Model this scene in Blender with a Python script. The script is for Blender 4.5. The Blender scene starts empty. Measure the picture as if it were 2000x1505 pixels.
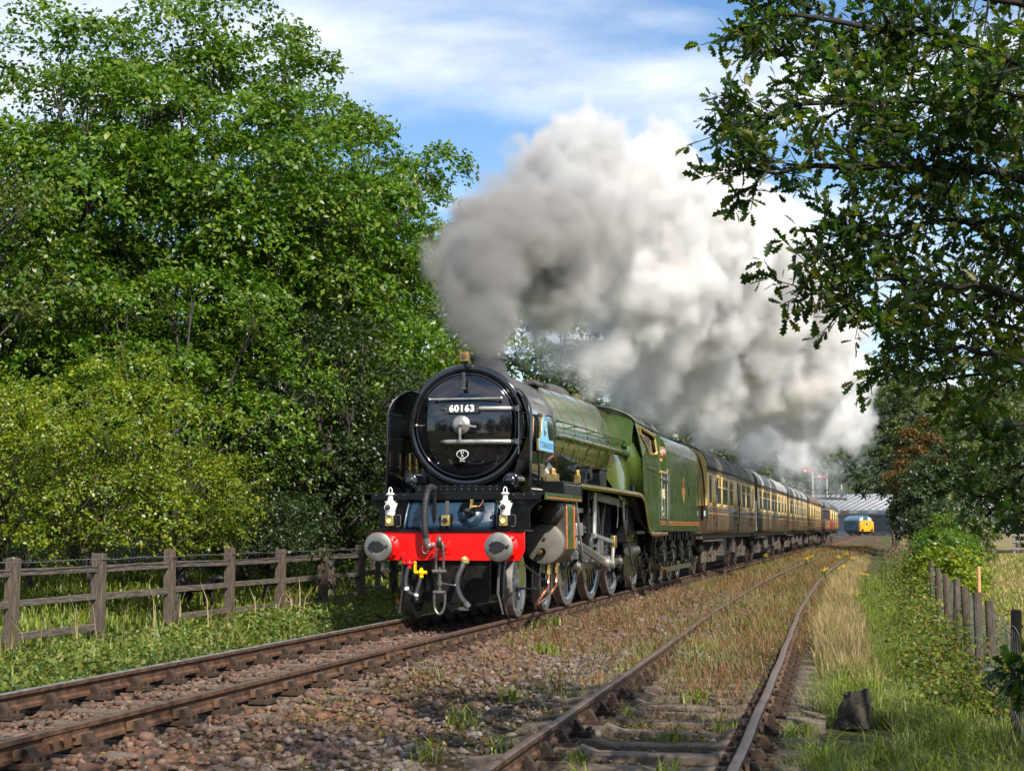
import bpy, bmesh, math, random
import numpy as np
from mathutils import Vector, Matrix
R = math.radians
scene = bpy.context.scene
col = scene.collection
rng = np.random.default_rng(7)
random.seed(7)

# ------------------------------------------------------------------ camera
cd = bpy.data.cameras.new('camera')
cam = bpy.data.objects.new('camera', cd); col.objects.link(cam)
cam.location = (0, 0, 1.298)
cam.rotation_euler = (math.pi/2 + 0.0887, 0, 0.2287)
cd.lens = 56.27; cd.sensor_width = 36; cd.clip_start = 0.05; cd.clip_end = 4000
scene.camera = cam

# ------------------------------------------------------------------ sky and sun
SUN_AZ, SUN_EL = R(140), R(43)          # azimuth clockwise from +Y
world = bpy.data.worlds.new('World'); scene.world = world; world.use_nodes = True
wn = world.node_tree; wn.nodes.clear()
def N(nt, typ, **kw):
    n = nt.nodes.new(typ)
    for k, v in kw.items():
        if k == 'ins':
            for i, val in v.items(): n.inputs[i].default_value = val
        else: setattr(n, k, v)
    return n
def L(nt, a, b): nt.links.new(a, b)
def ramp(nt, fac, stops, interp='LINEAR'):
    r = nt.nodes.new('ShaderNodeValToRGB'); r.color_ramp.interpolation = interp
    el = r.color_ramp.elements
    while len(el) > 1: el.remove(el[-1])
    for i, (p, c) in enumerate(stops):
        e = el[0] if i == 0 else el.new(p)
        e.position = p; e.color = (*c, 1) if len(c) == 3 else c
    if fac is not None: nt.links.new(fac, r.inputs[0])
    return r
sky = N(wn, 'ShaderNodeTexSky', sky_type='NISHITA', sun_disc=False, sun_elevation=SUN_EL, sun_rotation=SUN_AZ,
        altitude=100, air_density=1.0, dust_density=0.35, ozone_density=3.0)
tc = N(wn, 'ShaderNodeTexCoord')
sep = N(wn, 'ShaderNodeSeparateXYZ'); L(wn, tc.outputs['Generated'], sep.inputs[0])
zc = N(wn, 'ShaderNodeMath', operation='MAXIMUM', ins={1: 0.03}); L(wn, sep.outputs['Z'], zc.inputs[0])
za = N(wn, 'ShaderNodeMath', operation='ADD', ins={1: 0.10}); L(wn, zc.outputs[0], za.inputs[0])
dv = N(wn, 'ShaderNodeVectorMath', operation='DIVIDE')
cmb = N(wn, 'ShaderNodeCombineXYZ')
for k in 'XYZ': L(wn, za.outputs[0], cmb.inputs[k])
L(wn, tc.outputs['Generated'], dv.inputs[0]); L(wn, cmb.outputs[0], dv.inputs[1])
mp = N(wn, 'ShaderNodeMapping', ins={1: (3.3, 6.9, 0.0), 3: (1.0, 1.25, 0.0)}); L(wn, dv.outputs[0], mp.inputs[0])
n1 = N(wn, 'ShaderNodeTexNoise', ins={'Scale': 0.9, 'Detail': 8, 'Roughness': 0.5, 'Distortion': 0.35}); L(wn, mp.outputs[0], n1.inputs['Vector'])
cm = ramp(wn, n1.outputs['Fac'], [(0.44, (0, 0, 0)), (0.55, (0.5,)*3), (0.68, (1,)*3)])
n2 = N(wn, 'ShaderNodeTexNoise', ins={'Scale': 3.5, 'Detail': 6, 'Roughness': 0.6}); L(wn, mp.outputs[0], n2.inputs['Vector'])
cc = ramp(wn, n2.outputs['Fac'], [(0.3, (6.2, 6.7, 7.4)), (0.62, (10.5, 10.5, 10.6))])
cg = N(wn, 'ShaderNodeMixRGB', blend_type='MIX'); 
L(wn, cm.outputs[0], cg.inputs[0]); L(wn, cc.outputs[0], cg.inputs[2])
hs = N(wn, 'ShaderNodeHueSaturation', ins={'Saturation': 1.12, 'Value': 1.25}); L(wn, sky.outputs[0], hs.inputs['Color'])
L(wn, hs.outputs[0], cg.inputs[1])
bg = N(wn, 'ShaderNodeBackground', ins={'Strength': 0.085}); L(wn, cg.outputs[0], bg.inputs[0])
wo = N(wn, 'ShaderNodeOutputWorld'); L(wn, bg.outputs[0], wo.inputs[0])

sd = bpy.data.lights.new('sun', 'SUN'); sd.energy = 5.0; sd.angle = R(0.5); sd.color = (1.0, 0.93, 0.82)
sun = bpy.data.objects.new('sun', sd); col.objects.link(sun)
S = Vector((math.sin(SUN_AZ)*math.cos(SUN_EL), math.cos(SUN_AZ)*math.cos(SUN_EL), math.sin(SUN_EL)))
sun.rotation_euler = S.to_track_quat('Z', 'Y').to_euler()

vs = scene.view_settings
vs.view_transform = 'Standard'; vs.look = 'None'; vs.exposure = 0.7; vs.gamma = 1.0; vs.use_curve_mapping = False
scene.render.engine = 'CYCLES'
cy = scene.cycles
cy.use_denoising = True; cy.denoiser = 'OPENIMAGEDENOISE'
cy.max_bounces = 6; cy.diffuse_bounces = 2; cy.glossy_bounces = 2; cy.transmission_bounces = 2; cy.transparent_max_bounces = 8
cy.volume_bounces = 6; cy.volume_step_rate = 2.3; cy.volume_max_steps = 256
cy.use_adaptive_sampling = True; cy.adaptive_threshold = 0.03
cy.sample_clamp_indirect = 6.0
cy.caustics_reflective = False; cy.caustics_refractive = False

# ------------------------------------------------------------------ materials
MATS = {}
def mat(name, c, rough=0.5, metal=0.0, var=0.0, vscale=6.0, bump=0.0, bscale=40.0, coat=0.0, spec=0.5, c2=None, stretch=None, dirt=0.0, dirtc=(0.05, 0.035, 0.02)):
    if name in MATS: return MATS[name]
    m = bpy.data.materials.new(name); m.use_nodes = True; nt = m.node_tree
    b = nt.nodes['Principled BSDF']
    b.inputs['Base Color'].default_value = (*c, 1); b.inputs['Roughness'].default_value = rough
    b.inputs['Metallic'].default_value = metal; b.inputs['Specular IOR Level'].default_value = spec
    if coat: b.inputs['Coat Weight'].default_value = coat; b.inputs['Coat Roughness'].default_value = 0.06
    co = None
    if var or bump or c2 or dirt:
        co = N(nt, 'ShaderNodeTexCoord')
        src = co.outputs['Object']
        if stretch:
            mpn = N(nt, 'ShaderNodeMapping', ins={3: stretch}); L(nt, src, mpn.inputs[0]); src = mpn.outputs[0]
    if var or c2:
        n = N(nt, 'ShaderNodeTexNoise', ins={'Scale': vscale, 'Detail': 6, 'Roughness': 0.62}); L(nt, src, n.inputs['Vector'])
        lo = tuple(x*(1-var) for x in c); hi = tuple(min(1, x*(1+var)) for x in (c2 or c))
        r = ramp(nt, n.outputs['Fac'], [(0.32, lo), (0.68, hi)])
        out = r.outputs[0]
        rr = N(nt, 'ShaderNodeMapRange', ins={1: 0.3, 2: 0.7, 3: max(0.02, rough*0.8), 4: min(1, rough*1.25)})
        L(nt, n.outputs['Fac'], rr.inputs[0]); L(nt, rr.outputs[0], b.inputs['Roughness'])
    else: out = None
    if dirt:
        nd = N(nt, 'ShaderNodeTexNoise', ins={'Scale': 2.3, 'Detail': 8, 'Roughness': 0.7}); L(nt, co.outputs['Object'], nd.inputs['Vector'])
        rd = ramp(nt, nd.outputs['Fac'], [(0.45, (0, 0, 0)), (0.75, (dirt,)*3)])
        mx = N(nt, 'ShaderNodeMixRGB'); L(nt, rd.outputs[0], mx.inputs[0]); mx.inputs[1].default_value = (*c, 1); mx.inputs[2].default_value = (*dirtc, 1)
        if out is not None: L(nt, out, mx.inputs[1])
        out = mx.outputs[0]
    if out is not None: L(nt, out, b.inputs['Base Color'])
    if bump:
        nb = N(nt, 'ShaderNodeTexNoise', ins={'Scale': bscale, 'Detail': 5, 'Roughness': 0.6}); L(nt, src, nb.inputs['Vector'])
        bp = N(nt, 'ShaderNodeBump', ins={'Strength': bump, 'Distance': 0.02}); L(nt, nb.outputs['Fac'], bp.inputs['Height']); L(nt, bp.outputs[0], b.inputs['Normal'])
    MATS[name] = m
    return m

def leaf_mat(name, cols, rough=0.42, trans=0.35, spec=0.5, tcol=None):
    """foliage: the hue varies leaf by leaf; light passes through"""
    m = bpy.data.materials.new(name); m.use_nodes = True; nt = m.node_tree
    b = nt.nodes['Principled BSDF']; out = nt.nodes['Material Output']
    g = N(nt, 'ShaderNodeNewGeometry')
    st = [(i/(len(cols)), c) for i, c in enumerate(cols)]
    r = ramp(nt, g.outputs['Random Per Island'], st, 'CONSTANT' if len(cols) > 6 else 'LINEAR')
    co = N(nt, 'ShaderNodeTexCoord')
    n = N(nt, 'ShaderNodeTexNoise', ins={'Scale': 0.55, 'Detail': 3}); L(nt, co.outputs['Object'], n.inputs['Vector'])
    vr = N(nt, 'ShaderNodeMapRange', ins={1: 0.3, 2: 0.7, 3: 0.72, 4: 1.28}); L(nt, n.outputs['Fac'], vr.inputs[0])
    h = N(nt, 'ShaderNodeHueSaturation'); L(nt, r.outputs[0], h.inputs['Color']); L(nt, vr.outputs[0], h.inputs['Value'])
    L(nt, h.outputs[0], b.inputs['Base Color'])
    b.inputs['Roughness'].default_value = rough; b.inputs['Specular IOR Level'].default_value = spec
    t = N(nt, 'ShaderNodeBsdfTranslucent')
    tm = N(nt, 'ShaderNodeMixRGB', blend_type='MULTIPLY', ins={0: 1.0}); L(nt, h.outputs[0], tm.inputs[1]); tm.inputs[2].default_value = (*(tcol or (1.5, 1.55, 0.6)), 1)
    L(nt, tm.outputs[0], t.inputs['Color'])
    mx = N(nt, 'ShaderNodeMixShader', ins={0: trans}); L(nt, b.outputs[0], mx.inputs[1]); L(nt, t.outputs[0], mx.inputs[2]); L(nt, mx.outputs[0], out.inputs['Surface'])
    MATS[name] = m
    return m

# ------------------------------------------------------------------ object helpers
def tag(o, label=None, cat=None, group=None, kind=None):
    if label: o['label'] = label
    if cat: o['category'] = cat
    if group: o['group'] = group
    if kind: o['kind'] = kind
    return o
def empty(name, loc=(0, 0, 0), rz=0.0, parent=None):
    o = bpy.data.objects.new(name, None); col.objects.link(o); o.location = loc; o.rotation_euler.z = rz
    o.empty_display_size = 0.1
    if parent: o.parent = parent
    return o
def link(name, me, m=None, parent=None, loc=None, rot=None):
    o = bpy.data.objects.new(name, me); col.objects.link(o)
    if m is not None and not me.materials: me.materials.append(m)
    if parent: o.parent = parent
    if loc is not None: o.location = loc
    if rot is not None: o.rotation_euler = rot
    return o
def copy_tree(o, parent=None):
    c = o.copy(); col.objects.link(c); c.parent = parent
    for ch in o.children: copy_tree(ch, c)
    return c
def raw_mesh(name, V, F, m=None, smooth=False):
    """numpy verts and an (n,k) face array"""
    me = bpy.data.meshes.new(name); V = np.asarray(V, np.float32); F = np.asarray(F, np.int32)
    k = F.shape[1]
    me.vertices.add(len(V)); me.vertices.foreach_set('co', V.ravel())
    me.loops.add(F.size); me.loops.foreach_set('vertex_index', F.ravel())
    me.polygons.add(len(F)); me.polygons.foreach_set('loop_start', np.arange(0, F.size, k, dtype=np.int32))
    me.update(calc_edges=True)
    if smooth: me.polygons.foreach_set('use_smooth', np.ones(len(F), bool))
    if m: me.materials.append(m)
    return me

def V3(a): return Vector(a)
class MB:
    def __init__(s): s.v = []; s.f = []
    def add(s, vs, fs):
        b = len(s.v); s.v.extend(tuple(p) for p in vs); s.f.extend(tuple(i+b for i in f) for f in fs); return s
    def box(s, x0, x1, y0, y1, z0, z1):
        return s.add([(x0,y0,z0),(x1,y0,z0),(x1,y1,z0),(x0,y1,z0),(x0,y0,z1),(x1,y0,z1),(x1,y1,z1),(x0,y1,z1)],
                     [(0,3,2,1),(4,5,6,7),(0,1,5,4),(1,2,6,5),(2,3,7,6),(3,0,4,7)])
    def bar(s, p, q, w, h, up=(0, 0, 1), w2=None, h2=None):
        p, q = V3(p), V3(q); d = (q-p).normalized(); u = V3(up)
        if abs(d.dot(u)) > 0.98: u = V3((1, 0, 0))
        sx = d.cross(u).normalized(); u = sx.cross(d).normalized()
        w2 = w2 or w; h2 = h2 or h; vs = []
        for c, a, b in ((p, w/2, h/2), (q, w2/2, h2/2)):
            vs += [c-sx*a-u*b, c+sx*a-u*b, c+sx*a+u*b, c-sx*a+u*b]
        return s.add(vs, [(3,2,1,0),(4,5,6,7),(0,1,5,4),(1,2,6,5),(2,3,7,6),(3,0,4,7)])
    def cyl(s, p, q, r, r2=None, n=14, caps=True):
        p, q = V3(p), V3(q); d = (q-p).normalized(); u = V3((0,0,1)) if abs(d.z) < 0.9 else V3((1,0,0))
        a = d.cross(u).normalized(); b = a.cross(d); r2 = r if r2 is None else r2
        vs = [p+(a*math.cos(t)+b*math.sin(t))*r for t in [2*math.pi*i/n for i in range(n)]]
        vs += [q+(a*math.cos(t)+b*math.sin(t))*r2 for t in [2*math.pi*i/n for i in range(n)]]
        fs = [(i, (i+1) % n, n+(i+1) % n, n+i) for i in range(n)]
        if caps: fs += [tuple(range(n-1, -1, -1)), tuple(range(n, 2*n))]
        return s.add(vs, fs)
    def tube(s, pts, r, n=8, smoothing=0):
        pts = [V3(p) for p in pts]
        for _ in range(smoothing):
            q = [pts[0]]
            for a, b in zip(pts[:-1], pts[1:]): q += [a*0.75+b*0.25, a*0.25+b*0.75]
            pts = q + [pts[-1]]
        rs = r if isinstance(r, (list, tuple)) else [r]*len(pts)
        if len(rs) != len(pts): rs = list(np.interp(np.linspace(0, 1, len(pts)), np.linspace(0, 1, len(rs)), rs))
        d = (pts[1]-pts[0]).normalized(); u = V3((0,0,1)) if abs(d.z) < 0.9 else V3((1,0,0))
        a = d.cross(u).normalized(); vs = []
        for i, p in enumerate(pts):
            d = (pts[min(i+1, len(pts)-1)]-pts[max(i-1, 0)]).normalized()
            a = (a-d*a.dot(d)).normalized(); b = d.cross(a)
            vs += [p+(a*math.cos(2*math.pi*k/n)+b*math.sin(2*math.pi*k/n))*rs[i] for k in range(n)]
        fs = [(i*n+k, i*n+(k+1) % n, (i+1)*n+(k+1) % n, (i+1)*n+k) for i in range(len(pts)-1) for k in range(n)]
        fs += [tuple(range(n-1, -1, -1)), tuple(range((len(pts)-1)*n, len(pts)*n))]
        return s.add(vs, fs)
    def lathe(s, prof, o=(0,0,0), axis='y', n=32, closed=False, sx=1.0):
        """prof: (along, radius)"""
        o = V3(o); vs = []
        for a, r in prof:
            for k in range(n):
                t = 2*math.pi*k/n; c, d = math.cos(t)*r, math.sin(t)*r
                vs.append(o+V3({'y': (c, a, d), 'x': (a, c, d), 'z': (c*sx, d, a)}[axis]))
        m = len(prof); fs = []
        for i in range(m if closed else m-1):
            j = (i+1) % m
            fs += [(i*n+k, i*n+(k+1) % n, j*n+(k+1) % n, j*n+k) for k in range(n)]
        if not closed: fs += [tuple(range(n)), tuple(range((m-1)*n, m*n))]
        return s.add(vs, fs)
    def prism(s, poly, plane, t0, t1):
        f = {'xz': lambda a, b, t: (a, t, b), 'yz': lambda a, b, t: (t, a, b), 'xy': lambda a, b, t: (a, b, t)}[plane]
        n = len(poly); vs = [f(a, b, t0) for a, b in poly]+[f(a, b, t1) for a, b in poly]
        return s.add(vs, [tuple(range(n-1, -1, -1)), tuple(range(n, 2*n))]+[(i, (i+1) % n, n+(i+1) % n, n+i) for i in range(n)])
    def sphere(s, c, r, n=10, sz=1.0, sy=1.0):
        m = n//2+1; prof = [(-math.cos(math.pi*i/m)*r*sz, max(1e-4, math.sin(math.pi*i/m)*r)) for i in range(m+1)]
        b = len(s.v); s.lathe(prof, c, 'z', n)
        if sy != 1:
            for i in range(b, len(s.v)): p = s.v[i]; s.v[i] = (p[0], c[1]+(p[1]-c[1])*sy, p[2])
        return s
    def grid(s, rows, closed=False):
        n = len(rows[0]); vs = [p for r in rows for p in r]
        fs = [(i*n+k, i*n+(k+1) % n, (i+1)*n+(k+1) % n, (i+1)*n+k) for i in range(len(rows)-1) for k in range(n if closed else n-1)]
        return s.add(vs, fs)
    def build(s, name, m=None, parent=None, smooth=35, bevel=0.0, solid=0.0, loc=None, rot=None, seg=2):
        me = s.mesh(name, m, smooth); o = link(name, me, None, parent, loc, rot)
        if solid:
            k = o.modifiers.new('solid', 'SOLIDIFY'); k.thickness = solid; k.offset = 0
        if bevel:
            k = o.modifiers.new('bevel', 'BEVEL'); k.width = bevel; k.segments = seg; k.limit_method = 'ANGLE'; k.angle_limit = R(40)
        return o
    def mesh(s, name, m=None, smooth=35):
        bm = bmesh.new(); bv = [bm.verts.new(p) for p in s.v]
        for f in s.f:
            try: bm.faces.new([bv[i] for i in f])
            except ValueError: pass
        bmesh.ops.recalc_face_normals(bm, faces=bm.faces[:])
        me = bpy.data.meshes.new(name); bm.to_mesh(me); bm.free()
        if smooth:
            me.polygons.foreach_set('use_smooth', np.ones(len(me.polygons), bool)); me.set_sharp_from_angle(angle=R(smooth))
        if m: me.materials.append(m)
        return me
def text(name, s, size, m, parent, loc, rot, ext=0.003, bold=0.0, sx=1.0, space=1.0, align='CENTER'):
    c = bpy.data.curves.new(name, 'FONT'); c.body = s; c.size = size; c.extrude = ext; c.offset = bold; c.align_x = align; c.align_y = 'CENTER'
    c.space_character = space; c.resolution_u = 4
    c.materials.append(m)
    tmp = bpy.data.objects.new(name, c)
    me = bpy.data.meshes.new_from_object(tmp); bpy.data.objects.remove(tmp)
    if not me.materials: me.materials.append(m)
    o = link(name, me, None, parent, loc, rot); o.scale = (sx, 1, 1)
    return o
FRONT = (math.pi/2, 0, 0)              # text facing -Y
SIDE = (math.pi/2, 0, math.pi/2)       # text facing +X

# train datum: rail top, track centre line, front buffer faces
X0, Y0 = -6.06, 21.47
# ================================================================== ground
def siding_x(y): return np.interp(y, [-10, 5, 9.9, 17.2, 29.8, 45, 60, 86, 152, 330], [-1.36, -1.56, -1.70, -1.91, -2.32, -2.62, -2.74, -2.66, -2.63, -3.1])
def smooth(a, b, x):
    t = np.clip((x-a)/(b-a), 0, 1); return t*t*(3-2*t)
def ground_z(x, y):
    x = np.asarray(x, float); y = np.asarray(y, float)
    sx = x-(siding_x(y)+1.9)*smooth(-4.6, -3.0, x)
    z = np.interp(sx, [-400, -40, -24, -14, -9.2, -8.0, -7.55, -4.75, -4.2, -3.1, -1.6, 1.5, 2.0, 2.9, 6, 400],
                  [6, 3.0, 0.6, -0.25, -0.36, -0.36, -0.235, -0.235, -0.30, -0.46, -0.47, -0.47, -0.42, -0.33, -0.30, -0.2])
    z = z + .15*smooth(16.5, 23, y)*np.exp(-((x-siding_x(y))/1.5)**4)
    far = smooth(120, 260, y)
    z = z*(1-far) + far*np.where(sx < -40, z, -0.23)
    return z
def fbm(x, y, s=1.0, seed=0):
    r = np.random.default_rng(seed); o = 0*x
    for k in range(5):
        a, b, c, d = r.uniform(0, 6.28, 4); f = s*1.9**k
        o = o + (np.sin(f*x*math.cos(a)+f*y*math.sin(a)+b) * np.sin(f*0.8*x*math.cos(c)-f*0.8*y*math.sin(c)+d))/1.7**k
    return o*0.5
gx = np.unique(np.round(np.concatenate([np.linspace(-900, -60, 22), np.linspace(-60, -12, 40), np.linspace(-12, 6, 110), np.linspace(6, 60, 36), np.linspace(60, 900, 22)]), 4))
gy = np.unique(np.round(np.concatenate([np.linspace(-80, 4, 15), np.linspace(4, 30, 150), np.linspace(30, 130, 80), np.linspace(130, 400, 40), np.linspace(400, 2500, 20)]), 4))
GX, GY = np.meshgrid(gx, gy)
GZ = ground_z(GX, GY) + 0.02*fbm(GX, GY, 2.1, 3) * (np.abs(GX) < 40)
nx, ny = len(gx), len(gy)
idx = np.arange(nx*ny).reshape(ny, nx)
F = np.stack([idx[:-1, :-1], idx[:-1, 1:], idx[1:, 1:], idx[1:, :-1]], -1).reshape(-1, 4)

gm = bpy.data.materials.new('earth_and_grass'); gm.use_nodes = True; nt = gm.node_tree; b = nt.nodes['Principled BSDF']
b.inputs['Roughness'].default_value = 0.95; b.inputs['Specular IOR Level'].default_value = 0.15
tc = N(nt, 'ShaderNodeTexCoord'); sp = N(nt, 'ShaderNodeSeparateXYZ'); L(nt, tc.outputs['Object'], sp.inputs[0])
nz = N(nt, 'ShaderNodeTexNoise', ins={'Scale': 1.7, 'Detail': 6, 'Roughness': 0.65}); L(nt, tc.outputs['Object'], nz.inputs['Vector'])
off = N(nt, 'ShaderNodeMath', operation='MULTIPLY_ADD', ins={1: 1.6, 2: -0.8}); L(nt, nz.outputs['Fac'], off.inputs[0])
xx = N(nt, 'ShaderNodeMath', operation='ADD'); L(nt, sp.outputs['X'], xx.inputs[0]); L(nt, off.outputs[0], xx.inputs[1])
fr = N(nt, 'ShaderNodeMapRange', ins={1: -20, 2: 20, 3: 0, 4: 1}); L(nt, xx.outputs[0], fr.inputs[0])
def fx(x): return (x+20)/40
zone = ramp(nt, fr.outputs[0], [(fx(-12), (0.045, 0.06, 0.012)), (fx(-8.6), (0.05, 0.055, 0.015)), (fx(-7.8), (0.085, 0.058, 0.038)), (fx(-4.4), (0.105, 0.064, 0.04)),
                                (fx(-3.5), (0.085, 0.06, 0.032)), (fx(-1.0), (0.075, 0.055, 0.025)), (fx(-0.3), (0.06, 0.07, 0.018)), (fx(1.0), (0.055, 0.065, 0.018)), (fx(2.0), (0.19, 0.16, 0.045)), (fx(8), (0.20, 0.165, 0.05))])
n3 = N(nt, 'ShaderNodeTexNoise', ins={'Scale': 28, 'Detail': 8, 'Roughness': 0.75}); L(nt, tc.outputs['Object'], n3.inputs['Vector'])
r3 = ramp(nt, n3.outputs['Fac'], [(0.3, (0.35,)*3), (0.7, (1.5,)*3)])
mm = N(nt, 'ShaderNodeMixRGB', blend_type='MULTIPLY', ins={0: 1.0}); L(nt, zone.outputs[0], mm.inputs[1]); L(nt, r3.outputs[0], mm.inputs[2]); L(nt, mm.outputs[0], b.inputs['Base Color'])
bp = N(nt, 'ShaderNodeBump', ins={'Strength': 0.9, 'Distance': 0.04}); L(nt, n3.outputs['Fac'], bp.inputs['Height']); L(nt, bp.outputs[0], b.inputs['Normal'])
ground = link('ground', raw_mesh('ground', np.stack([GX, GY, GZ], -1).reshape(-1, 3), F, gm, True))
tag(ground, 'earth and grass ground under the railway and the field', kind='structure')

# ================================================================== tracks
rust = mat('rail_rust', (0.062, 0.031, 0.017), 0.7, 0.25, 0.4, 9, 0.25, 60, c2=(0.11, 0.056, 0.029))
railtop = mat('rail_running_top', (0.48, 0.47, 0.46), 0.36, 0.85, 0.2, 5)
railtop2 = mat('rail_dull_top', (0.15, 0.10, 0.075), 0.42, 0.55, 0.35, 7, 0.15, 50)
chair_m = mat('chair_iron', (0.048, 0.028, 0.018), 0.75, 0.2, 0.4, 14, 0.3, 50)
key_m = mat('oak_key', (0.12, 0.07, 0.04), 0.8, 0, 0.3, 20)
sleeper_m = mat('sleeper_timber', (0.085, 0.062, 0.045), 0.9, 0, 0.45, 5, 0.6, 30, stretch=(1, 6, 6), c2=(0.13, 0.10, 0.075))
steel_sleeper_m = mat('sleeper_pressed', (0.06, 0.043, 0.031), 0.85, 0, 0.4, 5, 0.5, 40, c2=(0.115, 0.088, 0.065))
PROF = [(-.035, 0), (-.034, -.03), (-.012, -.045), (-.009, -.10), (-.032, -.118), (-.032, -.143), (.032, -.143), (.032, -.118), (.009, -.10), (.012, -.045), (.034, -.03), (.035, 0), (.02, .006), (-.02, .006)]
def rail_mesh(name, pts, mats):
    rows = []
    for i, p in enumerate(pts):
        a = np.array(pts[max(i-1, 0)]); c = np.array(pts[min(i+1, len(pts)-1)]); d = c-a; d = d/np.linalg.norm(d[:2]); rx, ry = d[1], -d[0]
        rows.append([(p[0]+q*rx, p[1]+q*ry, p[2]+h) for q, h in PROF])
    mb = MB(); mb.grid(rows, closed=True); n = len(PROF)
    mb.f.append(tuple(range(n)))
    me = mb.mesh(name, None, 35)
    for m in mats: me.materials.append(m)
    for p in me.polygons:
        if p.normal.z > 0.5 and p.center.z > -0.2-0.02+pts[0][2]*0 and abs(p.center.z-max(pts[0][2], -9)) < 0.012: p.material_index = 1
    return me
def chair_mesh():
    mb = MB()
    mb.box(-.19, .19, -.10, .10, 0, .035)
    mb.prism([(-.12, .03), (-.038, .03), (-.038, .125), (-.058, .125), (-.085, .09)], 'xz', -.045, .045)
    mb.prism([(.064, .03), (.14, .03), (.125, .085), (.10, .115), (.075, .12), (.064, .12)], 'xz', -.05, .05)
    for x in (-.155, .155):
        for y in (-.05, .05): mb.cyl((x, y, .035), (x, y, .065), .018, n=6)
    return mb.mesh('chair', chair_m, 30)
CH = chair_mesh()
KEY = MB().box(.036, .062, -.11, .11, .055, .12).mesh('wooden_key', key_m)

t = empty('main_line_track', (0, 0, 0)); tag(t, 'straight running line of rusty rails carrying the steam train', 'railway track')
ys = np.concatenate([np.linspace(-6, 60, 34), np.linspace(70, 335, 28)])
for s, m2 in ((-1, railtop), (1, railtop2)):
    me = rail_mesh('rail', [(X0+s*.7525, y, 0.0-.006) for y in ys], (rust, m2)); link('rail', me, None, t)
SL = MB(); SL.box(-1.3, 1.3, -.125, .125, -.13, 0)
SLM = SL.mesh('sleeper', sleeper_m)
nsl = 62
for k in range(nsl):
    y = 6.9 + k*0.76
    link('sleeper', SLM, None, t, (X0+random.uniform(-.03, .03), y, -.197+random.uniform(-.008, .004)), (0, 0, random.uniform(-.012, .012)))
    for s in (-1, 1):
        c = link('chair', CH, None, t, (X0+s*.7525, y, -.187), (0, 0, 0 if s > 0 else math.pi))
        link('wooden_key', KEY, None, c)
# fishplate joints
for s, y in ((1, 9.75), (-1, 8.9), (1, 17.0), (-1, 26.0)):
    mb = MB(); x = X0+s*.7525
    for q in (-1, 1):
        mb.box(x+q*.012, x+q*.03, y-.30, y+.30, -.118, -.045)
        for dy in (-.22, -.08, .08, .22): mb.cyl((x+q*.03, y+dy, -.08), (x+q*.06, y+dy, -.08), .019, n=6)
    mb.build('fishplate', rust, t)

t2 = empty('siding_track', (0, 0, 0)); tag(t2, 'weed-grown rusty siding curving away beside the running line', 'railway track')
ZS = -.19
ys = np.concatenate([np.linspace(-6, 62, 60), np.linspace(66, 330, 40)])
def sid(y, s):
    x = siding_x(y); d = (siding_x(y+.5)-siding_x(y-.5)); return (x+s*.7525, y-s*.7525*d, ZS-.006-0.02*smooth(60, 90, y))
for s in (-1, 1):
    pts = [tuple(float(q) for q in sid(y, s)) for y in ys]
    pts = [(p[0]+0.006*math.sin(p[1]*1.7+s), p[1], p[2]) for p in pts]
    link('rail', rail_mesh('rail', pts, (rust, railtop2)), None, t2)
prof = [(-1.28, -.03), (-1.1, .0), (-.55, .0), (-.42, -.045), (.42, -.045), (.55, 0), (1.1, 0), (1.28, -.03)]
rows = []
for x, z in prof: rows.append([(x, -.14, z-.11), (x, -.115, z-.012), (x, -.09, z), (x, .09, z), (x, .115, z-.012), (x, .14, z-.11)])
mb = MB(); mb.grid(rows); SSM = mb.mesh('sleeper', steel_sleeper_m, 40)
y = 6.0; k = 0
while y < 45:
    a = math.atan2(float(siding_x(y-.5)-siding_x(y+.5)), 1.0)
    link('sleeper', SSM, None, t2, (float(siding_x(y)), y, ZS-.183+random.uniform(-.012, .006)), (0, random.uniform(-.012, .012), a+random.uniform(-.02, .02)))
    for s in (-1, 1):
        p = sid(y, s)
        c = link('chair', CH, None, t2, (float(p[0]), float(p[1]), ZS-.187), (0, 0, a+(0 if s > 0 else math.pi)))
        link('wooden_key', KEY, None, c)
    y += 0.70 + random.uniform(-.03, .03); k += 1

# ================================================================== ballast
def stones(name, P, sizes, m, parent=None, seed=1, squash=0.7):
    r = np.random.default_rng(seed); n = len(P)
    bm = bmesh.new(); bmesh.ops.create_icosphere(bm, subdivisions=1, radius=1.0)
    bv = np.array([v.co for v in bm.verts]); bf = np.array([[v.index for v in f.verts] for f in bm.faces]); bm.free()
    # a few cut-stone shapes: clip unit balls with random planes
    forms = []
    for k in range(14):
        v = bv.copy()
        for j in range(7):
            d = r.normal(size=3); d /= np.linalg.norm(d); h = r.uniform(.28, .6)
            q = v@d; v = np.where((q > h)[:, None], v-(q-h)[:, None]*d, v)
        v *= r.uniform(.85, 1.6, 3); forms.append(v)
    forms = np.array(forms); pick = r.integers(0, len(forms), n)
    q = r.normal(size=(n, 4)); q /= np.linalg.norm(q, axis=1)[:, None]
    w, x, yy, z = q.T
    M = np.stack([1-2*(yy*yy+z*z), 2*(x*yy-z*w), 2*(x*z+yy*w), 2*(x*yy+z*w), 1-2*(x*x+z*z), 2*(yy*z-x*w), 2*(x*z-yy*w), 2*(yy*z+x*w), 1-2*(x*x+yy*yy)], -1).reshape(n, 3, 3)
    V = np.einsum('nij,nkj->nki', M, forms[pick]) * sizes[:, None, None]
    V[:, :, 2] *= squash
    V = V + P[:, None, :]
    Fa = (bf[None]+np.arange(n)[:, None, None]*len(bv)).reshape(-1, 3)
    return link(name, raw_mesh(name, V.reshape(-1, 3), Fa, m), None, parent)
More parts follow.
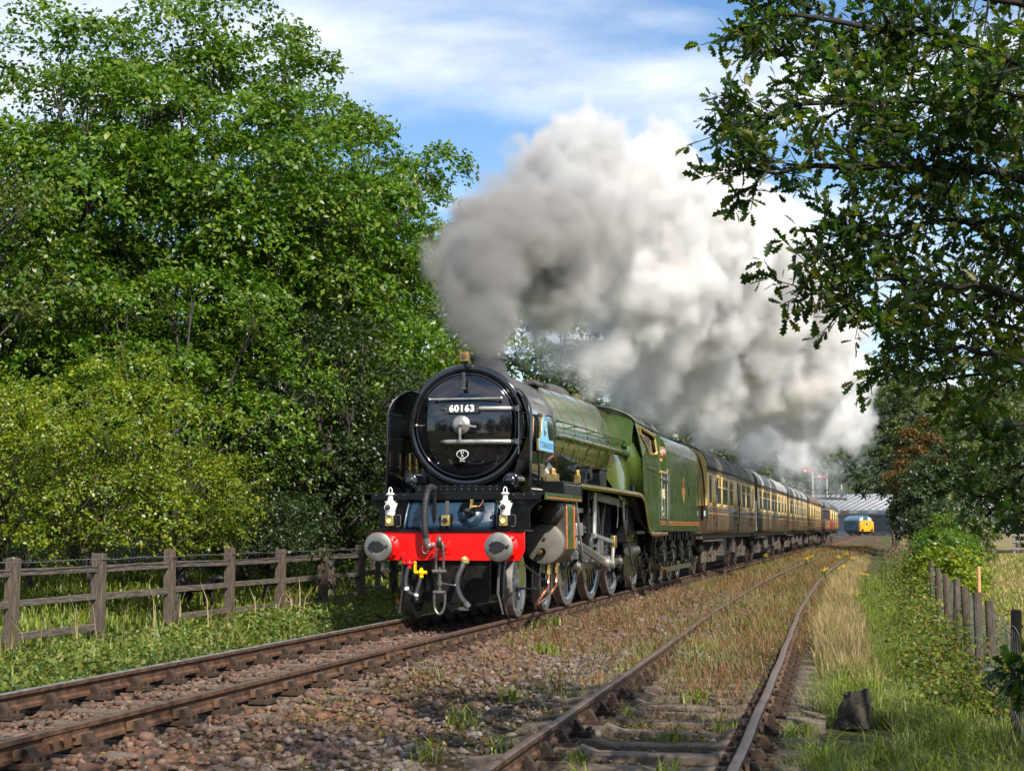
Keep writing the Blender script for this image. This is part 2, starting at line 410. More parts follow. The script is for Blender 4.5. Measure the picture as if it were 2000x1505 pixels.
bm_ = bpy.data.materials.new('ballast_stone'); bm_.use_nodes = True; nt = bm_.node_tree; b = nt.nodes['Principled BSDF']
g = N(nt, 'ShaderNodeNewGeometry')
tc = N(nt, 'ShaderNodeTexCoord'); sp = N(nt, 'ShaderNodeSeparateXYZ'); L(nt, tc.outputs['Object'], sp.inputs[0])
ra = ramp(nt, g.outputs['Random Per Island'], [(0, (0.072, 0.034, 0.019)), (.25, (0.14, 0.066, 0.036)), (.45, (0.042, 0.025, 0.017)), (.65, (0.145, 0.084, 0.053)), (.82, (0.085, 0.054, 0.039)), (1, (0.20, 0.135, 0.095))])
rb = ramp(nt, g.outputs['Random Per Island'], [(0, (0.06, 0.045, 0.036)), (.3, (0.12, 0.105, 0.098)), (.5, (0.075, 0.046, 0.031)), (.75, (0.18, 0.155, 0.14)), (.9, (0.10, 0.062, 0.042)), (1, (0.26, 0.235, 0.22))])
nzz = N(nt, 'ShaderNodeTexNoise', ins={'Scale': 1.3, 'Detail': 4}); L(nt, tc.outputs['Object'], nzz.inputs['Vector'])
ad = N(nt, 'ShaderNodeMath', operation='MULTIPLY_ADD', ins={1: 2.6, 2: -1.3}); L(nt, nzz.outputs['Fac'], ad.inputs[0])
ax = N(nt, 'ShaderNodeMath', operation='ADD'); L(nt, sp.outputs['X'], ax.inputs[0]); L(nt, ad.outputs[0], ax.inputs[1])
mr = N(nt, 'ShaderNodeMapRange', ins={1: -4.6, 2: -3.4, 3: 0, 4: 1}); L(nt, ax.outputs[0], mr.inputs[0])
mx = N(nt, 'ShaderNodeMixRGB'); L(nt, mr.outputs[0], mx.inputs[0]); L(nt, ra.outputs[0], mx.inputs[1]); L(nt, rb.outputs[0], mx.inputs[2])
ns = N(nt, 'ShaderNodeTexNoise', ins={'Scale': 45, 'Detail': 5, 'Roughness': 0.7}); L(nt, tc.outputs['Object'], ns.inputs['Vector'])
rs = ramp(nt, ns.outputs['Fac'], [(.3, (.6,)*3), (.7, (1.35,)*3)])
ml = N(nt, 'ShaderNodeMixRGB', blend_type='MULTIPLY', ins={0: 1.0}); L(nt, mx.outputs[0], ml.inputs[1]); L(nt, rs.outputs[0], ml.inputs[2]); L(nt, ml.outputs[0], b.inputs['Base Color'])
b.inputs['Roughness'].default_value = 0.85
bp = N(nt, 'ShaderNodeBump', ins={'Strength': 0.5, 'Distance': 0.01}); L(nt, ns.outputs['Fac'], bp.inputs['Height']); L(nt, bp.outputs[0], b.inputs['Normal'])

def scatter(n, x0, x1, y0, y1, r, dens=None):
    x = r.uniform(x0, x1, n); y = y0*(y1/y0)**r.uniform(0, 1, n) if y0 > 0 else r.uniform(y0, y1, n)
    if dens is not None:
        k = r.uniform(0, 1, n) < dens(x, y); x, y = x[k], y[k]
    return x, y
r = np.random.default_rng(11)
# near: dense, small; far: fewer, larger
x, y = scatter(26000, -8.1, -2.3, 6.5, 40, r, lambda x, y: np.where(x < -3.3+0.35*fbm(x, y, 1.2, 5), 1, .3) * np.where((np.abs(np.abs(x-X0)-.7525) < .06), 0, 1) * np.where(x < -7.5, .5, 1))
sz = r.uniform(.018, .048, len(x)) * np.where(r.uniform(0, 1, len(x)) < .08, 1.5, 1) * (1+np.clip((y-14)/40, 0, .8)) * np.where(np.abs(x-X0) < .72, .8, 1)
P = np.stack([x, y, ground_z(x, y)+sz*r.uniform(-.1, .55, len(x))], -1)
# keep stones off the sleeper tops a little, as shovelled ballast lies
ins = np.abs(x-X0) < 1.28
P[ins, 2] = np.minimum(P[ins, 2]+.02, -.192+sz[ins]*.5)
o = stones('ballast', P, sz, bm_, seed=5)
tag(o, 'brown and grey crushed stone ballast beside the running line', kind='stuff')
x, y = scatter(2400, -3.3, -.5, 6.0, 26, r)
sz = r.uniform(.012, .03, len(x)); P = np.stack([x, y, ground_z(x, y)+sz*.3], -1)
o = stones('clinker', P, sz, bm_, seed=6); tag(o, 'grey clinker and chippings lying between the siding sleepers', kind='stuff')
# ================================================================== steam locomotive
blk_gloss = mat('black_gloss', (0.006, 0.007, 0.009), 0.10, 0, 0, coat=1.0)
blk = mat('black_satin', (0.0045, 0.005, 0.006), 0.3, 0, 0.3, 5, 0.05, 30, coat=0.2, spec=.35)
blk_door = mat('door_black', (0.005, 0.0055, 0.007), 0.07, 0, 0, coat=1.0)
blk_dull = mat('smokebox_black', (0.045, 0.043, 0.041), 0.42, 0, 0.3, 3.0, 0.06, 25, c2=(0.075, 0.072, 0.068))
blk_under = mat('underframe_black', (0.003, 0.0028, 0.0026), 0.5, 0, 0.5, 6, 0.15, 30, c2=(0.010, 0.0085, 0.007), spec=.22)
blk_sky_tint = mat('casing_sky_tint', (0.010, 0.031, 0.058), 0.35, 0, 0.2, 2, coat=0.3)  # blue base colour stands in for the sky mirrored on black paint
green = mat('apple_green', (0.046, 0.080, 0.012), 0.26, 0, 0.12, 3, 0.02, 9, coat=0.8, dirt=0.15)
band_o = mat('band_lining', (0.30, 0.10, 0.028), 0.45)
orange = mat('orange_lining', (0.50, 0.13, 0.025), 0.45)
red = mat('beam_red', (0.80, 0.004, 0.003), 0.35, 0, 0.05, 3, coat=0.3)
red2 = mat('cock_red', (0.55, 0.012, 0.02), 0.35)
yellow = mat('cock_yellow', (0.85, 0.52, 0.0), 0.4)
steel = mat('steel_polished', (0.40, 0.39, 0.365), 0.36, 0.75, 0.2, 8, 0.05, 60)
buffer_steel = mat('buffer_steel', (0.27, 0.262, 0.23), 0.42, 0.75, 0.22, 5, 0.1, 50)
steel_d = mat('steel_oily', (0.20, 0.188, 0.162), 0.34, 0.85, 0.35, 7, 0.1, 40)
cover_steel = mat('cover_steel', (0.20, 0.188, 0.165), 0.48, 0.55, 0.15, 3, 0.06, 30)
tyre_m = mat('tyre_steel', (0.20, 0.185, 0.165), 0.42, 0.6, 0.3, 6)
spoke_m = mat('wheel_paint', (0.075, 0.085, 0.098), 0.2, 0.15, 0.2, 6, coat=0.8)
brass = mat('brass', (0.62, 0.43, 0.15), 0.28, 0.9, 0.15, 9)
brass_p = mat('brass_plain', (0.46, 0.36, 0.12), 0.4, 0.6, 0.15, 9)
copper = mat('copper', (0.72, 0.30, 0.15), 0.22, 1.0, 0.2, 9)
white = mat('white_paint', (0.82, 0.81, 0.78), 0.4, 0, 0.05, 9)
cream_t = mat('cream_figures', (0.80, 0.70, 0.40), 0.4)
rubber = mat('hose_rubber', (0.022, 0.022, 0.024), 0.6, 0, 0.25, 20, 0.2, 60)
grease = mat('grease', (0.016, 0.017, 0.019), 0.30, 0, 0.3, 20, 0.4, 30)
plate_blue = mat('plate_blue', (0.20, 0.52, 0.83), 0.35)
badge_teal = mat('badge_teal', (0.01, 0.20, 0.20), 0.35)
glass_d = mat('dark_glass', (0.006, 0.007, 0.008), 0.08, 0, 0, spec=.2)
lens_m = mat('lens', (0.03, 0.03, 0.035), 0.06, 0, 0, coat=1.0)
lens_y = mat('lens_lit', (0.85, 0.78, 0.35), 0.2)

loco = empty('steam_locomotive', (X0, Y0, 0))
tag(loco, 'green express steam locomotive with black smokebox and red buffer beam', 'steam locomotive')
def B(name, m, parent=loco, **k): return lambda mb: mb.build(name, m, parent, **k)
def rivets(pts, d=(0, -1, 0), r=.011, n=7):
    mb = MB(); d = V3(d)
    for p in pts: p = V3(p); mb.cyl(p, p+d*.007, r, r*.6, n=n)
    return mb
def arc(c, r, a0, a1, n): return [(c[0]+r*math.cos(R(a0+(a1-a0)*i/n)), c[1]+r*math.sin(R(a0+(a1-a0)*i/n))) for i in range(n+1)]

# ---- buffer beam and what hangs from it
MB().prism([(-1.125, .98), (-1.05, .84), (1.05, .84), (1.125, .98), (1.125, 1.245), (-1.125, 1.245)], 'xz', .50, .545).build('buffer_beam', red, loco, bevel=.004)
beam = loco.children[0]
MB().box(-1.13, 1.13, .47, 1.05, 1.248, 1.275).build('platform_edge', blk, loco, bevel=.004)
for s in (-1, 1):
    x = s*.868; z = 1.035
    bf = MB().lathe([(.0, .001), (.002, .10), (.008, .19), (.018, .203), (.036, .204), (.046, .19), (.05, .06)], (x, 0, z), n=48).build('buffer', buffer_steel, loco, smooth=50)
    g = MB(); rr = random.Random(4+s)
    ring = [(x-.02+(.105+rr.uniform(-.016, .016))*math.cos(t)*1.1, z+(.085+rr.uniform(-.014, .014))*math.sin(t)) for t in [2*math.pi*i/26 for i in range(26)]]
    g.prism(ring, 'xz', -.006, .004); g.prism([(x+.08, z), (x+.12, z+.02), (x+.145, z+.045), (x+.15, z+.01), (x+.12, z-.03)], 'xz', -.005, .004)
    g.build('grease_patch', grease, bf, bevel=.003)
    MB().lathe([(.05, .055), (.22, .06), (.22, .085), (.30, .095), (.44, .115), (.48, .17), (.50, .175)], (x, 0, z), n=28).build('buffer_shank', red, bf)
    mb = MB()
    for a in (45, 135, 225, 315):
        p = (x+.16*math.cos(R(a)), z+.15*math.sin(R(a))); mb.cyl((p[0], .44, p[1]), (p[0], .5, p[1]), .024, n=6); mb.cyl((p[0], .415, p[1]), (p[0], .44, p[1]), .012, n=8)
    mb.build('buffer_bolt', red, bf)
rivets([(-.07+.14*k+.0, .5, .872) for k in range(1, 4)]+[(-.2, .5, .875), (-.24, .5, 1.17)], r=.02).build('beam_rivet', red, loco)
# draw hook and screw coupling
hk = MB().tube([(-.04, .5, 1.02), (-.04, .36, 1.03), (-.04, .27, 1.06), (-.04, .22, 1.12), (-.04, .24, 1.17), (-.04, .29, 1.18)], [.05, .045, .045, .04, .03, .018], 10, 2).build('draw_hook', steel_d, loco)
MB().box(-.13, .05, .485, .5, .93, 1.11).build('hook_plate', red, hk, bevel=.006)
mb = MB()
for dx in (-.055, .055): mb.tube([(-.04+dx*.5, .27, 1.10), (-.04+dx, .26, 1.03), (-.04+dx, .27, .80), (-.04+dx, .27, .70)], .02, 8, 1)
mb.tube([(-.067, .27, 1.10), (-.04, .262, 1.13), (-.013, .27, 1.10)], .02, 8, 1)
mb.cyl((-.14, .27, .69), (.06, .27, .69), .032, n=10); mb.cyl((-.04, .27, .75), (-.04, .27, .38), .024, n=10)
mb.cyl((-.04, .27, .56), (-.04, .27, .50), .045, n=8); mb.cyl((-.04, .27, .53), (.18, .25, .50), .012, n=8); mb.sphere((.19, .25, .50), .024)
mb.cyl((-.13, .27, .40), (.05, .27, .40), .03, n=10)
mb.tube([(-.115, .27, .42), (-.12, .27, .30), (-.11, .26, .16), (-.04, .25, .08), (.03, .26, .16), (.04, .27, .30), (.035, .27, .42)], .021, 8, 2)
mb.build('screw_coupling', steel_d, loco, smooth=50)
# vacuum stand pipe
pts = [(-.24, .70, 1.86), (-.275, .62, 1.88), (-.29, .50, 1.82), (-.30, .42, 1.65), (-.30, .38, 1.45), (-.285, .36, 1.25), (-.27, .37, 1.13)]
hz = MB().tube(pts, .046, 12, 3)
hose = hz.build('vacuum_hose', rubber, loco)
rib = MB(); P = [V3(p) for p in pts]
for i in range(46):
    t = i/45*(len(P)-1); k = min(int(t), len(P)-2); p = P[k].lerp(P[k+1], t-k); d = (P[k+1]-P[k]).normalized()*.006
    if 3 < i < 43: rib.cyl(p-d, p+d, .052, n=12)
rib.build('hose_rib', rubber, hose)
MB().cyl((-.27, .37, 1.15), (-.255, .38, 1.07), .058, .05).sphere((-.24, .40, 1.05), .055).cyl((-.24, .40, 1.05), (-.2, .50, 1.06), .035).build('hose_dolly', steel, hose)
MB().tube([(-.31, .36, 1.06), (-.33, .37, .98), (-.29, .38, .93), (-.24, .38, .96), (-.235, .39, 1.04)], .006, 6, 2).build('retaining_chain', steel, hose)
MB().cyl((-.24, .70, 1.84), (-.24, .70, 1.28), .03).build('stand_pipe', blk, hose)
# steam heat hose, air hoses
sh = MB().tube([(.27, .46, .84), (.255, .40, .76), (.20, .34, .62), (.19, .32, .48), (.24, .32, .34), (.33, .34, .23)], .042, 10, 3).build('steam_heat_hose', rubber, loco)
MB().cyl((.25, .47, .87), (.30, .44, .80), .055).box(.26, .34, .40, .47, .80, .86).build('hose_valve', brass_p, sh, bevel=.006)
MB().cyl((.31, .34, .25), (.36, .35, .19), .055, .05).box(.22, .36, .31, .37, .15, .20).build('hose_coupling', blk_dull, sh, bevel=.006)
for nm, m, x, z, pts in (('air_hose', red2, -.535, .80, [(-.54, .44, .76), (-.57, .42, .66), (-.58, .40, .52), (-.55, .38, .42), (-.49, .36, .37), (-.43, .36, .36)]),
                         ('air_hose', yellow, -.36, .67, [(-.365, .44, .62), (-.38, .42, .52), (-.41, .40, .42), (-.42, .38, .34), (-.40, .37, .28)])):
    h = MB().tube(pts, .03, 10, 3).build(nm, rubber, loco)
    MB().sphere((x, .44, z), .05).cyl((x-.09, .44, z), (x+.085, .44, z), .026).cyl((x, .44, z+.02), (x, .44, z-.07), .033).cyl((x, .44, z+.05), (x, .47, z+.05), .02).build('air_cock', m, h, smooth=45)
    MB().box(x-.105, x-.082, .42, .45, z, z+.16).box(x-.078, x-.07, .42, .45, z, z+.155).build('cock_handle', m, h, bevel=.003)
    MB().cyl(pts[3], tuple(np.array(pts[3])*.6+np.array(pts[2])*.4), .035).build('hose_clip', white, h)
MB().cyl((-.19, .5, .86), (-.19, .5, .66), .035).cyl((-.19, .5, .72), (-.19, .5, .69), .05).cyl((-.19, .5, .66), (-.19, .5, .60), .025).build('drip_valve', blk, loco)

# ---- front casing (curved apron) and platform
rows = []
for i in range(9):
    t = i/8; z = 1.275+.51*t; y = .66+.26*(t**1.6)
    rows.append([(-.66+.03*t, y+.03, z), (-.62+.03*t, y, z), (.62-.03*t, y, z), (.66-.03*t, y+.03, z)])
MB().grid(rows).build('front_casing', blk_sky_tint, loco, solid=.012)
for s in (-1, 1):
    rows2 = [[(s*(.66-.03*i/8), .68+.26*((i/8)**1.6)+.01, 1.275+.51*i/8), (s*(.66-.03*i/8)+s*.035, .66+.26*((i/8)**1.6)-.01, 1.275+.51*i/8)] for i in range(9)]
    MB().grid(rows2).build('casing_edge', blk_sky_tint, loco, solid=.012)
seam = MB()
for i in range(8):
    z0, z1 = 1.28+.5*i/8, 1.28+.5*(i+1)/8; f = lambda z: .655+.26*(((z-1.275)/.51)**1.6)
    seam.bar((-.43+.0*i, f(z0), z0), (-.43, f(z1), z1), .012, .008, up=(0, -1, 0))
seam.build('casing_seam', blk_sky_tint, loco)
rivets([(x, .66+.26*(((z-1.275)/.51)**1.6)-.002, z) for x in (-.47, -.39) for z in (1.36, 1.46, 1.56, 1.66)], r=.014).build('casing_rivet', blk, loco)
# round access cover, leaning with the casing
def cas(x, z, d=0): return (x, .66+.26*(((z-1.275)/.51)**1.6)-d, z)
cov = MB(); c0 = (.30, 1.52)
ring = [cas(c0[0]+.20*math.cos(t), c0[1]+.20*math.sin(t), .012) for t in [2*math.pi*i/40 for i in range(40)]]
cov.add(ring, [tuple(range(40))]); cv = cov.build('access_cover', blk_sky_tint, loco, solid=.01)
half = [cas(c0[0]+.185*math.cos(t), c0[1]+.02+.185*math.sin(t), .026) for t in [math.pi*i/20 for i in range(21)]]
MB().add(half, [tuple(range(21))]).build('cover_opening', glass_d, cv, solid=.006)
rivets([cas(c0[0]+.215*math.cos(t), c0[1]+.215*math.sin(t), .004) for t in [2*math.pi*i/12 for i in range(12)]], r=.011).build('cover_bolt', blk, cv)
kn = MB().sphere(cas(.27, 1.535, .15), .052, 14).cyl(cas(.27, 1.535, .12), cas(.33, 1.50, .0), .045).build('relief_valve', blk_gloss, loco, smooth=60)
MB().cyl(cas(.30, 1.57, .10), cas(.30, 1.66, .10), .024, n=6).cyl(cas(.30, 1.66, .10), cas(.30, 1.69, .10), .03, n=6).cyl(cas(.30, 1.60, .10), cas(.38, 1.605, .08), .016).build('brass_union', brass, kn)
MB().tube([cas(.37, 1.605, .08), cas(.42, 1.60, .07), cas(.45, 1.66, .06), cas(.46, 1.74, .05), cas(.48, 1.79, .02)], .010, 8, 2).build('copper_pipe', copper, kn)
# riveted plate and platform front at the foot of the smokebox
MB().box(-.56, .67, .80, .84, 1.79, 1.90).build('riveted_plate', blk, loco, bevel=.004)
rivets([(-.50+.105*k, .80, 1.85) for k in range(12)], r=.013).build('plate_rivet', steel_d, loco)
rivets([(-.50+.105*k, .82, 1.90) for k in range(12)], d=(0, 0, 1), r=.012).build('plate_rivet', steel_d, loco)
MB().box(-1.22, 1.30, .78, .81, 1.70, 1.80).build('platform_front', blk, loco, bevel=.004)
rivets([(x, .78, 1.77) for x in (-1.15, -1.0, -.85, -.72, .75, .9, 1.05, 1.2)], r=.014).build('platform_rivet', steel_d, loco)
MB().box(-1.36, 1.36, .81, 3.56, 1.775, 1.80).build('front_platform', blk, loco, bevel=.003)
for s in (-1, 1):
    poly = [(.70, 1.28), (1.12, 1.28), (1.12, 1.50)]+[(1.14, 1.56), (1.18, 1.62), (1.24, 1.66), (1.30, 1.69), (1.30, 1.70), (.70, 1.70)]
    MB().prism([(s*a, b_) for a, b_ in poly], 'xz', .86, .89).build('frame_bracket', blk, loco)
    rivets([(s*.76, .86, 1.33+.09*k) for k in range(4)]+[(s*1.08, .86, 1.33+.09*k) for k in range(4)], r=.012).build('bracket_rivet', blk, loco)
    MB().box(s*.56, s*.60, .98, 5.0, .55, 1.80).build('main_frame', blk, loco)
    # electric marker lights on lamp irons
for x in (-.83, .0, .84):
    el = MB().box(x-.058, x+.058, .40, .50, 1.33, 1.475).build('marker_light', brass_p, loco, bevel=.005)
    MB().cyl((x, .40, 1.40), (x, .385, 1.40), .036, n=18).build('lens', lens_m if x == 0 else lens_y, el)
    MB().cyl((x, .402, 1.40), (x, .39, 1.40), .046, n=18).build('lens_ring', brass, el)
    MB().box(x-.02, x+.02, .47, .52, 1.27, 1.34).box(x-.06, x+.08, .46, .53, 1.272, 1.29).box(x+.065, x+.09, .44, .50, 1.29, 1.50).build('lamp_iron', blk, el, bevel=.003)
MB().box(-.025, .022, .50, .53, 1.48, 1.68).build('lamp_iron', blk_dull, loco, bevel=.003)
for s in (-1, 1):
    MB().tube([(s*.84+.10, .5, 1.48), (s*.84+.15, .49, 1.48), (s*.84+.155, .49, 1.46), (s*.84+.155, .49, 1.34), (s*.84+.15, .49, 1.32), (s*.84+.10, .5, 1.32)], .009, 8, 1).build('grab_handle', steel_d, loco)
MB().box(.63, .67, .845, .852, 1.62, 1.74).build('warning_label', yellow, loco)
MB().box(.63, .67, .843, .85, 1.60, 1.61).box(.63, .67, .843, .85, 1.70, 1.735).build('warning_label', white, loco)
# oil lamps, lifted off by hand: things of their own
def oil_lamp(x, label):
    r_ = empty('oil_lamp', (X0+x, Y0+.45, 1.475)); tag(r_, label, 'lamp', 'white oil lamps on the buffer beam')
    MB().lathe([(0, .066), (.01, .072), (.17, .072), (.18, .076), (.20, .06), (.215, .04), (.28, .034), (.29, .05), (.305, .062), (.318, .05), (.325, .02)], (0, 0, 0), 'z', 20).build('lamp_body', white, r_, smooth=40)
    MB().prism([(.05, .02), (.10, .16), (.10, .175), (.05, .17)], 'xz', -.02, .02).build('lamp_bracket', white, r_)
    MB().lathe([(-.105, .004), (-.10, .03), (-.088, .042), (-.06, .046)], (-.015, 0, .115), 'y', 20).build('lamp_lens', lens_m, r_, smooth=60)
    MB().lathe([(-.085, .05), (-.05, .052)], (-.015, 0, .115), 'y', 20).build('lens_rim', white, r_)
    MB().tube([(-.022, 0, .31), (-.026, 0, .36), (-.015, 0, .39), (0, 0, .40), (.015, 0, .39), (.026, 0, .36), (.022, 0, .31)], .007, 8, 2).build('carrying_handle', white, r_)
    MB().cyl((.072, 0, .19), (.09, 0, .21), .006).cyl((-.07, 0, .19), (-.085, 0, .2), .006).build('catch', brass, r_)
oil_lamp(-.825, 'white oil lamp standing above the buffer nearer the wooden fence')
oil_lamp(.86, 'white oil lamp above the buffer beside the grey cylinder cover')

# ---- smokebox
CZ = 2.82
sb = MB().lathe([(1.62, .80), (1.60, .84), (1.60, .895), (1.615, .91), (1.64, .915), (1.68, .905), (3.9, .905)], (0, 0, CZ), n=96).build('smokebox', blk_dull, loco)
MB().lathe([(1.66, .78), (1.60, .80), (1.585, .84), (1.588, .895), (1.61, .922), (1.66, .922), (1.68, .91)], (0, 0, CZ), n=96).build('smokebox_ring', blk_gloss, loco, smooth=60)
door = MB().lathe([(1.425, .001), (1.428, .12), (1.438, .26), (1.455, .40), (1.48, .54), (1.515, .66), (1.545, .735), (1.565, .765), (1.60, .775)], (0, 0, CZ), n=96).build('smokebox_door', blk_door, loco, smooth=60)
MB().lathe([(1.585, .755), (1.552, .757), (1.545, .768), (1.552, .782), (1.60, .785)], (0, 0, CZ), n=96).build('door_rim', blk_gloss, door, smooth=60)
def yd(x, z):   # door surface
    r_ = math.hypot(x, z-CZ); return float(np.interp(r_, [0, .12, .26, .40, .54, .66, .735, .765, .9], [1.425, 1.428, 1.438, 1.455, 1.48, 1.515, 1.545, 1.565, 1.59]))
for z in (3.055, 2.565):
    mb = MB(); xs = np.linspace(-.36, .80, 14)
    rows = [[(x, yd(x, z)-.03, z-.035*(1 if 0 < i else .4)), (x, yd(x, z)-.03, z+.035*(1 if 0 < i else .4))] for i, x in enumerate(xs)]
    mb.grid(rows); st = mb.build('hinge_strap', steel, door, solid=.016)
    MB().cyl((.82, 1.50, z-.05), (.82, 1.50, z+.05), .03).box(.76, .86, 1.50, 1.60, z-.04, z+.04).build('hinge_knuckle', steel, door, bevel=.006)
MB().cyl((.82, 1.50, 2.42), (.82, 1.50, 3.10), .014).cyl((.82, 1.5, 2.38), (.82, 1.5, 2.44), .02).build('hinge_pin', steel, door)
mb = MB().cyl((-.52, 1.40, 3.20), (.57, 1.40, 3.20), .018, n=12)
mb.sphere((-.52, 1.40, 3.20), .026).sphere((.57, 1.40, 3.20), .032)
for x in (-.45, .55): mb.cyl((x, 1.40, 3.2), (x, yd(x, 3.2), 3.2), .012)
mb.build('door_handrail', steel, door)
MB().lathe([(-.0, .001), (.002, .06), (.02, .13), (.035, .14), (.05, .135)], (-.04, 1.375, CZ+.0), 'y', 36).build('dart_boss', steel, door, smooth=50)
MB().bar((-.04, 1.34, CZ), (-.035, 1.34, CZ-.25), .036, .03, up=(0, -1, 0)).cyl((-.04, 1.32, CZ), (-.04, 1.40, CZ), .03).build('dart_handle', steel, door, bevel=.006)
MB().bar((-.04, 1.31, CZ), (.22, 1.30, CZ-.045), .03, .026, up=(0, -1, 0)).build('dart_handle', steel, door, bevel=.006)
npl = MB().box(-.28, .245, 1.375, 1.395, 2.985, 3.125).build('number_plate', blk_gloss, door, bevel=.004)
text('plate_figures', '60163', .135, white, npl, (-.02, 1.373, 3.055), FRONT, .003, .006, 1.05, 1.12)
MB().cyl((-.265, 1.375, 3.055), (-.265, 1.368, 3.055), .009).cyl((.23, 1.375, 3.055), (.23, 1.368, 3.055), .009).build('plate_bolt', steel, npl)
sp_ = MB().lathe([(0, .001), (0, 1.0), (.012, 1.0)], (0, 0, 0), 'y', 40).build('shed_plate', white, door, smooth=30, loc=(-.02, 1.418, 2.385)); sp_.scale = (.092, 1, .064)
sp2 = MB().lathe([(0, .001), (0, 1.0), (.012, 1.0)], (0, 0, 0), 'y', 40).build('shed_plate_field', blk_gloss, door, smooth=30, loc=(-.02, 1.414, 2.385)); sp2.scale = (.082, 1, .054)
text('plate_figures', '51', .058, white, door, (-.02, 1.411, 2.407), FRONT, .002, 0)
text('plate_figures', 'A', .052, white, door, (-.02, 1.411, 2.36), FRONT, .002, 0)
text('plate_figures', 'SC', .062, white, door, (-.02, 1.42, 2.295), FRONT, .002, 0, 1, 1.3)
MB().cyl((-.74, 1.54, CZ), (-.74, 1.47, CZ), .016).sphere((-.74, 1.45, CZ), .026).build('door_knob', steel, door)
MB().tube([(.08, 1.43, 2.28), (.08, 1.40, 2.24), (.28, 1.41, 2.24), (.30, 1.43, 2.28)], .012, 8, 1).build('lamp_step', blk, door)
MB().box(-.02, .02, 1.40, 1.42, 3.36, 3.60).box(-.035, .035, 1.36, 1.44, 3.34, 3.37).build('lamp_iron', blk_dull, door, bevel=.003)
MB().box(-.03, .04, 1.50, 1.60, 3.68, 3.80).build('lamp_iron', blk, loco, bevel=.004)
tl = MB().box(-.075, .055, 1.43, 1.54, 3.765, 3.905).build('top_light', mat('light_case', (0.33, 0.19, 0.06), 0.4, 0.6, 0.2, 9), loco, bevel=.006)
MB().cyl((-.01, 1.43, 3.835), (-.01, 1.415, 3.835), .034, n=18).build('lens', lens_m, tl)
MB().sphere((-.01, 1.48, 3.915), .03).build('light_cap', blk, tl)
# saddle, ring bolts and the blank ends beside it
MB().prism([(-.62, 1.80), (-.66, 2.0), (-.76, 2.35), (.76, 2.35), (.66, 2.0), (.62, 1.80)], 'xz', 1.75, 3.0).build('smokebox_saddle', blk, loco)
for s in (-1, 1):
    MB().lathe([(1.14, .002), (1.15, .05), (1.175, .085), (1.20, .10), (1.205, .115), (1.62, .118)], (s*.765, 0, 1.985), n=28).build('valve_cover', blk_gloss, loco, smooth=50)
# chimney
mb = MB(); n = 40
prof = [(3.66, .36, .62), (3.72, .30, .50), (3.80, .265, .44), (3.90, .25, .42), (3.925, .262, .43), (3.94, .29, .46), (3.965, .29, .46), (3.985, .275, .44), (3.985, .22, .38), (3.8, .21, .36)]
mb.grid([[(a*math.cos(2*math.pi*k/n), 2.95+b_*math.sin(2*math.pi*k/n), z-(0 if z > 3.7 else .25*abs(math.cos(2*math.pi*k/n))*.5)) for k in range(n)] for z, a, b_ in prof], closed=True)
mb.build('chimney', blk_dull, loco, smooth=50)

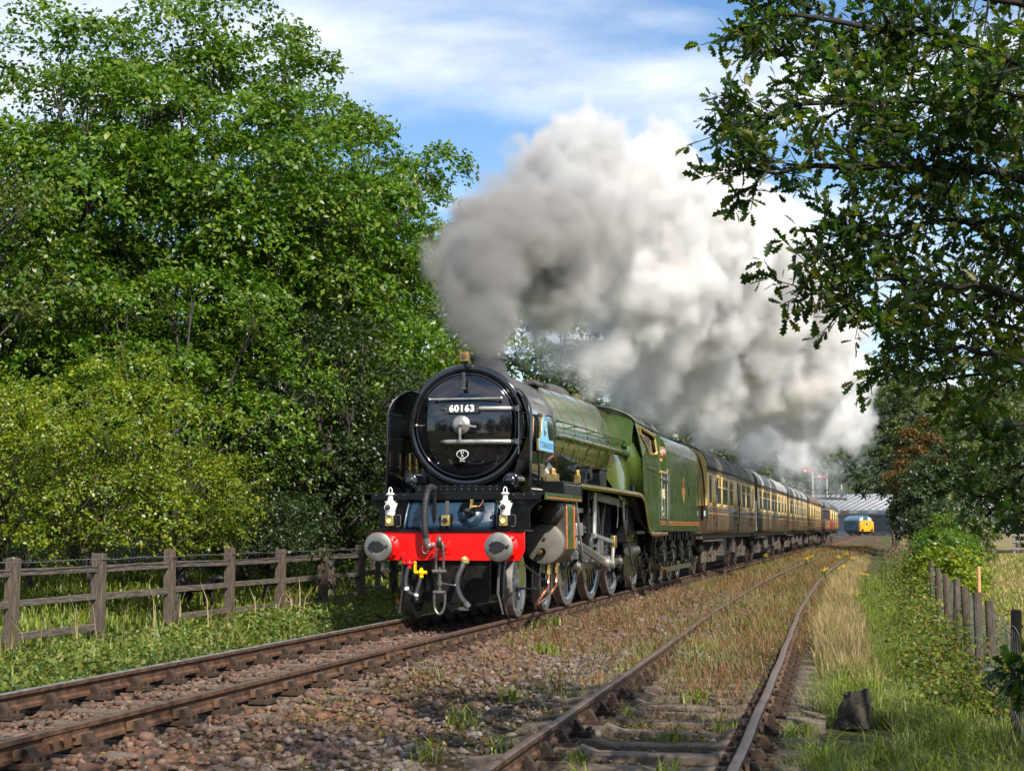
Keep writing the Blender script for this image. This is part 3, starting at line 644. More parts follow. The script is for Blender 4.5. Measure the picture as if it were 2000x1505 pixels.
# ---- deflectors
rowsD = [(1.08, 1.80, 1.05, 2.05), (1.08, 2.30, 1.05, 2.08), (1.08, 2.42, 1.05, 2.20), (1.08, 2.52, 1.05, 2.55), (1.08, 2.62, 1.05, 2.84), (1.08, 2.75, 1.05, 2.93), (1.08, 2.88, 1.05, 2.88),
         (1.075, 2.97, 1.06, 2.72), (1.05, 3.08, 1.10, 2.60), (1.01, 3.17, 1.15, 2.55), (.95, 3.25, 1.22, 2.55), (.87, 3.31, 1.32, 2.55), (.80, 3.34, 1.42, 2.55)]
for s in (-1, 1):
    mb = MB(); mb.grid([[(s*x, yf+(yr-yf)*t/8, z) for t in range(9)] for x, z, yf, yr in rowsD])
    d = mb.build('smoke_deflector', blk_gloss, loco, solid=.010, smooth=60)
    MB().tube([(s*1.0, 1.05, 1.82)]+[(s*x, yf, z) for x, z, yf, yr in rowsD], .010, 8).build('deflector_edge', blk, d)
    MB().tube([(s*1.14, 1.40, 1.98), (s*1.15, 1.36, 2.0), (s*1.15, 1.30, 2.85), (s*1.15, 1.32, 2.93), (s*1.14, 1.40, 2.97), (s*1.12, 2.40, 2.99)], .015, 10, 1).build('deflector_handrail', blk, d)
    MB().cyl((s*1.08, 1.40, 2.0), (s*1.15, 1.40, 2.0), .012).sphere((s*1.15, 1.4, 2.0), .024).cyl((s*1.08, 1.9, 2.98), (s*1.13, 1.9, 2.98), .012).build('handrail_stanchion', steel_d, d)
    rivets([(s*1.087, 1.15+.09*k, 1.86) for k in range(9)], d=(s, 0, 0), r=.009).build('deflector_rivet', steel_d, d)
    MB().cyl((s*.9, 1.25, 2.6), (s*1.08, 1.25, 2.6), .012).cyl((s*.9, 1.25, 2.95), (s*1.07, 1.25, 2.98), .012).build('deflector_stay', blk, d)
    if s > 0:
        outl = [(1.30, 2.42), (2.36, 2.42), (2.36, 2.60), (2.02, 2.60), (1.94, 2.66), (1.90, 2.76), (1.86, 2.88), (1.78, 2.97), (1.70, 2.99), (1.62, 2.97), (1.55, 2.88), (1.52, 2.76), (1.48, 2.66), (1.40, 2.60), (1.30, 2.60)]
        outl = [(y_-.02, z_) for y_, z_ in outl]
        nb = MB().prism(outl, 'yz', 1.13, 1.165).build('name_plate', brass, d, bevel=.004)
        cx, cz = 1.81, 2.66
        MB().prism([(cx+(y_-cx)*.95, cz+(z_-cz)*.94) for y_, z_ in outl], 'yz', 1.166, 1.17).build('plate_field', plate_blue, d)
        text('plate_letters', 'TORNADO', .135, mat('plate_navy', (0.004, 0.008, 0.05), .4), d, (1.171, 1.81, 2.51), SIDE, .002, .0, 1.1, 1.38)
        MB().prism([(1.69+.085*math.cos(t), 2.80+.115*math.sin(t)) for t in [2*math.pi*i/24 for i in range(24)]], 'yz', 1.171, 1.176).build('badge', badge_teal, d)
        MB().prism([(1.69+.05*math.cos(t), 2.80+.075*math.sin(t)) for t in [2*math.pi*i/24 for i in range(24)]], 'yz', 1.177, 1.18).build('badge_field', white, d)
        MB().prism([(1.69+.028*math.cos(t), 2.80+.04*math.sin(t)) for t in [2*math.pi*i/24 for i in range(24)]], 'yz', 1.181, 1.183).build('badge_center', badge_teal, d)
        MB().prism([(1.60, 2.72), (1.64, 2.69), (1.69, 2.675), (1.74, 2.69), (1.78, 2.72), (1.78, 2.69), (1.69, 2.64), (1.60, 2.69)], 'yz', 1.171, 1.175).build('badge_scroll', brass, d)
        MB().prism([(1.66, 2.93), (1.72, 2.93), (1.73, 2.96), (1.65, 2.96)], 'yz', 1.171, 1.175).build('badge_crown', mat('badge_grey', (.2, .2, .25), .4), d)
        bp_ = MB().box(1.088, 1.098, 1.62, 2.02, 2.06, 2.24).build('builder_plate', brass, d, bevel=.004)
        MB().box(1.099, 1.101, 1.65, 1.99, 2.08, 2.22).build('builder_plate_field', blk, d)
        mbt = MB()
        for k, (w0, w1) in enumerate(((1.70, 1.94), (1.74, 1.90), (1.68, 1.96), (1.74, 1.90), (1.69, 1.95))): mbt.box(1.1015, 1.103, w0, w1, 2.195-.025*k, 2.205-.025*k)
        mbt.build('builder_plate_lettering', brass, d)
# whistles behind the left deflector
for x, y_, h in ((-.86, 1.9, .20), (-1.0, 2.0, .18)):
    w = MB().cyl((x, y_, 2.25), (x, y_, 2.25+h), .05).cyl((x, y_, 2.06), (x, y_, 2.22), .02).cyl((x, y_, 2.18), (x, y_, 2.23), .06).box(x-.09, x+.09, y_-.05, y_+.05, 2.0, 2.04).build('whistle', brass, loco)

# ---- boiler and firebox
def rad(y): return float(np.interp(y, [3.9, 5.0, 7.2, 8.2, 9.0, 12.5], [.905, .925, .985, 1.0, 1.0, 1.0]))
def cz(y): return float(np.interp(y, [3.9, 8.2, 12], [2.82, 2.83, 2.83]))
ysb = np.linspace(3.88, 8.6, 14)
mb = MB(); nb_ = 72
mb.grid([[(rad(y)*math.cos(2*math.pi*k/nb_), y, cz(y)+rad(y)*math.sin(2*math.pi*k/nb_)) for k in range(nb_)] for y in ysb], closed=True)
mb.build('boiler', green, loco, smooth=60)
def fb(y, k, n=48):     # firebox wrapper: round top, sides running out and down
    t = k/n; w = 1.06+.06*smooth(8.6, 10.5, y)
    a = math.pi*t; x, z = math.cos(a), math.sin(a)
    return (x*1.0, z*1.0)
def fb_ring(y, grow=0.0):
    f = float(smooth(8.55, 9.6, y)); pts = []
    low = 2.83-(.55+.55*f); w = 1.0+.12*f
    pts.append((-(w-.14*(1-f)) - grow, low)); pts.append((-(w-.03*(1-f))-grow, (low+2.83)/2+.05))
    for k in range(41):
        a = math.pi*(1-k/40); rr_ = 1.0+grow; ww = 1.0+.02*f+grow
        pts.append((math.cos(a)*ww, 2.83+math.sin(a)*rr_))
    pts.append(((w-.03*(1-f))+grow, (low+2.83)/2+.05)); pts.append(((w-.14*(1-f))+grow, low))
    return [(x, y, z) for x, z in pts]
mb = MB(); mb.grid([fb_ring(y) for y in np.linspace(8.5, 12.3, 16)]); mb.build('firebox', green, loco, smooth=60)
mbb = MB()
for y in (4.45, 5.35, 6.35, 7.45, 8.45):
    ring0 = [[((rad(y)+d)*math.cos(2*math.pi*k/nb_), y+q, cz(y)+(rad(y)+d)*math.sin(2*math.pi*k/nb_)) for k in range(nb_)] for q, d in ((-.028, .0), (-.026, .007), (.026, .007), (.028, 0))]
    o = MB(); o.grid(ring0, closed=True); bnd = o.build('boiler_band', green, loco, smooth=60)
    for q in (-.03, .03):
        o = MB(); o.grid([[((rad(y)+d)*math.cos(2*math.pi*k/nb_), y+q+e, cz(y)+(rad(y)+d)*math.sin(2*math.pi*k/nb_)) for k in range(nb_)] for e, d in ((-.0042, .001), (-.0036, .0035), (.0036, .0035), (.0042, .001))], closed=True)
        o.build('band_lining', band_o, bnd, smooth=60)
for y in (9.5, 10.4):
    r0 = fb_ring(y-.008, .004); r1 = fb_ring(y+.008, .004); o = MB(); o.grid([r0, r1]); o.build('firebox_lining', orange, loco)
# dome, safety valves, small fittings
mb = MB(); n = 32
for i in range(8):
    t = i/7; h = .16*math.sin(t*math.pi/2); f = math.cos(t*math.pi/2)**.6 if t < 1 else 0.001
    if i == 0: rows = []
    rows.append([(.36*max(f, .001)*math.cos(2*math.pi*k/n), 7.6+.95*max(f, .001)*math.sin(2*math.pi*k/n), cz(7.6)+math.sqrt(max(.01, rad(7.6)**2-(.36*f*math.cos(2*math.pi*k/n))**2))-.03+h) for k in range(n)])
mb.grid(rows, closed=True); mb.build('dome', blk_dull, loco, smooth=60)
for dy in (-.13, .13):
    MB().cyl((0, 10.3+dy, 3.78), (0, 10.3+dy, 3.95), .07).cyl((0, 10.3+dy, 3.95), (0, 10.3+dy, 3.98), .085).build('safety_valve', brass_p, loco)
MB().box(.35, .55, 3.9, 4.5, 3.62, 3.70).build('top_lubricator', blk_dull, loco, bevel=.02)
for s in (-1, 1):
    # long handrail with stanchions, and the green ejector pipe
    hr = MB().cyl((s*1.02, 3.3, 3.0), (s*1.10, 12.0, 3.0), .016).build('boiler_handrail', green, loco)
    mbs = MB()
    for y in (3.6, 5.0, 6.6, 8.2, 9.8, 11.4): mbs.cyl((s*.9, y, 2.98), (s*(1.02+.08*(y-3.3)/8.7), y, 3.0), .012).sphere((s*(1.02+.08*(y-3.3)/8.7), y, 3.0), .026, 8)
    mbs.build('handrail_stanchion', green, hr)
    pp = MB().tube([(s*1.0, 3.05, 2.74), (s*1.04, 3.6, 2.76), (s*1.14, 12.0, 2.76)], .05, 14).build('ejector_pipe', green, loco)
    MB().tube([(s*.97, 2.6, 2.70), (s*1.0, 3.05, 2.74), (s*1.02, 3.55, 2.76)], .058, 14).build('pipe_elbow', blk_dull, pp)
    mbs = MB()
    for y in (4.3, 6.0, 7.7, 9.4): mbs.tube([(s*(1.04+.012*(y-3.6)), y, 2.70), (s*(1.0), y, 2.62)], .01, 6).lathe([(-.015, .056), (.015, .056)], (s*(1.045+.0119*(y-3.6)), y, 2.76), 'y', 14)
    mbs.build('pipe_clip', green, pp)
    # steam pipe from smokebox to cylinder, dull black
    MB().tube([(s*.70, 2.9, 2.35), (s*.95, 2.9, 2.10), (s*1.05, 2.85, 1.75)], .17, 18, 2).build('steam_pipe', blk_dull, loco)

# ---- running boards: front low length, step, long length, sweep down, cab foot
PATH = [(3.56, 2.0), (9.55, 1.985), (9.9, 1.97), (10.15, 1.93), (10.35, 1.86), (10.47, 1.76), (10.62, 1.60), (10.80, 1.42), (10.98, 1.30), (11.2, 1.235), (11.5, 1.215), (13.75, 1.215)]
for s in (-1, 1):
    v1 = MB().box(s*1.345, s*1.37, .82, 3.57, 1.70, 1.80).build('front_valance', green, loco, bevel=.003)
    MB().box(s*1.371, s*1.374, .85, 3.55, 1.725, 1.742).build('valance_lining', orange, v1)
    MB().box(s*.9, s*1.37, 3.57, 3.59, 1.72, 2.0).build('step_riser', blk, loco)
    rows = [[(s*.55, y, z), (s*1.37, y, z)] for y, z in PATH[:-1]]
    MB().grid(rows).build('running_board', blk, loco, solid=.02)
    d = .085
    top = PATH; bot = []
    for i, (y, z) in enumerate(PATH):
        a = PATH[max(i-1, 0)]; b_ = PATH[min(i+1, len(PATH)-1)]; dy, dz = b_[0]-a[0], b_[1]-a[1]; ln = math.hypot(dy, dz); bot.append((y+dz/ln*d*1.0, z-dy/ln*d))
    mb = MB(); mb.grid([[(s*1.372, y, z) for y, z in top], [(s*1.372, y, z) for y, z in bot]]); vl = mb.build('running_valance', green, loco, solid=.02)
    lin = [((t_[0]*.55+b_[0]*.45), (t_[1]*.55+b_[1]*.45)) for t_, b_ in zip(top, bot)]
    MB().tube([(s*1.384, y, z) for y, z in lin], .008, 6).build('valance_lining', orange, vl)
    # fittings on the board
    MB().box(s*1.0, s*1.365, 2.15, 3.56, 1.80, 2.0).build('sand_box', blk, loco, bevel=.008)
    rivets([(s*1.366, 2.25+.2*k, 1.95) for k in range(7)], d=(s, 0, 0), r=.01).build('sand_box_rivet', steel_d, loco)
    MB().box(s*1.0, s*1.25, 5.95, 6.60, 2.01, 2.30).box(s*.98, s*1.27, 5.9, 6.65, 2.30, 2.33).cyl((s*1.1, 6.5, 2.15), (s*1.1, 6.85, 2.15), .06).build('mechanical_lubricator', blk, loco, bevel=.012)
    MB().bar((s*1.05, 4.95, 2.0), (s*1.05, 5.4, 2.28), .22, .16).lathe([(-.1, .13), (.1, .13)], (s*1.1, 5.35, 2.22), 'x', 16).build('reverser_casing', blk, loco, bevel=.01)
    MB().box(s*1.1, s*1.2, 4.3, 4.38, 2.01, 2.16).cyl((s*1.15, 4.34, 2.16), (s*1.15, 4.34, 2.24), .045, n=6).build('oil_pot', brass, loco, bevel=.005)
    MB().box(s*1.05, s*1.2, 2.35, 2.6, 2.0, 2.12).cyl((s*1.12, 2.48, 2.12), (s*1.12, 2.48, 2.2), .05, n=8).build('oil_pot', brass, loco, bevel=.005)
    mbw = MB()
    for k in range(6): mbw.tube([(s*(1.02+.01*k), 2.3, 2.25+.01*k), (s*1.0, 2.8+.05*k, 2.40), (s*.98, 3.3+.03*k, 2.42+.02*k), (s*.96, 3.6, 2.36-.05*k)], .008, 6, 1)
    mbw.build('lubricator_pipe', copper, loco)
    MB().cyl((s*1.30, 9.2, 2.0), (s*1.30, 9.2, 2.10), .05).build('filler_cap', blk, loco)

# ---- cab
def cabx(z): return 1.37-.10*max(0, (z-2.9)/.5)**1.3
for s in (-1, 1):
    win = [(9.78, 3.20), (9.86, 3.25), (10.05, 3.255), (11.9, 3.18), (12.02, 3.12), (12.04, 2.90), (11.97, 2.84), (10.95, 2.80), (10.78, 2.82), (10.60, 2.90), (10.1, 3.08)]
    win = [(10.02, 3.28), (10.18, 3.30), (11.95, 3.23), (12.06, 3.16), (12.06, 2.88), (11.98, 2.83), (11.0, 2.80), (10.78, 2.83), (10.62, 2.92), (10.05, 3.16)]
    outer = [(9.72, 3.36), (12.55, 3.28), (12.55, 1.25), (11.5, 1.22), (11.2, 1.24), (10.98, 1.31), (10.8, 1.43), (10.62, 1.61), (10.47, 1.77), (10.35, 1.88), (10.25, 2.2), (10.1, 2.7), (9.78, 3.18)]
    # side sheet with a window opening: bridge outer and inner loops
    bm = bmesh.new()
    vo = [bm.verts.new((s*cabx(z), y, z)) for y, z in outer]; vi = [bm.verts.new((s*cabx(z), y, z)) for y, z in win]
    eo = [bm.edges.new((vo[i], vo[(i+1) % len(vo)])) for i in range(len(vo))]; ei = [bm.edges.new((vi[i], vi[(i+1) % len(vi)])) for i in range(len(vi))]
    bmesh.ops.triangle_fill(bm, edges=eo+ei, use_beauty=True)
    me = bpy.data.meshes.new('cab_side'); bm.to_mesh(me); bm.free(); me.materials.append(green)
    cs = link('cab_side', me, None, loco); k = cs.modifiers.new('solid', 'SOLIDIFY'); k.thickness = .02; k.offset = 0
    wf = [(s*(cabx(z)+.012), y, z) for y, z in win]
    MB().tube(wf+[wf[0], wf[1]], .032, 8).build('window_frame', brass, cs)
    MB().add([(s*(cabx(z)-.03), y, z) for y, z in win], [tuple(range(len(win)))]).build('window_glass', glass_d, cs)
    # door opening: rear pillar, low door, grab rails
    MB().box(s*1.30, s*1.37, 12.55, 12.62, 1.25, 3.28).box(s*1.30, s*1.37, 13.55, 13.75, 1.25, 2.40).build('cab_pillar', green, loco)
    MB().box(s*1.32, s*1.372, 12.62, 13.55, 1.25, 2.45).build('cab_lower_side', green, loco, bevel=.004)
    for zz in (1.42, 1.37, 2.36): MB().box(s*1.373, s*1.377, 12.66, 13.5, zz, zz+.02).build('cab_lining', orange, loco)
    MB().cyl((s*1.40, 12.66, 1.5), (s*1.40, 12.66, 2.5), .016).cyl((s*1.40, 13.6, 1.5), (s*1.40, 13.6, 2.6), .016).build('grab_rail', steel, loco)
    MB().box(s*1.30, s*1.42, 12.6, 13.6, 2.46, 2.52).build('arm_rest', brass_p, loco, bevel=.01)
    MB().cyl((s*1.40, 10.7, 2.52), (s*1.40, 11.8, 2.50), .02).cyl((s*1.40, 12.6, 2.34), (s*1.42, 13.8, 2.31), .022).build('side_handrail', green, loco)
    MB().box(s*1.26, s*1.30, 12.7, 12.76, 2.5, 3.26).box(s*1.26, s*1.30, 13.1, 13.16, 2.5, 3.2).build('side_window_frame', brass_p, loco)
    MB().add([(s*1.28, 12.76, 2.52), (s*1.28, 13.1, 2.52), (s*1.28, 13.1, 3.24), (s*1.28, 12.76, 3.24)], [(0, 1, 2, 3)]).build('side_window_glass', glass_d, loco)
    text('cab_figures', '60163', .30, cream_t, loco, (s*1.376, 13.06, 2.02), SIDE if s > 0 else (math.pi/2, 0, -math.pi/2), .002, .006, .88)
    MB().box(s*1.374, s*1.376, 12.95, 13.05, 1.68, 1.76).build('cab_notice', cream_t, loco)
    MB().box(s*1.374, s*1.376, 13.1, 13.17, 1.56, 1.63).build('cab_notice', cream_t, loco)
# front, roof, back wall of cab
mb = MB()
fr_ = fb_ring(10.0, .01)
arcp = [(1.27*math.sin(R(a)), 3.36+.40*math.cos(R(a))-.02) for a in range(-90, 91, 10)]
for s in (-1, 1): MB().add([(s*1.30, 9.95, 3.34), (s*1.37, 10.35, 1.95), (s*1.0, 10.0, 1.95), (s*.9, 9.75, 3.3)], [(0, 1, 2, 3)]).build('cab_front', green, loco, solid=.02)
rows = []
for y, rise in ((9.55, .40), (9.75, .42), (12.4, .40), (13.85, .36)):
    rows.append([(1.29*math.sin(R(a)), y-.0+.18*abs(math.sin(R(a)))*(y < 10), 3.335-.03*(y-9.6)/4+rise*math.cos(R(a))) for a in range(-90, 91, 7)])
rf = MB(); rf.grid(rows); rf.build('cab_roof', blk_dull, loco, solid=.025, smooth=60)
rfv = MB()
for y in (10.9, 12.3, 12.75): rfv.tube([(1.30*math.sin(R(a)), y, 3.34-.03*(y-9.6)/4+.41*math.cos(R(a))) for a in range(-85, 86, 10)], .014, 6)
rfv.box(.3, .9, 11.1, 12.1, 3.60, 3.68); rfv.build('roof_rib', blk_dull, loco)
MB().add([(1.25*math.sin(R(a)), 9.75, 3.33+.40*math.cos(R(a))) for a in range(-90, 91, 10)]+[(-1.2, 9.75, 2.9), (1.2, 9.75, 2.9)][::-1], [tuple(range(21))]).build('cab_front_plate', green, loco)
MB().box(-1.28, 1.28, 12.2, 12.24, 1.3, 3.35).build('backhead', blk_under, loco)
MB().box(-1.3, 1.3, 9.8, 13.7, 1.18, 1.24).build('cab_floor', blk_under, loco)

# ---- cylinders
for s in (-1, 1):
    x0 = s*1.02
    prof = [(.70, 1.74), (1.20, 1.74)]+[(1.20+.12*math.sin(R(a)), 1.62+.12*math.cos(R(a))) for a in (20, 40, 60, 80)]+[(1.325, 1.55), (1.325, 1.15)]
    prof += [(1.02+.315*math.cos(R(a)), 1.06+.315*math.sin(R(a))) for a in (10, -15, -40, -65, -90, -115)]+[(.70, .85)]
    cyl = MB().prism([(s*a, b_) for a, b_ in prof], 'xz', 2.42, 3.20).build('cylinder', mat('cylinder_brown', (0.055, 0.043, 0.038), .45, 0, .3, 5, .1, 30), loco, smooth=30)
    # green cladding with orange edge lines
    cl = [p for p in prof if p[0] > 1.19 and p[1] > .88]
    MB().grid([[(s*(a+.006), y, b_) for a, b_ in cl] for y in (2.50, 3.12)]).build('cylinder_cladding', green, cyl, smooth=60)
    for y in (2.50, 3.12): MB().tube([(s*(a+.010), y, b_) for a, b_ in cl], .011, 6).build('cladding_lining', orange, cyl)
    rivets([(s*1.335, y, z) for y in (2.48, 3.14) for z in (1.2, 1.3, 1.4, 1.5, 1.6)], d=(s, 0, 0), r=.008).build('cladding_screw', steel_d, cyl)
    MB().lathe([(2.30, .001), (2.302, .26), (2.315, .302), (2.34, .312), (2.43, .312)], (x0, 0, 1.06), n=56).build('cylinder_cover', cover_steel, cyl, smooth=50)
    MB().cyl((x0+.02, 2.30, 1.16), (x0+.02, 2.26, 1.15), .022, n=8).build('cover_stud', cover_steel, cyl)
    rv = MB().cyl((x0-.02, 2.30, .94), (x0-.02, 2.24, .94), .06, n=12).build('relief_valve', blk, cyl)
    MB().cyl((x0-.04, 2.24, .94), (x0-.05, 2.19, .935), .038, n=10).build('valve_cap', brass, cyl)
    MB().lathe([(2.14, .001), (2.15, .19), (2.17, .21), (2.42, .215)], (s*1.10, 0, 1.58), n=32).build('valve_chest_cover', mat('chest_brown', (0.035, 0.028, 0.026), .4, .2, .3, 5), cyl, smooth=50)
    MB().cyl((s*1.0, 2.14, 1.62), (s*1.0, 2.05, 1.62), .05).sphere((s*1.0, 2.03, 1.62), .055).build('tail_rod_cover', blk_gloss, cyl)
    rivets([(s*1.10+.18*math.cos(t), 2.145, 1.58+.18*math.sin(t)) for t in [2*math.pi*i/9 for i in range(9)]], r=.016).build('cover_bolt', blk, cyl)
    # drain cocks in copper
    for k, y0 in enumerate((2.45, 3.05)):
        dp = MB().tube([(s*1.05, y0, .80), (s*1.06, y0, .50), (s*1.06, y0-.1, .38), (s*1.06, y0-.55-.2*k, .28-.03*k), (s*1.06, 1.6, .22-.03*k)], .026, 10, 2).build('drain_pipe', copper, cyl)
        MB().cyl((s*1.05, y0, .70), (s*1.05, y0, .60), .045, n=6).cyl((s*1.05, y0, .80), (s*1.05, y0, .70), .03).build('pipe_union', brass, cyl)
    # hanging step in front
    stp = MB().box(s*1.02, s*1.09, .60, .625, .47, .86).build('front_step', mat('step_green', (0.075, 0.085, 0.02), .4, 0, .3, 8) if s > 0 else blk, loco)
    MB().box(s*1.0, s*1.26, .52, .74, .44, .465).bar((s*1.1, .62, .78), (s*1.2, 1.4, .55), .03, .02).build('step_tread', blk, stp, bevel=.004)
    MB().bar((s*.70, .75, .80), (s*.70, .68, .35), .05, .03).bar((s*.70, .68, .36), (s*.76, .72, .08), .05, .03).build('guard_iron', blk_dull, loco, bevel=.005)

# ---- wheels
def wheel_parts(rad_, spokes, hubr, width=.135, weight=None, rim=.075):
    t_ = MB().lathe([(-.065, rad_-rim), (-.065, rad_+.028), (-.045, rad_+.030), (-.03, rad_+.006), (.06, rad_-.004), (.07, rad_-.012), (.07, rad_-rim)], (0, 0, 0), 'x', 56, closed=True).mesh('wheel', tyre_m, 30)
    c = MB()
    c.lathe([(-.05, rad_-rim-.06), (-.05, rad_-rim+.002), (.055, rad_-rim+.002), (.055, rad_-rim-.02), (.03, rad_-rim-.06)], (0, 0, 0), 'x', 56, closed=True)
    c.lathe([(-.08, .001), (-.08, hubr), (.085, hubr), (.095, hubr*.8), (.10, hubr*.5), (.10, .001)], (0, 0, 0), 'x', 28)
    for i in range(spokes):
        a = 2*math.pi*(i+.5)/spokes; d = (0, math.cos(a), math.sin(a))
        c.bar((0.0, d[1]*hubr*.8, d[2]*hubr*.8), (0, d[1]*(rad_-rim-.03), d[2]*(rad_-rim-.03)), .075, .06, up=(1, 0, 0), w2=.045, h2=.045)
    if weight:
        a0, a1, dep = weight
        poly = arc((0, 0), rad_-rim-.01, a0, a1, 12); inner = arc((0, 0), rad_-rim-dep, a1, a0, 2)
        c.prism(poly+inner[1:-1], 'yz', -.03, .062)
    return t_, c.mesh('wheel_center', spoke_m, 35)
WH = {}
def wheel(parent, key, s, y, args, rot=0):
    if key not in WH: WH[key] = wheel_parts(*args[0], **args[1])
    t_, c = WH[key]
    o = link('wheel', t_, None, parent, (s*.76, y, args[0][0]), (rot, 0, 0 if s > 0 else math.pi))
    link('wheel_center', c, None, o)
    return o
AX = {'bogie': ((.483, 10, .12), {}), 'driver': ((1.016, 20, .17), {'weight': (20, 100, .22)}), 'trail': ((.56, 12, .13), {}), 'tender': ((.635, 1, .45), {}), 'coach': ((.457, 1, .33), {})}
YB = (1.45, 3.36); YD = (5.15, 7.36, 9.57); YT = 12.35
for s in (-1, 1):
    for y in YB:
        w = wheel(loco, 'bogie', s, y, AX['bogie'], rot=.2*y)
    for y in YD: wheel(loco, 'driver', s, y, AX['driver'], rot=2.6)
    wheel(loco, 'trail', s, YT, AX['trail'])
mb = MB()
for y in YB: mb.cyl((-.8, y, .483), (.8, y, .483), .08)
for y in YD: mb.cyl((-.8, y, 1.016), (.8, y, 1.016), .10)
mb.cyl((-.8, YT, .56), (.8, YT, .56), .08); mb.build('axle', blk_under, loco)
# bogie frame
mb = MB()
for s in (-1, 1): mb.box(s*.60, s*.64, 1.0, 3.9, .34, .78); mb.box(s*.62, s*.68, 1.3, 1.6, .3, .72); mb.box(s*.62, s*.68, 3.2, 3.5, .3, .72)
mb.box(-.62, .62, .95, 1.0, .35, .78); mb.box(-.6, .6, 2.0, 2.9, .5, .85)
mb.build('bogie_frame', blk_under, loco)
MB().box(-.62, .62, .56, .60, .25, .84).build('front_cover_plate', blk_under, loco)
# between the frames
MB().box(-.55, .55, 4.0, 11.5, .85, 1.95).build('frame_stretcher', blk_under, loco)
MB().box(-.95, .95, 9.9, 12.2, .95, 2.0).prism([(10.2, .55), (12.0, .55), (12.2, 1.2), (10.0, 1.2)], 'yz', -.9, .9).build('ash_pan', blk_under, loco)
for s in (-1, 1):
    c = s*1.08
    MB().cyl((c, 3.2, 1.06), (c, 4.6, 1.06), .038).build('piston_rod', steel, loco)
    MB().bar((c, 3.25, 1.30), (c, 5.3, 1.30), .09, .07).bar((c, 3.25, 1.23), (c, 5.3, 1.23), .11, .035).build('slide_bar', steel_d, loco, bevel=.006)
    MB().box(c-.07, c+.07, 4.28, 4.68, .96, 1.22).box(c-.09, c+.09, 4.2, 4.75, 1.17, 1.38).cyl((c-.12, 4.45, 1.06), (c+.1, 4.45, 1.06), .06).build('crosshead', steel, loco, bevel=.01)
    MB().box(s*.62, s*1.16, 5.28, 5.36, 1.0, 1.95).build('motion_bracket', blk_under, loco)
    pin = (7.46, .655)
    rod = MB()
    rod.bar((c+.02*s, 4.45, 1.06), (c+.02*s, pin[0], pin[1]), .05, .105, h2=.15); rod.lathe([(-.05, .085), (.05, .085)], (c+.02*s, 4.45, 1.06), 'x', 20); rod.lathe([(-.06, .14), (.06, .14)], (c+.02*s, pin[0], pin[1]), 'x', 24)
    rod.build('connecting_rod', steel, loco, bevel=.008)
    fl = MB().bar((c+.05*s, 4.62, 1.04), (c+.05*s, pin[0]-.2, pin[1]+.025), .012, .05, h2=.08).build('rod_flute', steel_d, loco)
    cr = MB()
    ys3 = [y+.10 for y in YD]
    cr.bar((s*.95, ys3[0], .655), (s*.95, ys3[1], .655), .045, .11).bar((s*.95, ys3[1], .655), (s*.95, ys3[2], .655), .045, .11)
    for y in ys3: cr.lathe([(-.05, .12), (.05, .12)], (s*.95, y, .655), 'x', 24)
    cr.build('coupling_rod', steel_d, loco, bevel=.008)
    pn = MB()
    for y in ys3: pn.cyl((s*.82, y, .655), (s*1.03, y, .655), .06)
    pn.cyl((s*.82, pin[0], .655), (s*1.22, pin[0], .655), .065); pn.build('crank_pin', steel, loco)
    MB().bar((s*1.20, pin[0], .655), (s*1.20, 7.62, 1.04), .05, .11).lathe([(-.04, .09), (.04, .09)], (s*1.20, pin[0], .655), 'x', 18).build('return_crank', steel, loco, bevel=.008)
    MB().bar((s*1.20, 7.62, 1.04), (s*1.16, 5.95, 1.17), .035, .07, h2=.06).build('eccentric_rod', steel, loco, bevel=.005)
    MB().box(s*1.15, s*1.24, 7.52, 7.74, .93, 1.16).build('rod_bearing', brass, loco, bevel=.015)
    el = MB()
    pts = [(5.98+.05*math.sin(t*3.1), 1.15+.75*t) for t in [i/8 for i in range(9)]]
    for off in (-.05, .05): el.tube([(s*1.13, y+off, z) for y, z in pts], .03, 8)
    el.box(s*1.10, s*1.16, 5.88, 6.08, 1.12, 1.2); el.box(s*1.10, s*1.16, 5.88, 6.1, 1.84, 1.92)
    el.build('expansion_link', steel, loco)
    MB().bar((s*1.06, 5.95, 1.60), (s*1.06, 4.0, 1.58), .04, .08).bar((s*1.06, 4.0, 1.58), (s*1.06, 3.2, 1.58), .05, .05).build('radius_rod', steel, loco, bevel=.005)
    MB().bar((s*1.18, 4.02, 1.72), (s*1.18, 4.55, .90), .04, .07).bar((s*1.16, 4.55, .92), (s*1.12, 4.42, 1.0), .04, .06).build('combination_lever', steel, loco, bevel=.005)
    MB().bar((s*1.02, 5.55, 1.38), (s*1.02, 5.55, 1.94), .07, .16).bar((s*1.02, 5.7, 1.38), (s*1.02, 5.7, 1.9), .05, .06).build('link_bracket', steel, loco, bevel=.01)
    MB().bar((s*1.02, 6.2, 1.88), (s*1.02, 10.3, 1.75), .05, .15).build('reach_rod', steel_d, loco, bevel=.006)
    MB().prism([(6.3, 1.92), (6.75, 1.92), (6.75, 1.75), (6.55, 1.52), (6.4, 1.5), (6.3, 1.6)], 'yz', s*1.0, s*1.06).build('weigh_shaft_bracket', blk, loco, bevel=.01)
    for y in (8.6, 9.4): MB().tube([(s*1.1, y, 1.85), (s*1.12, y+.02, 1.6), (s*1.1, y, 1.3)], .012, 6, 1).build('hanger', steel_d, loco)
    # injector pipes and bits below the cab
    MB().tube([(s*1.15, 8.95, 1.80), (s*1.18, 9.0, 1.2), (s*1.18, 9.6, .95), (s*1.18, 9.8, .6), (s*1.15, 10.6, .4)], .022, 8, 2).build('sand_pipe', steel_d, loco)
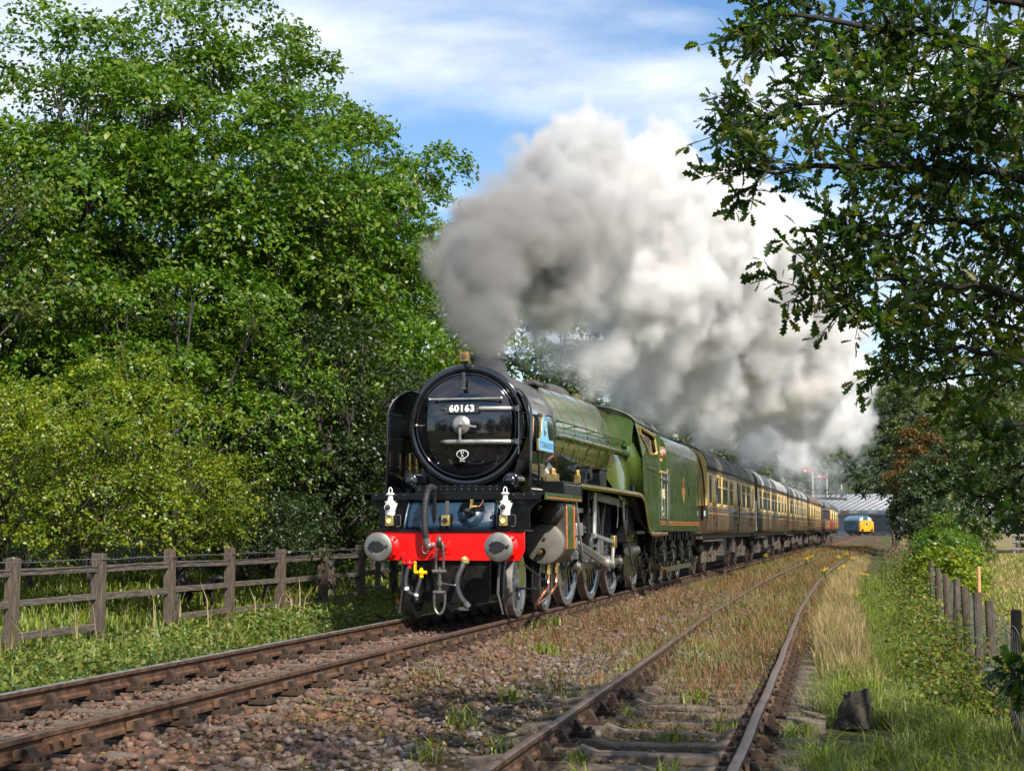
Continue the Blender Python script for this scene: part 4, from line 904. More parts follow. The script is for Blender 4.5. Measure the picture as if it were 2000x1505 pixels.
    MB().prism([(9.75, 1.0), (10.6, 1.0), (10.75, 1.25), (10.6, 1.6), (9.9, 1.75)], 'yz', s*.8, s*1.1).build('firebox_corner', blk, loco, bevel=.03)
    MB().cyl((s*1.1, 10.25, 1.16), (s*1.16, 10.25, 1.16), .05).cyl((s*1.1, 9.98, 1.16), (s*1.15, 9.98, 1.16), .035).build('washout_plug', brass_p, loco)
    MB().cyl((s*1.12, 9.9, .85), (s*1.12, 10.6, .85), .10).sphere((s*1.12, 10.7, .85), .11).build('injector', steel_d, loco)
    MB().box(s*.95, s*1.0, 10.0, 11.6, .35, 1.0).build('trailing_frame', blk, loco, bevel=.01)
    fr2 = MB(); rr = random.Random(9)
    for k in range(26):
        y = rr.uniform(11.4, 14.2); z = rr.uniform(.25, 1.1); w_ = rr.uniform(.04, .16); x_ = rr.uniform(.8, 1.18)
        if rr.random() < .5: fr2.box(s*x_, s*(x_+.08), y, y+w_, z, z+rr.uniform(.05, .2))
        else: fr2.tube([(s*x_, y, z), (s*(x_+.05), y+.15, z), (s*x_, y+.2, z-.25)], rr.uniform(.012, .03), 6, 1)
    fr2.build('underframe_gear', blk_under, loco)
    stp = MB().box(s*1.12, s*1.15, 12.9, 12.95, .35, 1.2).box(s*1.12, s*1.15, 13.35, 13.4, .35, 1.2).build('cab_step', blk, loco)
    for z in (.38, .72): MB().box(s*1.1, s*1.34, 12.85, 13.45, z, z+.025).build('step_tread', blk, stp)
    # brake blocks
    for y in YD: MB().prism(arc((0, 0), 1.05, 150, 185, 6)+arc((0, 0), 1.14, 185, 150, 6), 'yz', -.05, .05).build('brake_block', blk_under, loco, loc=(s*.76, y, 1.016))
# ================================================================== tender
coal_m = mat('coal', (0.012, 0.012, 0.013), 0.45, 0, .5, 12, .4, 20)
tender = empty('tender', (X0, Y0, 0)); tag(tender, 'green slab-sided eight-wheel tender with a red and gold crest', 'tender')
sec = [(-1.30, 1.24), (-1.30, 3.02), (-1.285, 3.14), (-1.235, 3.25), (-1.14, 3.35), (-1.0, 3.42), (-.8, 3.47), (-.5, 3.50), (0, 3.51)]
sec = sec+[(-x, z) for x, z in sec[-2::-1]]
rows = [[(x, y, z) for x, z in sec] for y in (14.12, 15.5, 17, 18.5, 20.0, 20.55)]
rows.append([(x*.985, 20.63, 1.24+(z-1.24)*.99) for x, z in sec]); 
mb = MB(); mb.grid(rows); n = len(sec)
mb.add([(x*.985, 20.63, 1.24+(z-1.24)*.99) for x, z in sec], [tuple(range(n))]); mb.add([(x, 14.12, z) for x, z in sec], [tuple(range(n-1, -1, -1))])
mb.build('tender_body', green, tender, smooth=60)
for s in (-1, 1):
    for z in (1.42, 1.365): MB().box(s*1.301, s*1.305, 14.2, 20.55, z, z+.022).build('body_lining', orange, tender)
    MB().box(s*1.28, s*1.34, 14.05, 20.7, 1.215, 1.245).build('footplate_edge', blk, tender, bevel=.004)
    MB().box(s*1.302, s*1.306, 14.2, 20.5, 2.98, 2.99).build('plate_seam', green, tender)
    MB().cyl((s*1.36, 14.15, 1.4), (s*1.36, 14.15, 2.55), .018).sphere((s*1.36, 14.15, 2.55), .03).sphere((s*1.36, 14.15, 1.4), .03).build('grab_rail', steel_d, tender)
    # crest: wheel on a bar with lion-red shield and gold foot, flat transfer
    cr = MB().prism([(17.30+.085*math.cos(t), 2.22+.24*math.sin(t)) for t in [2*math.pi*i/20 for i in range(20)]], 'yz', s*1.3015, s*1.304).build('crest', mat('crest_red', (0.45, 0.02, 0.03), .35), tender)
    MB().prism([(17.22, 2.08), (17.38, 2.08), (17.37, 1.98), (17.30, 1.88), (17.23, 1.98)], 'yz', s*1.3045, s*1.306).build('crest_foot', mat('crest_gold', (0.62, 0.48, 0.05), .35), tender)
    for z in (2.10, 2.16, 2.22): MB().box(s*1.3015, s*1.304, 17.02, 17.2, z, z+.025).box(s*1.3015, s*1.304, 17.4, 17.58, z, z+.025).build('crest_bar', MATS['crest_gold'], tender)
    MB().prism([(17.25, 2.42), (17.35, 2.42), (17.33, 2.5), (17.27, 2.5)], 'yz', s*1.3015, s*1.304).build('crest_crown', MATS['crest_gold'], tender)
    # frames with slots, springs, axle boxes
    MB().box(s*.98, s*1.02, 14.3, 20.6, .62, 1.22).build('tender_frame', blk_under, tender)
    for y in (14.95, 16.55, 18.15, 19.75):
        wheel(tender, 'tender', s, y, AX['tender'])
        ab = MB().box(s*1.0, s*1.14, y-.13, y+.13, .50, .80).box(s*1.14, s*1.17, y-.09, y+.09, .55, .76).build('axle_box', blk, tender, bevel=.015)
        sp = MB()
        for k in range(6): sp.box(s*1.04, s*1.13, y-.52+.07*k, y+.52-.07*k, .86+.025*k, .882+.025*k)
        sp.bar((s*1.08, y-.5, .88), (s*1.08, y-.5, 1.2), .04, .04).bar((s*1.08, y+.5, .88), (s*1.08, y+.5, 1.2), .04, .04); sp.build('leaf_spring', blk, tender)
    MB().box(s*1.04, s*1.12, 15.6, 20.2, .30, .40).build('guard_rail', mat('olive_step', (0.045, 0.045, 0.02), .6, 0, .4, 8), tender)
    MB().tube([(s*1.12, 14.2, .42), (s*1.14, 14.7, .40), (s*1.14, 15.2, .38), (s*1.12, 15.5, .28)], .035, 10, 1).build('feed_pipe', copper, tender)
    fr2 = MB(); rr = random.Random(3)
    for k in range(40):
        y = rr.uniform(14.3, 20.3); z = rr.uniform(.42, 1.05); x_ = rr.uniform(.98, 1.12)
        if rr.random() < .6: fr2.box(s*x_, s*(x_+.07), y, y+rr.uniform(.05, .25), z, z+rr.uniform(.03, .12))
        else: fr2.cyl((s*x_, y, z), (s*x_, y+.05, z-.3), rr.uniform(.012, .03), n=7)
    fr2.build('tender_gear', blk_under, tender)
MB().box(-.95, .95, 14.3, 20.6, .75, 1.23).build('tender_underframe', blk_under, tender)
MB().cyl((.45, 16.5, 3.5), (.45, 16.5, 3.60), .12).build('tank_vent', blk_dull, tender)
MB().cyl((.35, 18.2, 3.5), (.35, 18.2, 3.62), .12).build('tank_vent', blk_dull, tender)
MB().cyl((.3, 19.8, 3.5), (.3, 19.8, 3.62), .14).build('filler', blk_dull, tender)
r = np.random.default_rng(2); Pc = np.stack([r.uniform(-.8, .2, 220), r.uniform(14.4, 16.2, 220), r.uniform(3.46, 3.60, 220)], -1)
st = stones('coal_load', Pc, r.uniform(.05, .11, 220), coal_m, tender, 4, .9); tag(st, kind='stuff')

# ---- driver leaning at the cab side
def skin_body(name, verts, edges, radii, m, parent, loc, root=0, sub=2):
    me = bpy.data.meshes.new(name); me.from_pydata(verts, edges, []); o = link(name, me, None, parent, loc)
    o.modifiers.new('skin', 'SKIN'); k = o.modifiers.new('sub', 'SUBSURF'); k.levels = sub; k.render_levels = sub
    sv = me.skin_vertices[0].data
    for i, r_ in enumerate(radii): sv[i].radius = (r_, r_) if not isinstance(r_, tuple) else r_; sv[i].use_root = i == root
    if m: me.materials.append(m)
    return o
skin_m = mat('skin', (0.52, 0.25, 0.17), .5); overall = mat('blue_overalls', (0.03, 0.06, 0.22), .8, 0, .2, 10); hair_m = mat('hair_grey', (0.16, 0.13, 0.11), .8)
pv = [(0, 0, .95), (0, 0, 1.15), (.03, 0, 1.35), (.07, 0, 1.46), (.10, 0, 1.54), (-.02, -.2, 1.42), (-.02, .2, 1.42), (.10, -.26, 1.18), (.10, .26, 1.18), (.24, -.2, 1.10), (.24, .2, 1.10),
      (0, -.1, .90), (0, .1, .90), (.02, -.11, .5), (.02, .11, .5), (0, -.11, .08), (0, .11, .08), (.12, -.12, .03), (.12, .12, .03), (.30, -.18, 1.11), (.30, .18, 1.11)]
pe = [(0, 1), (1, 2), (2, 3), (3, 4), (2, 5), (2, 6), (5, 7), (6, 8), (7, 9), (8, 10), (0, 11), (0, 12), (11, 13), (12, 14), (13, 15), (14, 16), (15, 17), (16, 18), (9, 19), (10, 20)]
pr = [.15, .14, .16, .07, .055, .07, .07, .05, .05, .035, .035, .09, .09, .065, .065, .045, .045, .04, .04, .03, .03]
person = empty('person', (X0+1.14, Y0+13.42, 1.24)); tag(person, 'train driver in blue overalls looking out of the green cab', 'person')
skin_body('body', pv, pe, pr, overall, person, (0, 0, 0))
hd = MB().sphere((.155, -.01, 1.70), .105, 16, 1.18, 1.0).sphere((.245, -.09, 1.68), .022, 8).sphere((.15, -.105, 1.69), .025, 8).sphere((.15, .095, 1.69), .025, 8).cyl((.12, 0, 1.52), (.14, 0, 1.62), .055).build('head', skin_m, person, smooth=60)
MB().sphere((.20, -.10, 1.715), .013, 8).sphere((.235, -.065, 1.715), .013, 8).build('eye', hair_m, hd)
MB().sphere((.145, .005, 1.745), .112, 16, .8).build('hair', hair_m, hd, smooth=60)

# ================================================================== coaches
cream = mat('coach_cream', (0.62, 0.45, 0.17), 0.35, 0, .12, 3, .02, 10, coat=.4, dirt=.25, dirtc=(.20, .14, .06))
choc = mat('coach_chocolate', (0.048, 0.031, 0.019), 0.32, 0, .3, 3, .03, 10, coat=.25, c2=(0.07, 0.046, 0.028), stretch=(1, 1, .3), spec=.35)
maroon = mat('coach_maroon', (0.095, 0.028, 0.022), 0.3, 0, .25, 3, coat=.5)
crimson = mat('coach_crimson', (0.16, 0.018, 0.02), 0.32, 0, .2, 3, coat=.5)
roof_d = mat('roof_dark', (0.075, 0.068, 0.06), 0.6, 0, .35, 2.5, .1, 20, stretch=(4, .6, 1))
roof_l = mat('roof_light', (0.30, 0.29, 0.275), 0.55, 0, .25, 2.5, .1, 20, stretch=(4, .6, 1))
roof_b = mat('roof_brown', (0.17, 0.12, 0.09), 0.6, 0, .3, 2.5)
dirt_m = mat('bogie_dirt', (0.050, 0.040, 0.032), 0.75, 0, .5, 8, .2, 30, c2=(0.085, 0.065, 0.05))
pane_m = mat('coach_glass', (0.020, 0.029, 0.025), 0.25, 0, .5, .7, spec=.12)
curt_m = mat('gangway_curtain', (0.10, 0.06, 0.04), .8, 0, .5, 6, .4, 8, stretch=(4, 4, .5))
gold = mat('gold_line', (0.55, 0.33, 0.07), .4)
blue_h = mat('pale_blue_hose', (0.25, 0.50, 0.60), .5)
inter = mat('coach_interior', (0.05, 0.045, 0.035), .8)
ZB, ZW, ZG = 1.14, 1.90, 2.98
def sx_at(z): return 1.405-.04*max(0, (1.6-z)/.5)**1.5-.015*max(0, (z-2.4)/.6)
def strip(mb, y0, y1, z0, z1, s=1, n=3, d=0.0):
    zs = np.linspace(z0, z1, n+1); mb.grid([[(s*(sx_at(z)+d), y0, z) for z in zs], [(s*(sx_at(z)+d), y1, z) for z in zs]])
BOG = None
def bogie_mesh(parent, y):
    bo = MB()
    for s in (-1, 1):
        bo.prism([(y-1.75, .62), (y-1.75, .80), (y-.9, .84), (y-.5, .70), (y+.5, .70), (y+.9, .84), (y+1.75, .80), (y+1.75, .62), (y+.9, .60), (y+.5, .45), (y-.5, .45), (y-.9, .60)], 'yz', s*.98, s*1.03)
        for dy in (-1.3, 1.3):
            bo.box(s*.98, s*1.14, y+dy-.13, y+dy+.13, .33, .62)
            for q in (-.3, .3): bo.cyl((s*1.08, y+dy+q, .36), (s*1.08, y+dy+q, .66), .06, n=8)
        for k in range(5): bo.box(s*1.04, s*1.13, y-.5+.08*k, y+.5-.08*k, .34+.03*k, .365+.03*k)
        bo.box(s*1.03, s*1.2, y-.1, y+.1, .55, .95)
    bo.box(-1.0, 1.0, y-.15, y+.15, .5, .9)
    o = bo.build('bogie', dirt_m, parent)
    for s in (-1, 1):
        for dy in (-1.3, 1.3): wheel(o, 'coach', s, y+dy, AX['coach'])
    return o
def coach(y0, y1, label, up, low, roofm, wins, doors=(), band=None, first=False, toplight=True, waistline=True):
    ln = y1-y0; root = empty('railway_coach', (X0, Y0+y0, 0)); tag(root, label, 'railway coach', 'coaches behind the tender')
    # lower side, cantrail, pillars between the window openings
    for s in (1, -1):
        mb = MB(); strip(mb, 0, ln, ZB, ZW, s, 6); mb.build('lower_side', low, root, solid=.02, smooth=60)
        mb = MB(); strip(mb, 0, ln, 2.80, 2.92, s, 2); mb.build('cantrail', band or up, root, solid=.02)
        mb = MB(); strip(mb, 0, ln, 2.92, ZG+.04, s, 1, .012); mb.build('gutter', roofm, root, solid=.03)
    mb = MB(); cur = 0.0
    for a, b_, zt, zb in wins:
        if a > cur: strip(mb, cur, a, ZW, 2.80)
        if zb > ZW+.001: strip(mb, a, b_, ZW, zb, 1, 1)
        if zt < 2.80: strip(mb, a, b_, zt, 2.80, 1, 1)
        cur = b_
    strip(mb, cur, ln, ZW, 2.80); mb.build('upper_side', up, root, solid=.012)
    mb = MB(); strip(mb, 0, ln, ZW, 2.80, -1); mb.build('upper_side', up, root, solid=.025)
    for a, b_, zt, zb in wins:
        w = MB().add([(sx_at(zb)-.004, a, zb), (sx_at(zb)-.004, b_, zb), (sx_at(zt)-.004, b_, zt), (sx_at(zt)-.004, a, zt)], [(0, 1, 2, 3)]).build('window', pane_m, root, smooth=0)
        fr_ = MB(); x_ = sx_at((zt+zb)/2)-.008; q = .03
        fr_.box(x_-.02, x_+.012, a-.001, a+q, zb, zt).box(x_-.02, x_+.012, b_-q, b_+.001, zb, zt).box(x_-.02, x_+.012, a+q, b_-q, zb, zb+q).box(x_-.02, x_+.012, a+q, b_-q, zt-q, zt)
        if toplight and b_-a > .9: fr_.box(x_-.02, x_+.012, a+q, b_-q, 2.44, 2.49).box(x_-.02, x_+.012, (a+b_)/2-.025, (a+b_)/2+.025, 2.49, zt-q)
        fr_.build('window_frame', up, w)
    MB().box(-1.3, 1.25, .1, ln-.1, 1.2, 1.25).box(-1.3, -1.28, .1, ln-.1, 1.25, 2.9).build('coach_floor', inter, root)
    it = MB()
    for k in range(int(ln/1.9)): it.box(-.9, 1.1, .8+1.9*k, .95+1.9*k, 1.25, 2.25)
    it.build('seat_row', inter, root)
    # roof
    pr_ = [(-1.42, ZG), (-1.40, 3.12), (-1.30, 3.30), (-1.08, 3.47), (-.75, 3.60), (-.4, 3.68), (0, 3.70)]; pr_ = pr_+[(-x, z) for x, z in pr_[-2::-1]]
    mb = MB(); mb.grid([[(x, y, z) for x, z in pr_] for y in (0, ln*.33, ln*.66, ln)]); n = len(pr_)
    mb.add([(x, 0, z) for x, z in pr_], [tuple(range(n))]); mb.add([(x, ln, z) for x, z in pr_], [tuple(range(n))])
    rf = mb.build('roof', roofm, root, smooth=50)
    for k in range(int(ln/2.2)):
        y = 1.1+2.2*k
        MB().box(-.16, .16, y-.2, y+.2, 3.68, 3.77).build('roof_vent', roofm, rf, bevel=.03) if k % 2 else MB().box(.45, .62, y-.25, y+.25, 3.60, 3.70).build('roof_vent', roofm, rf, bevel=.03)
    rb_ = MB()
    for k in range(1, int(ln/3.2)): rb_.tube([(x*1.002, 3.2*k, z+.004) for x, z in pr_], .012, 5)
    rb_.build('roof_rib', roofm, rf)
    # ends and gangways
    for y, d in ((0, -1), (ln, 1)):
        e = MB().prism([(-1.37, ZB), (1.37, ZB), (1.40, ZW), (-1.40, ZW)], 'xz', y, y+.03*d).build('end_lower', low, root)
        MB().prism([(-1.40, ZW), (1.40, ZW), (1.39, ZG+.1), (1.25, 3.32), (.75, 3.57), (0, 3.66), (-.75, 3.57), (-1.25, 3.32), (-1.39, ZG+.1)], 'xz', y, y+.03*d).build('end_upper', up if first else low, root)
        g = MB().prism([(-.60, 1.15), (.60, 1.15), (.60, 3.1), (.45, 3.3), (-.45, 3.3), (-.60, 3.1)], 'xz', y+.03*d, y+.55*d).build('gangway', curt_m, root)
        MB().box(-.66, .66, min(y+.5*d, y+.58*d), max(y+.5*d, y+.58*d), 1.1, 3.35).build('gangway_faceplate', blk_under, root)
        for s in (-1, 1): MB().lathe([(0, .05), (.35, .05), (.36, .22), (.40, .23), (.41, .05)], (s*.87, y+.03*d if d > 0 else y-.44, 1.04), 'y', 16).build('buffer', blk_under, root)
    # underframe
    MB().box(-1.25, 1.25, .02, ln-.02, 1.0, ZB).build('solebar', dirt_m, root)
    for s in (-1, 1):
        tr = MB(); a, b_ = 5.6, ln-5.6
        if b_-a > 3:
            tr.bar((s*1.1, a, 1.0), (s*1.1, a+1.3, .55), .05, .07).bar((s*1.1, a+1.3, .55), (s*1.1, b_-1.3, .55), .05, .07).bar((s*1.1, b_-1.3, .55), (s*1.1, b_, 1.0), .05, .07)
            for k in range(3): tr.bar((s*1.1, a+1.3+(b_-a-2.6)*k/2, .55), (s*1.1, a+1.3+(b_-a-2.6)*k/2, 1.0), .05, .05)
        tr.build('truss_rod', dirt_m, root)
        MB().box(s*.8, s*1.15, ln*.38, ln*.38+1.6, .45, .98).build('battery_box', dirt_m, root, bevel=.02); MB().box(s*.8, s*1.18, ln*.58, ln*.58+1.1, .5, .98).build('vacuum_cylinder', dirt_m, root, bevel=.02)
        MB().box(s*1.15, s*1.3, .2, 5.2, .93, .97).build('footboard', dirt_m, root)
    bogie_mesh(root, 3.0); bogie_mesh(root, ln-3.0)
    # doors: seams, hinges, handles, grab rails
    for y in doors:
        dr = MB()
        for q in (-.36, .36): dr.box(sx_at(1.8)+.008, sx_at(1.8)+.014, y+q-.008, y+q+.008, ZB+.05, 2.8)
        dd = dr.build('door', low, root)
        MB().cyl((sx_at(2.3)+.03, y+.5, 2.0), (sx_at(2.3)+.03, y+.5, 2.62), .018).build('grab_handle', dirt_m, dd)
        MB().box(sx_at(1.6), sx_at(1.6)+.05, y-.3, y-.22, 1.58, 1.62).box(sx_at(1.3), sx_at(1.3)+.04, y+.3, y+.37, 1.36, 1.45).box(sx_at(1.3), sx_at(1.3)+.04, y+.3, y+.37, 1.7, 1.75).build('door_handle', blk_under, dd)
    if waistline:
        for z in (ZW-.03, 1.69): MB().box(sx_at(z)+.011, sx_at(z)+.015, .02, ln-.02, z, z+.018).build('waist_line', gold, root)
        MB().box(sx_at(2.85)+.011, sx_at(2.85)+.015, .02, ln-.02, 2.815, 2.83).build('waist_line', gold, root)
    return root
w1 = [(.5, 1.1, 2.76, 1.96), (2.44, 3.84, 2.74, 1.96), (4.14, 5.71, 2.74, 1.96), (6.37, 7.39, 2.70, 1.96), (9.65, 10.13, 2.74, 1.96), (10.71, 12.12, 2.74, 1.96), (12.45, 13.82, 2.74, 1.96), (15.0, 15.5, 2.74, 1.96)]
c1 = coach(21.7, 37.75, 'chocolate and cream coach coupled directly behind the green tender', cream, choc, roof_d, w1, (1.75, 8.4, 14.4), band=choc, first=True)
for x in (.95, -.95): MB().tube([(x, -.12, 3.45), (x+.25, -.12, 3.2), (x+.38, -.12, 2.6), (x+.38, -.12, 1.75)], .022, 8, 2).build('end_pipe', blk_under, c1)
MB().cyl((1.33, -.12, 1.76), (1.33, -.12, 1.62), .028).build('end_hose', blue_h, c1)
MB().tube([(1.42, 8.9, 2.75), (1.45, 9.0, 2.2), (1.46, 9.05, 1.7), (1.44, 8.9, 1.3), (1.40, 8.6, 1.05)], .018, 8, 1).build('jumper_cable', blk_under, c1)
MB().box(sx_at(1.8)+.003, sx_at(1.8)+.006, .55, 1.15, 1.72, 1.83).build('class_panel', gold, c1)
w2 = [(a-39.1, b_-39.1, 2.72, 1.98) for a, b_ in [(40.09, 41.39), (41.93, 43.88), (44.28, 46.07), (46.56, 48.15), (48.67, 50.35), (50.98, 52.63), (53.37, 54.9), (55.69, 56.9)]]
c2 = coach(39.0, 57.6, 'cream and brown open coach with light grey roof, second behind the tender', cream, choc, roof_l, w2, (17.9,), band=choc)
text('coach_lettering', 'W 4631', .28, gold, c2, (sx_at(1.5)+.012, 9.5, 1.48), SIDE, .001)
MB().box(1.36, 1.40, -.45, -.40, 1.2, 2.3).build('end_pipe', white, c2)
def evenw(ln, n, a=.9, fill=.72, zt=2.72): st_ = (ln-2*a)/n; return [(a+st_*k+st_*(1-fill)/2, a+st_*(k+1)-st_*(1-fill)/2, zt, 1.98) for k in range(n)]
c3 = coach(59.0, 78.0, 'brown and cream coach, third behind the tender, beside a dark-ended van', cream, choc, roof_l, evenw(19.0, 8, .6), (), band=choc)
c4 = coach(79.4, 99.2, 'cream and brown brake coach with few windows, fourth behind the tender', cream, choc, roof_b, [(1.5, 2.4, 2.7, 2.0), (5.5, 6.4, 2.7, 2.0), (9, 10, 2.7, 2.0)]+[(11.2+1.3*k, 12.1+1.3*k, 2.7, 2.0) for k in range(6)], (4.2, 8.0), band=roof_b)
c5 = coach(100.6, 118.4, 'maroon coach fifth behind the tender with a grey roof', maroon, maroon, roof_l, evenw(17.8, 9, .7), ())
c6 = coach(119.8, 143.0, 'crimson and cream van at the tail of the train', cream, crimson, roof_d, [(6, 7, 2.7, 2.0), (13, 14, 2.7, 2.0)], (4.5, 10.0, 16), band=cream, waistline=False)
# ================================================================== far yard: shed, diesel, signal gantry
shed = empty('engine_shed', (-6.2, 342, -.23), R(-42)); tag(shed, 'grey engine shed with pale ribbed roof behind the diesel', 'shed')
wallm = mat('shed_wall', (0.13, 0.135, 0.15), .7, 0, .2, .4, .1, 3); roofw = mat('shed_roof', (0.42, 0.43, 0.44), .5, 0, .15, .5); ribm = mat('shed_rib', (0.12, 0.12, 0.13), .7)
doorm = mat('shed_opening', (0.10, 0.105, 0.115), .8)
# local: x along the front, y into the building
MB().box(-26, 34, 0, 22, 0, 4.9).build('shed_wall', wallm, shed)
rp = lambda y: 5.15+.36*(y+.5)
mb = MB().add([(-26.5, -.5, 5.15), (34.5, -.5, 5.15), (34.5, 9.5, rp(9.5)), (-26.5, 9.5, rp(9.5)), (34.5, 22, 5.15), (-26.5, 22, 5.15)], [(0, 1, 2, 3), (3, 2, 4, 5)])
rf = mb.build('shed_roof', roofw, shed, solid=.12)
for k in range(31):
    x = -25+1.95*k
    MB().bar((x, -.45, 5.30), (x, 9.4, rp(9.4)+.12), .28, .22).build('roof_rib', ribm, rf)
fa = [mat('fascia_rust', (0.32, 0.13, 0.06), .7), mat('fascia_pale', (0.45, 0.42, 0.36), .6), mat('fascia_teal', (0.18, 0.28, 0.30), .6)]
for k in range(24): MB().box(-26.5+2.54*k, -26.5+2.54*(k+1), -.62, -.55, 4.55, 5.1).build('fascia_panel', fa[(k*7+k//3) % 3], shed)
for k in range(12):
    MB().box(-25+5*k, -21.4+5*k, -.06, .02, 0, 4.2).build('shed_door', doorm if k % 3 == 0 else mat('shed_door', (0.20, 0.20, 0.215), .6, 0, .2, .5), shed)
MB().box(-26, 34, -.4, -.1, 4.2, 4.5).build('shed_beam', mat('shed_beam', (.22, .24, .27), .6), shed)

dl = empty('diesel_locomotive', (-3.55, 314, -.1), R(11)); tag(dl, 'blue diesel locomotive with yellow nose parked by the shed', 'diesel locomotive')
dblue = mat('diesel_blue', (0.025, 0.075, 0.12), .4, 0, .2, 1); dyel = mat('diesel_yellow', (0.72, 0.31, 0.0), .5); droof = mat('diesel_roof', (0.12, 0.22, 0.27), .5)
bsec = [(-1.33, 1.0), (-1.35, 2.6), (-1.28, 2.95), (-.95, 3.45), (-.5, 3.72), (0, 3.78), (.5, 3.72), (.95, 3.45), (1.28, 2.95), (1.35, 2.6), (1.33, 1.0)]
MB().prism(bsec, 'xz', 1.5, 18.2).build('diesel_body', dblue, dl)
MB().prism([(x*1.004, z+.01) for x, z in bsec[2:9]], 'xz', 1.6, 18.1).build('diesel_roof', droof, dl)
nose = MB(); prn = [(-1.32, 1.0), (-1.33, 2.3), (-1.2, 2.62), (-.6, 2.82), (0, 2.87), (.6, 2.82), (1.2, 2.62), (1.33, 2.3), (1.32, 1.0)]
nose.prism(prn, 'xz', .1, 1.6); nose.build('nose', dyel, dl, bevel=.06)
MB().box(-1.3, 1.3, .12, 1.5, .75, 1.05).build('nose_valance', dyel, dl)
MB().box(-.5, .5, .06, .1, 2.0, 2.3).build('headcode_panel', blk, dl); 
for s in (-1, 1):
    MB().cyl((s*.3, .06, 2.15), (s*.3, .03, 2.15), .11, n=16).build('headcode_light', white, dl)
    MB().prism([(s*.45, 2.92), (s*1.15, 2.78), (s*1.05, 3.25), (s*.45, 3.55)], 'xz', 1.42, 1.48).build('windscreen', mat('pale_screen', (.55, .62, .66), .15), dl)
    MB().cyl((s*.87, -.5, 1.0), (s*.87, .1, 1.0), .12).cyl((s*.87, -.55, 1.0), (s*.87, -.5, 1.0), .22).build('buffer', blk_under, dl)
    MB().cyl((s*1.05, .06, 1.45), (s*1.05, .02, 1.45), .08, n=12).build('tail_light', red2, dl)
    MB().cyl((s*.95, .06, 2.35), (s*.95, .02, 2.35), .09, n=12).build('marker_light', cream_t, dl)
    for y in (2.6, 4.6, 6.6, 12.4, 14.4, 16.4): wheel(dl, 'coach', s, y, AX['coach'])
    for y in (4.6, 14.4): MB().box(s*1.0, s*1.15, y-2.6, y+2.6, .45, .95).build('bogie_side', blk_under, dl)
    for k in range(3): MB().box(s*1.36, s*1.37, 5+3*k, 6.6+3*k, 2.0, 2.7).build('side_grille', blk, dl)
MB().box(-1.1, 1.1, 7.5, 11.5, .35, .95).build('fuel_tank', blk_under, dl)
MB().box(-.4, .4, 1.4, 1.5, 2.9, 3.6).build('headcode_box', dblue, dl)

gt = empty('signal_gantry', (0, 200, -.2)); tag(gt, 'black signal gantry with red semaphore arms in the steam', 'signal gantry')
gblk = mat('gantry_black', (0.02, 0.022, 0.025), .6); armr = mat('arm_red', (0.50, 0.04, 0.03), .5)
fm = MB()
fm.bar((-9.6, 0, 5.2), (-4.6, 0, 5.0), .25, .26).bar((-9.6, .9, 5.2), (-4.6, .9, 5.0), .1, .26)
for k in range(11): fm.bar((-9.5+.48*k, 0, 5.2-.02*k), (-9.5+.48*k, .9, 5.2-.02*k), .06, .04)
fm.build('gantry_deck', gblk, gt)
rl = MB(); rl.bar((-9.6, 0, 6.25), (-4.6, 0, 6.1), .09, .09).bar((-9.6, 0, 5.75), (-4.6, 0, 5.6), .07, .07)
for k in range(9): rl.bar((-9.5+.6*k, 0, 5.2), (-9.5+.6*k, 0, 6.2), .09, .09)
for k in range(0, 8, 2): rl.bar((-7.2+.3*k, 0, 5.2), (-7.0+.3*k, 0, 6.15), .08, .08)
rl.build('gantry_railing', gblk, gt)
lg = MB(); lg.bar((-9.0, .4, 0), (-9.0, .4, 5.15), .3, .3).bar((-8.6, .4, 0), (-8.6, .4, 5.1), .3, .3); lg.build('gantry_leg', gblk, gt)
MB().box(-9.5, -8.9, -.2, .3, 5.3, 6.0).build('signal_box_case', gblk, gt)
wpost = mat('post_cream', (.55, .5, .4), .6)
for x, h, ax_ in ((-8.65, 8.7, -1), (-6.95, 8.0, -1), (-5.2, 6.6, -1)):
    p_ = MB().cyl((x, .1, 5.1), (x, .1, h), .07, n=8).cyl((x, .1, h), (x, .1, h+.2), .09, .02, n=8).build('signal_post', wpost, gt)
    if h > 7:
        MB().box(x-1.25, x+.1, 0, .03, h-.35, h-.08).build('semaphore_arm', armr, p_); MB().box(x-.95, x-.8, -.006, -.002, h-.35, h-.08).build('arm_band', white, p_)
        MB().cyl((x+.2, 0, h-.2), (x+.2, .05, h-.2), .14, n=10).build('spectacle', gblk, p_)
    else: MB().box(x-.2, x+.3, -.1, .2, 5.3, 5.9).build('lamp_case', gblk, p_)

# ================================================================== fences
oldwood = mat('fence_wood', (0.056, 0.040, 0.029), .85, 0, .45, 7, .7, 30, stretch=(6, 6, .6), c2=(0.095, 0.072, 0.054))
railwood = mat('rail_wood', (0.066, 0.052, 0.042), .85, 0, .45, 7, .7, 30, stretch=(6, .5, 6), c2=(0.125, 0.105, 0.087))
wire_m = mat('wire', (0.30, 0.30, 0.29), .4, .8)
FX = -11.1
fence = empty('wooden_fence', (FX, 18.96, -.35)); tag(fence, 'weathered three-rail wooden fence beside the oak wood', 'fence')
rr = random.Random(21)
FY = [-7.15+2.38*k for k in range(0, 15)]
for k, y in enumerate(FY):
    w_ = .085+rr.uniform(-.006, .006); top = 1.27+rr.uniform(-.03, .04)
    o = MB().box(-w_, w_, -w_*.8, w_*.8, -.2, top).build('post', oldwood, fence, bevel=.012, loc=(0, y, 0), rot=(rr.uniform(-.012, .012), rr.uniform(-.012, .012), rr.uniform(-.05, .05)))
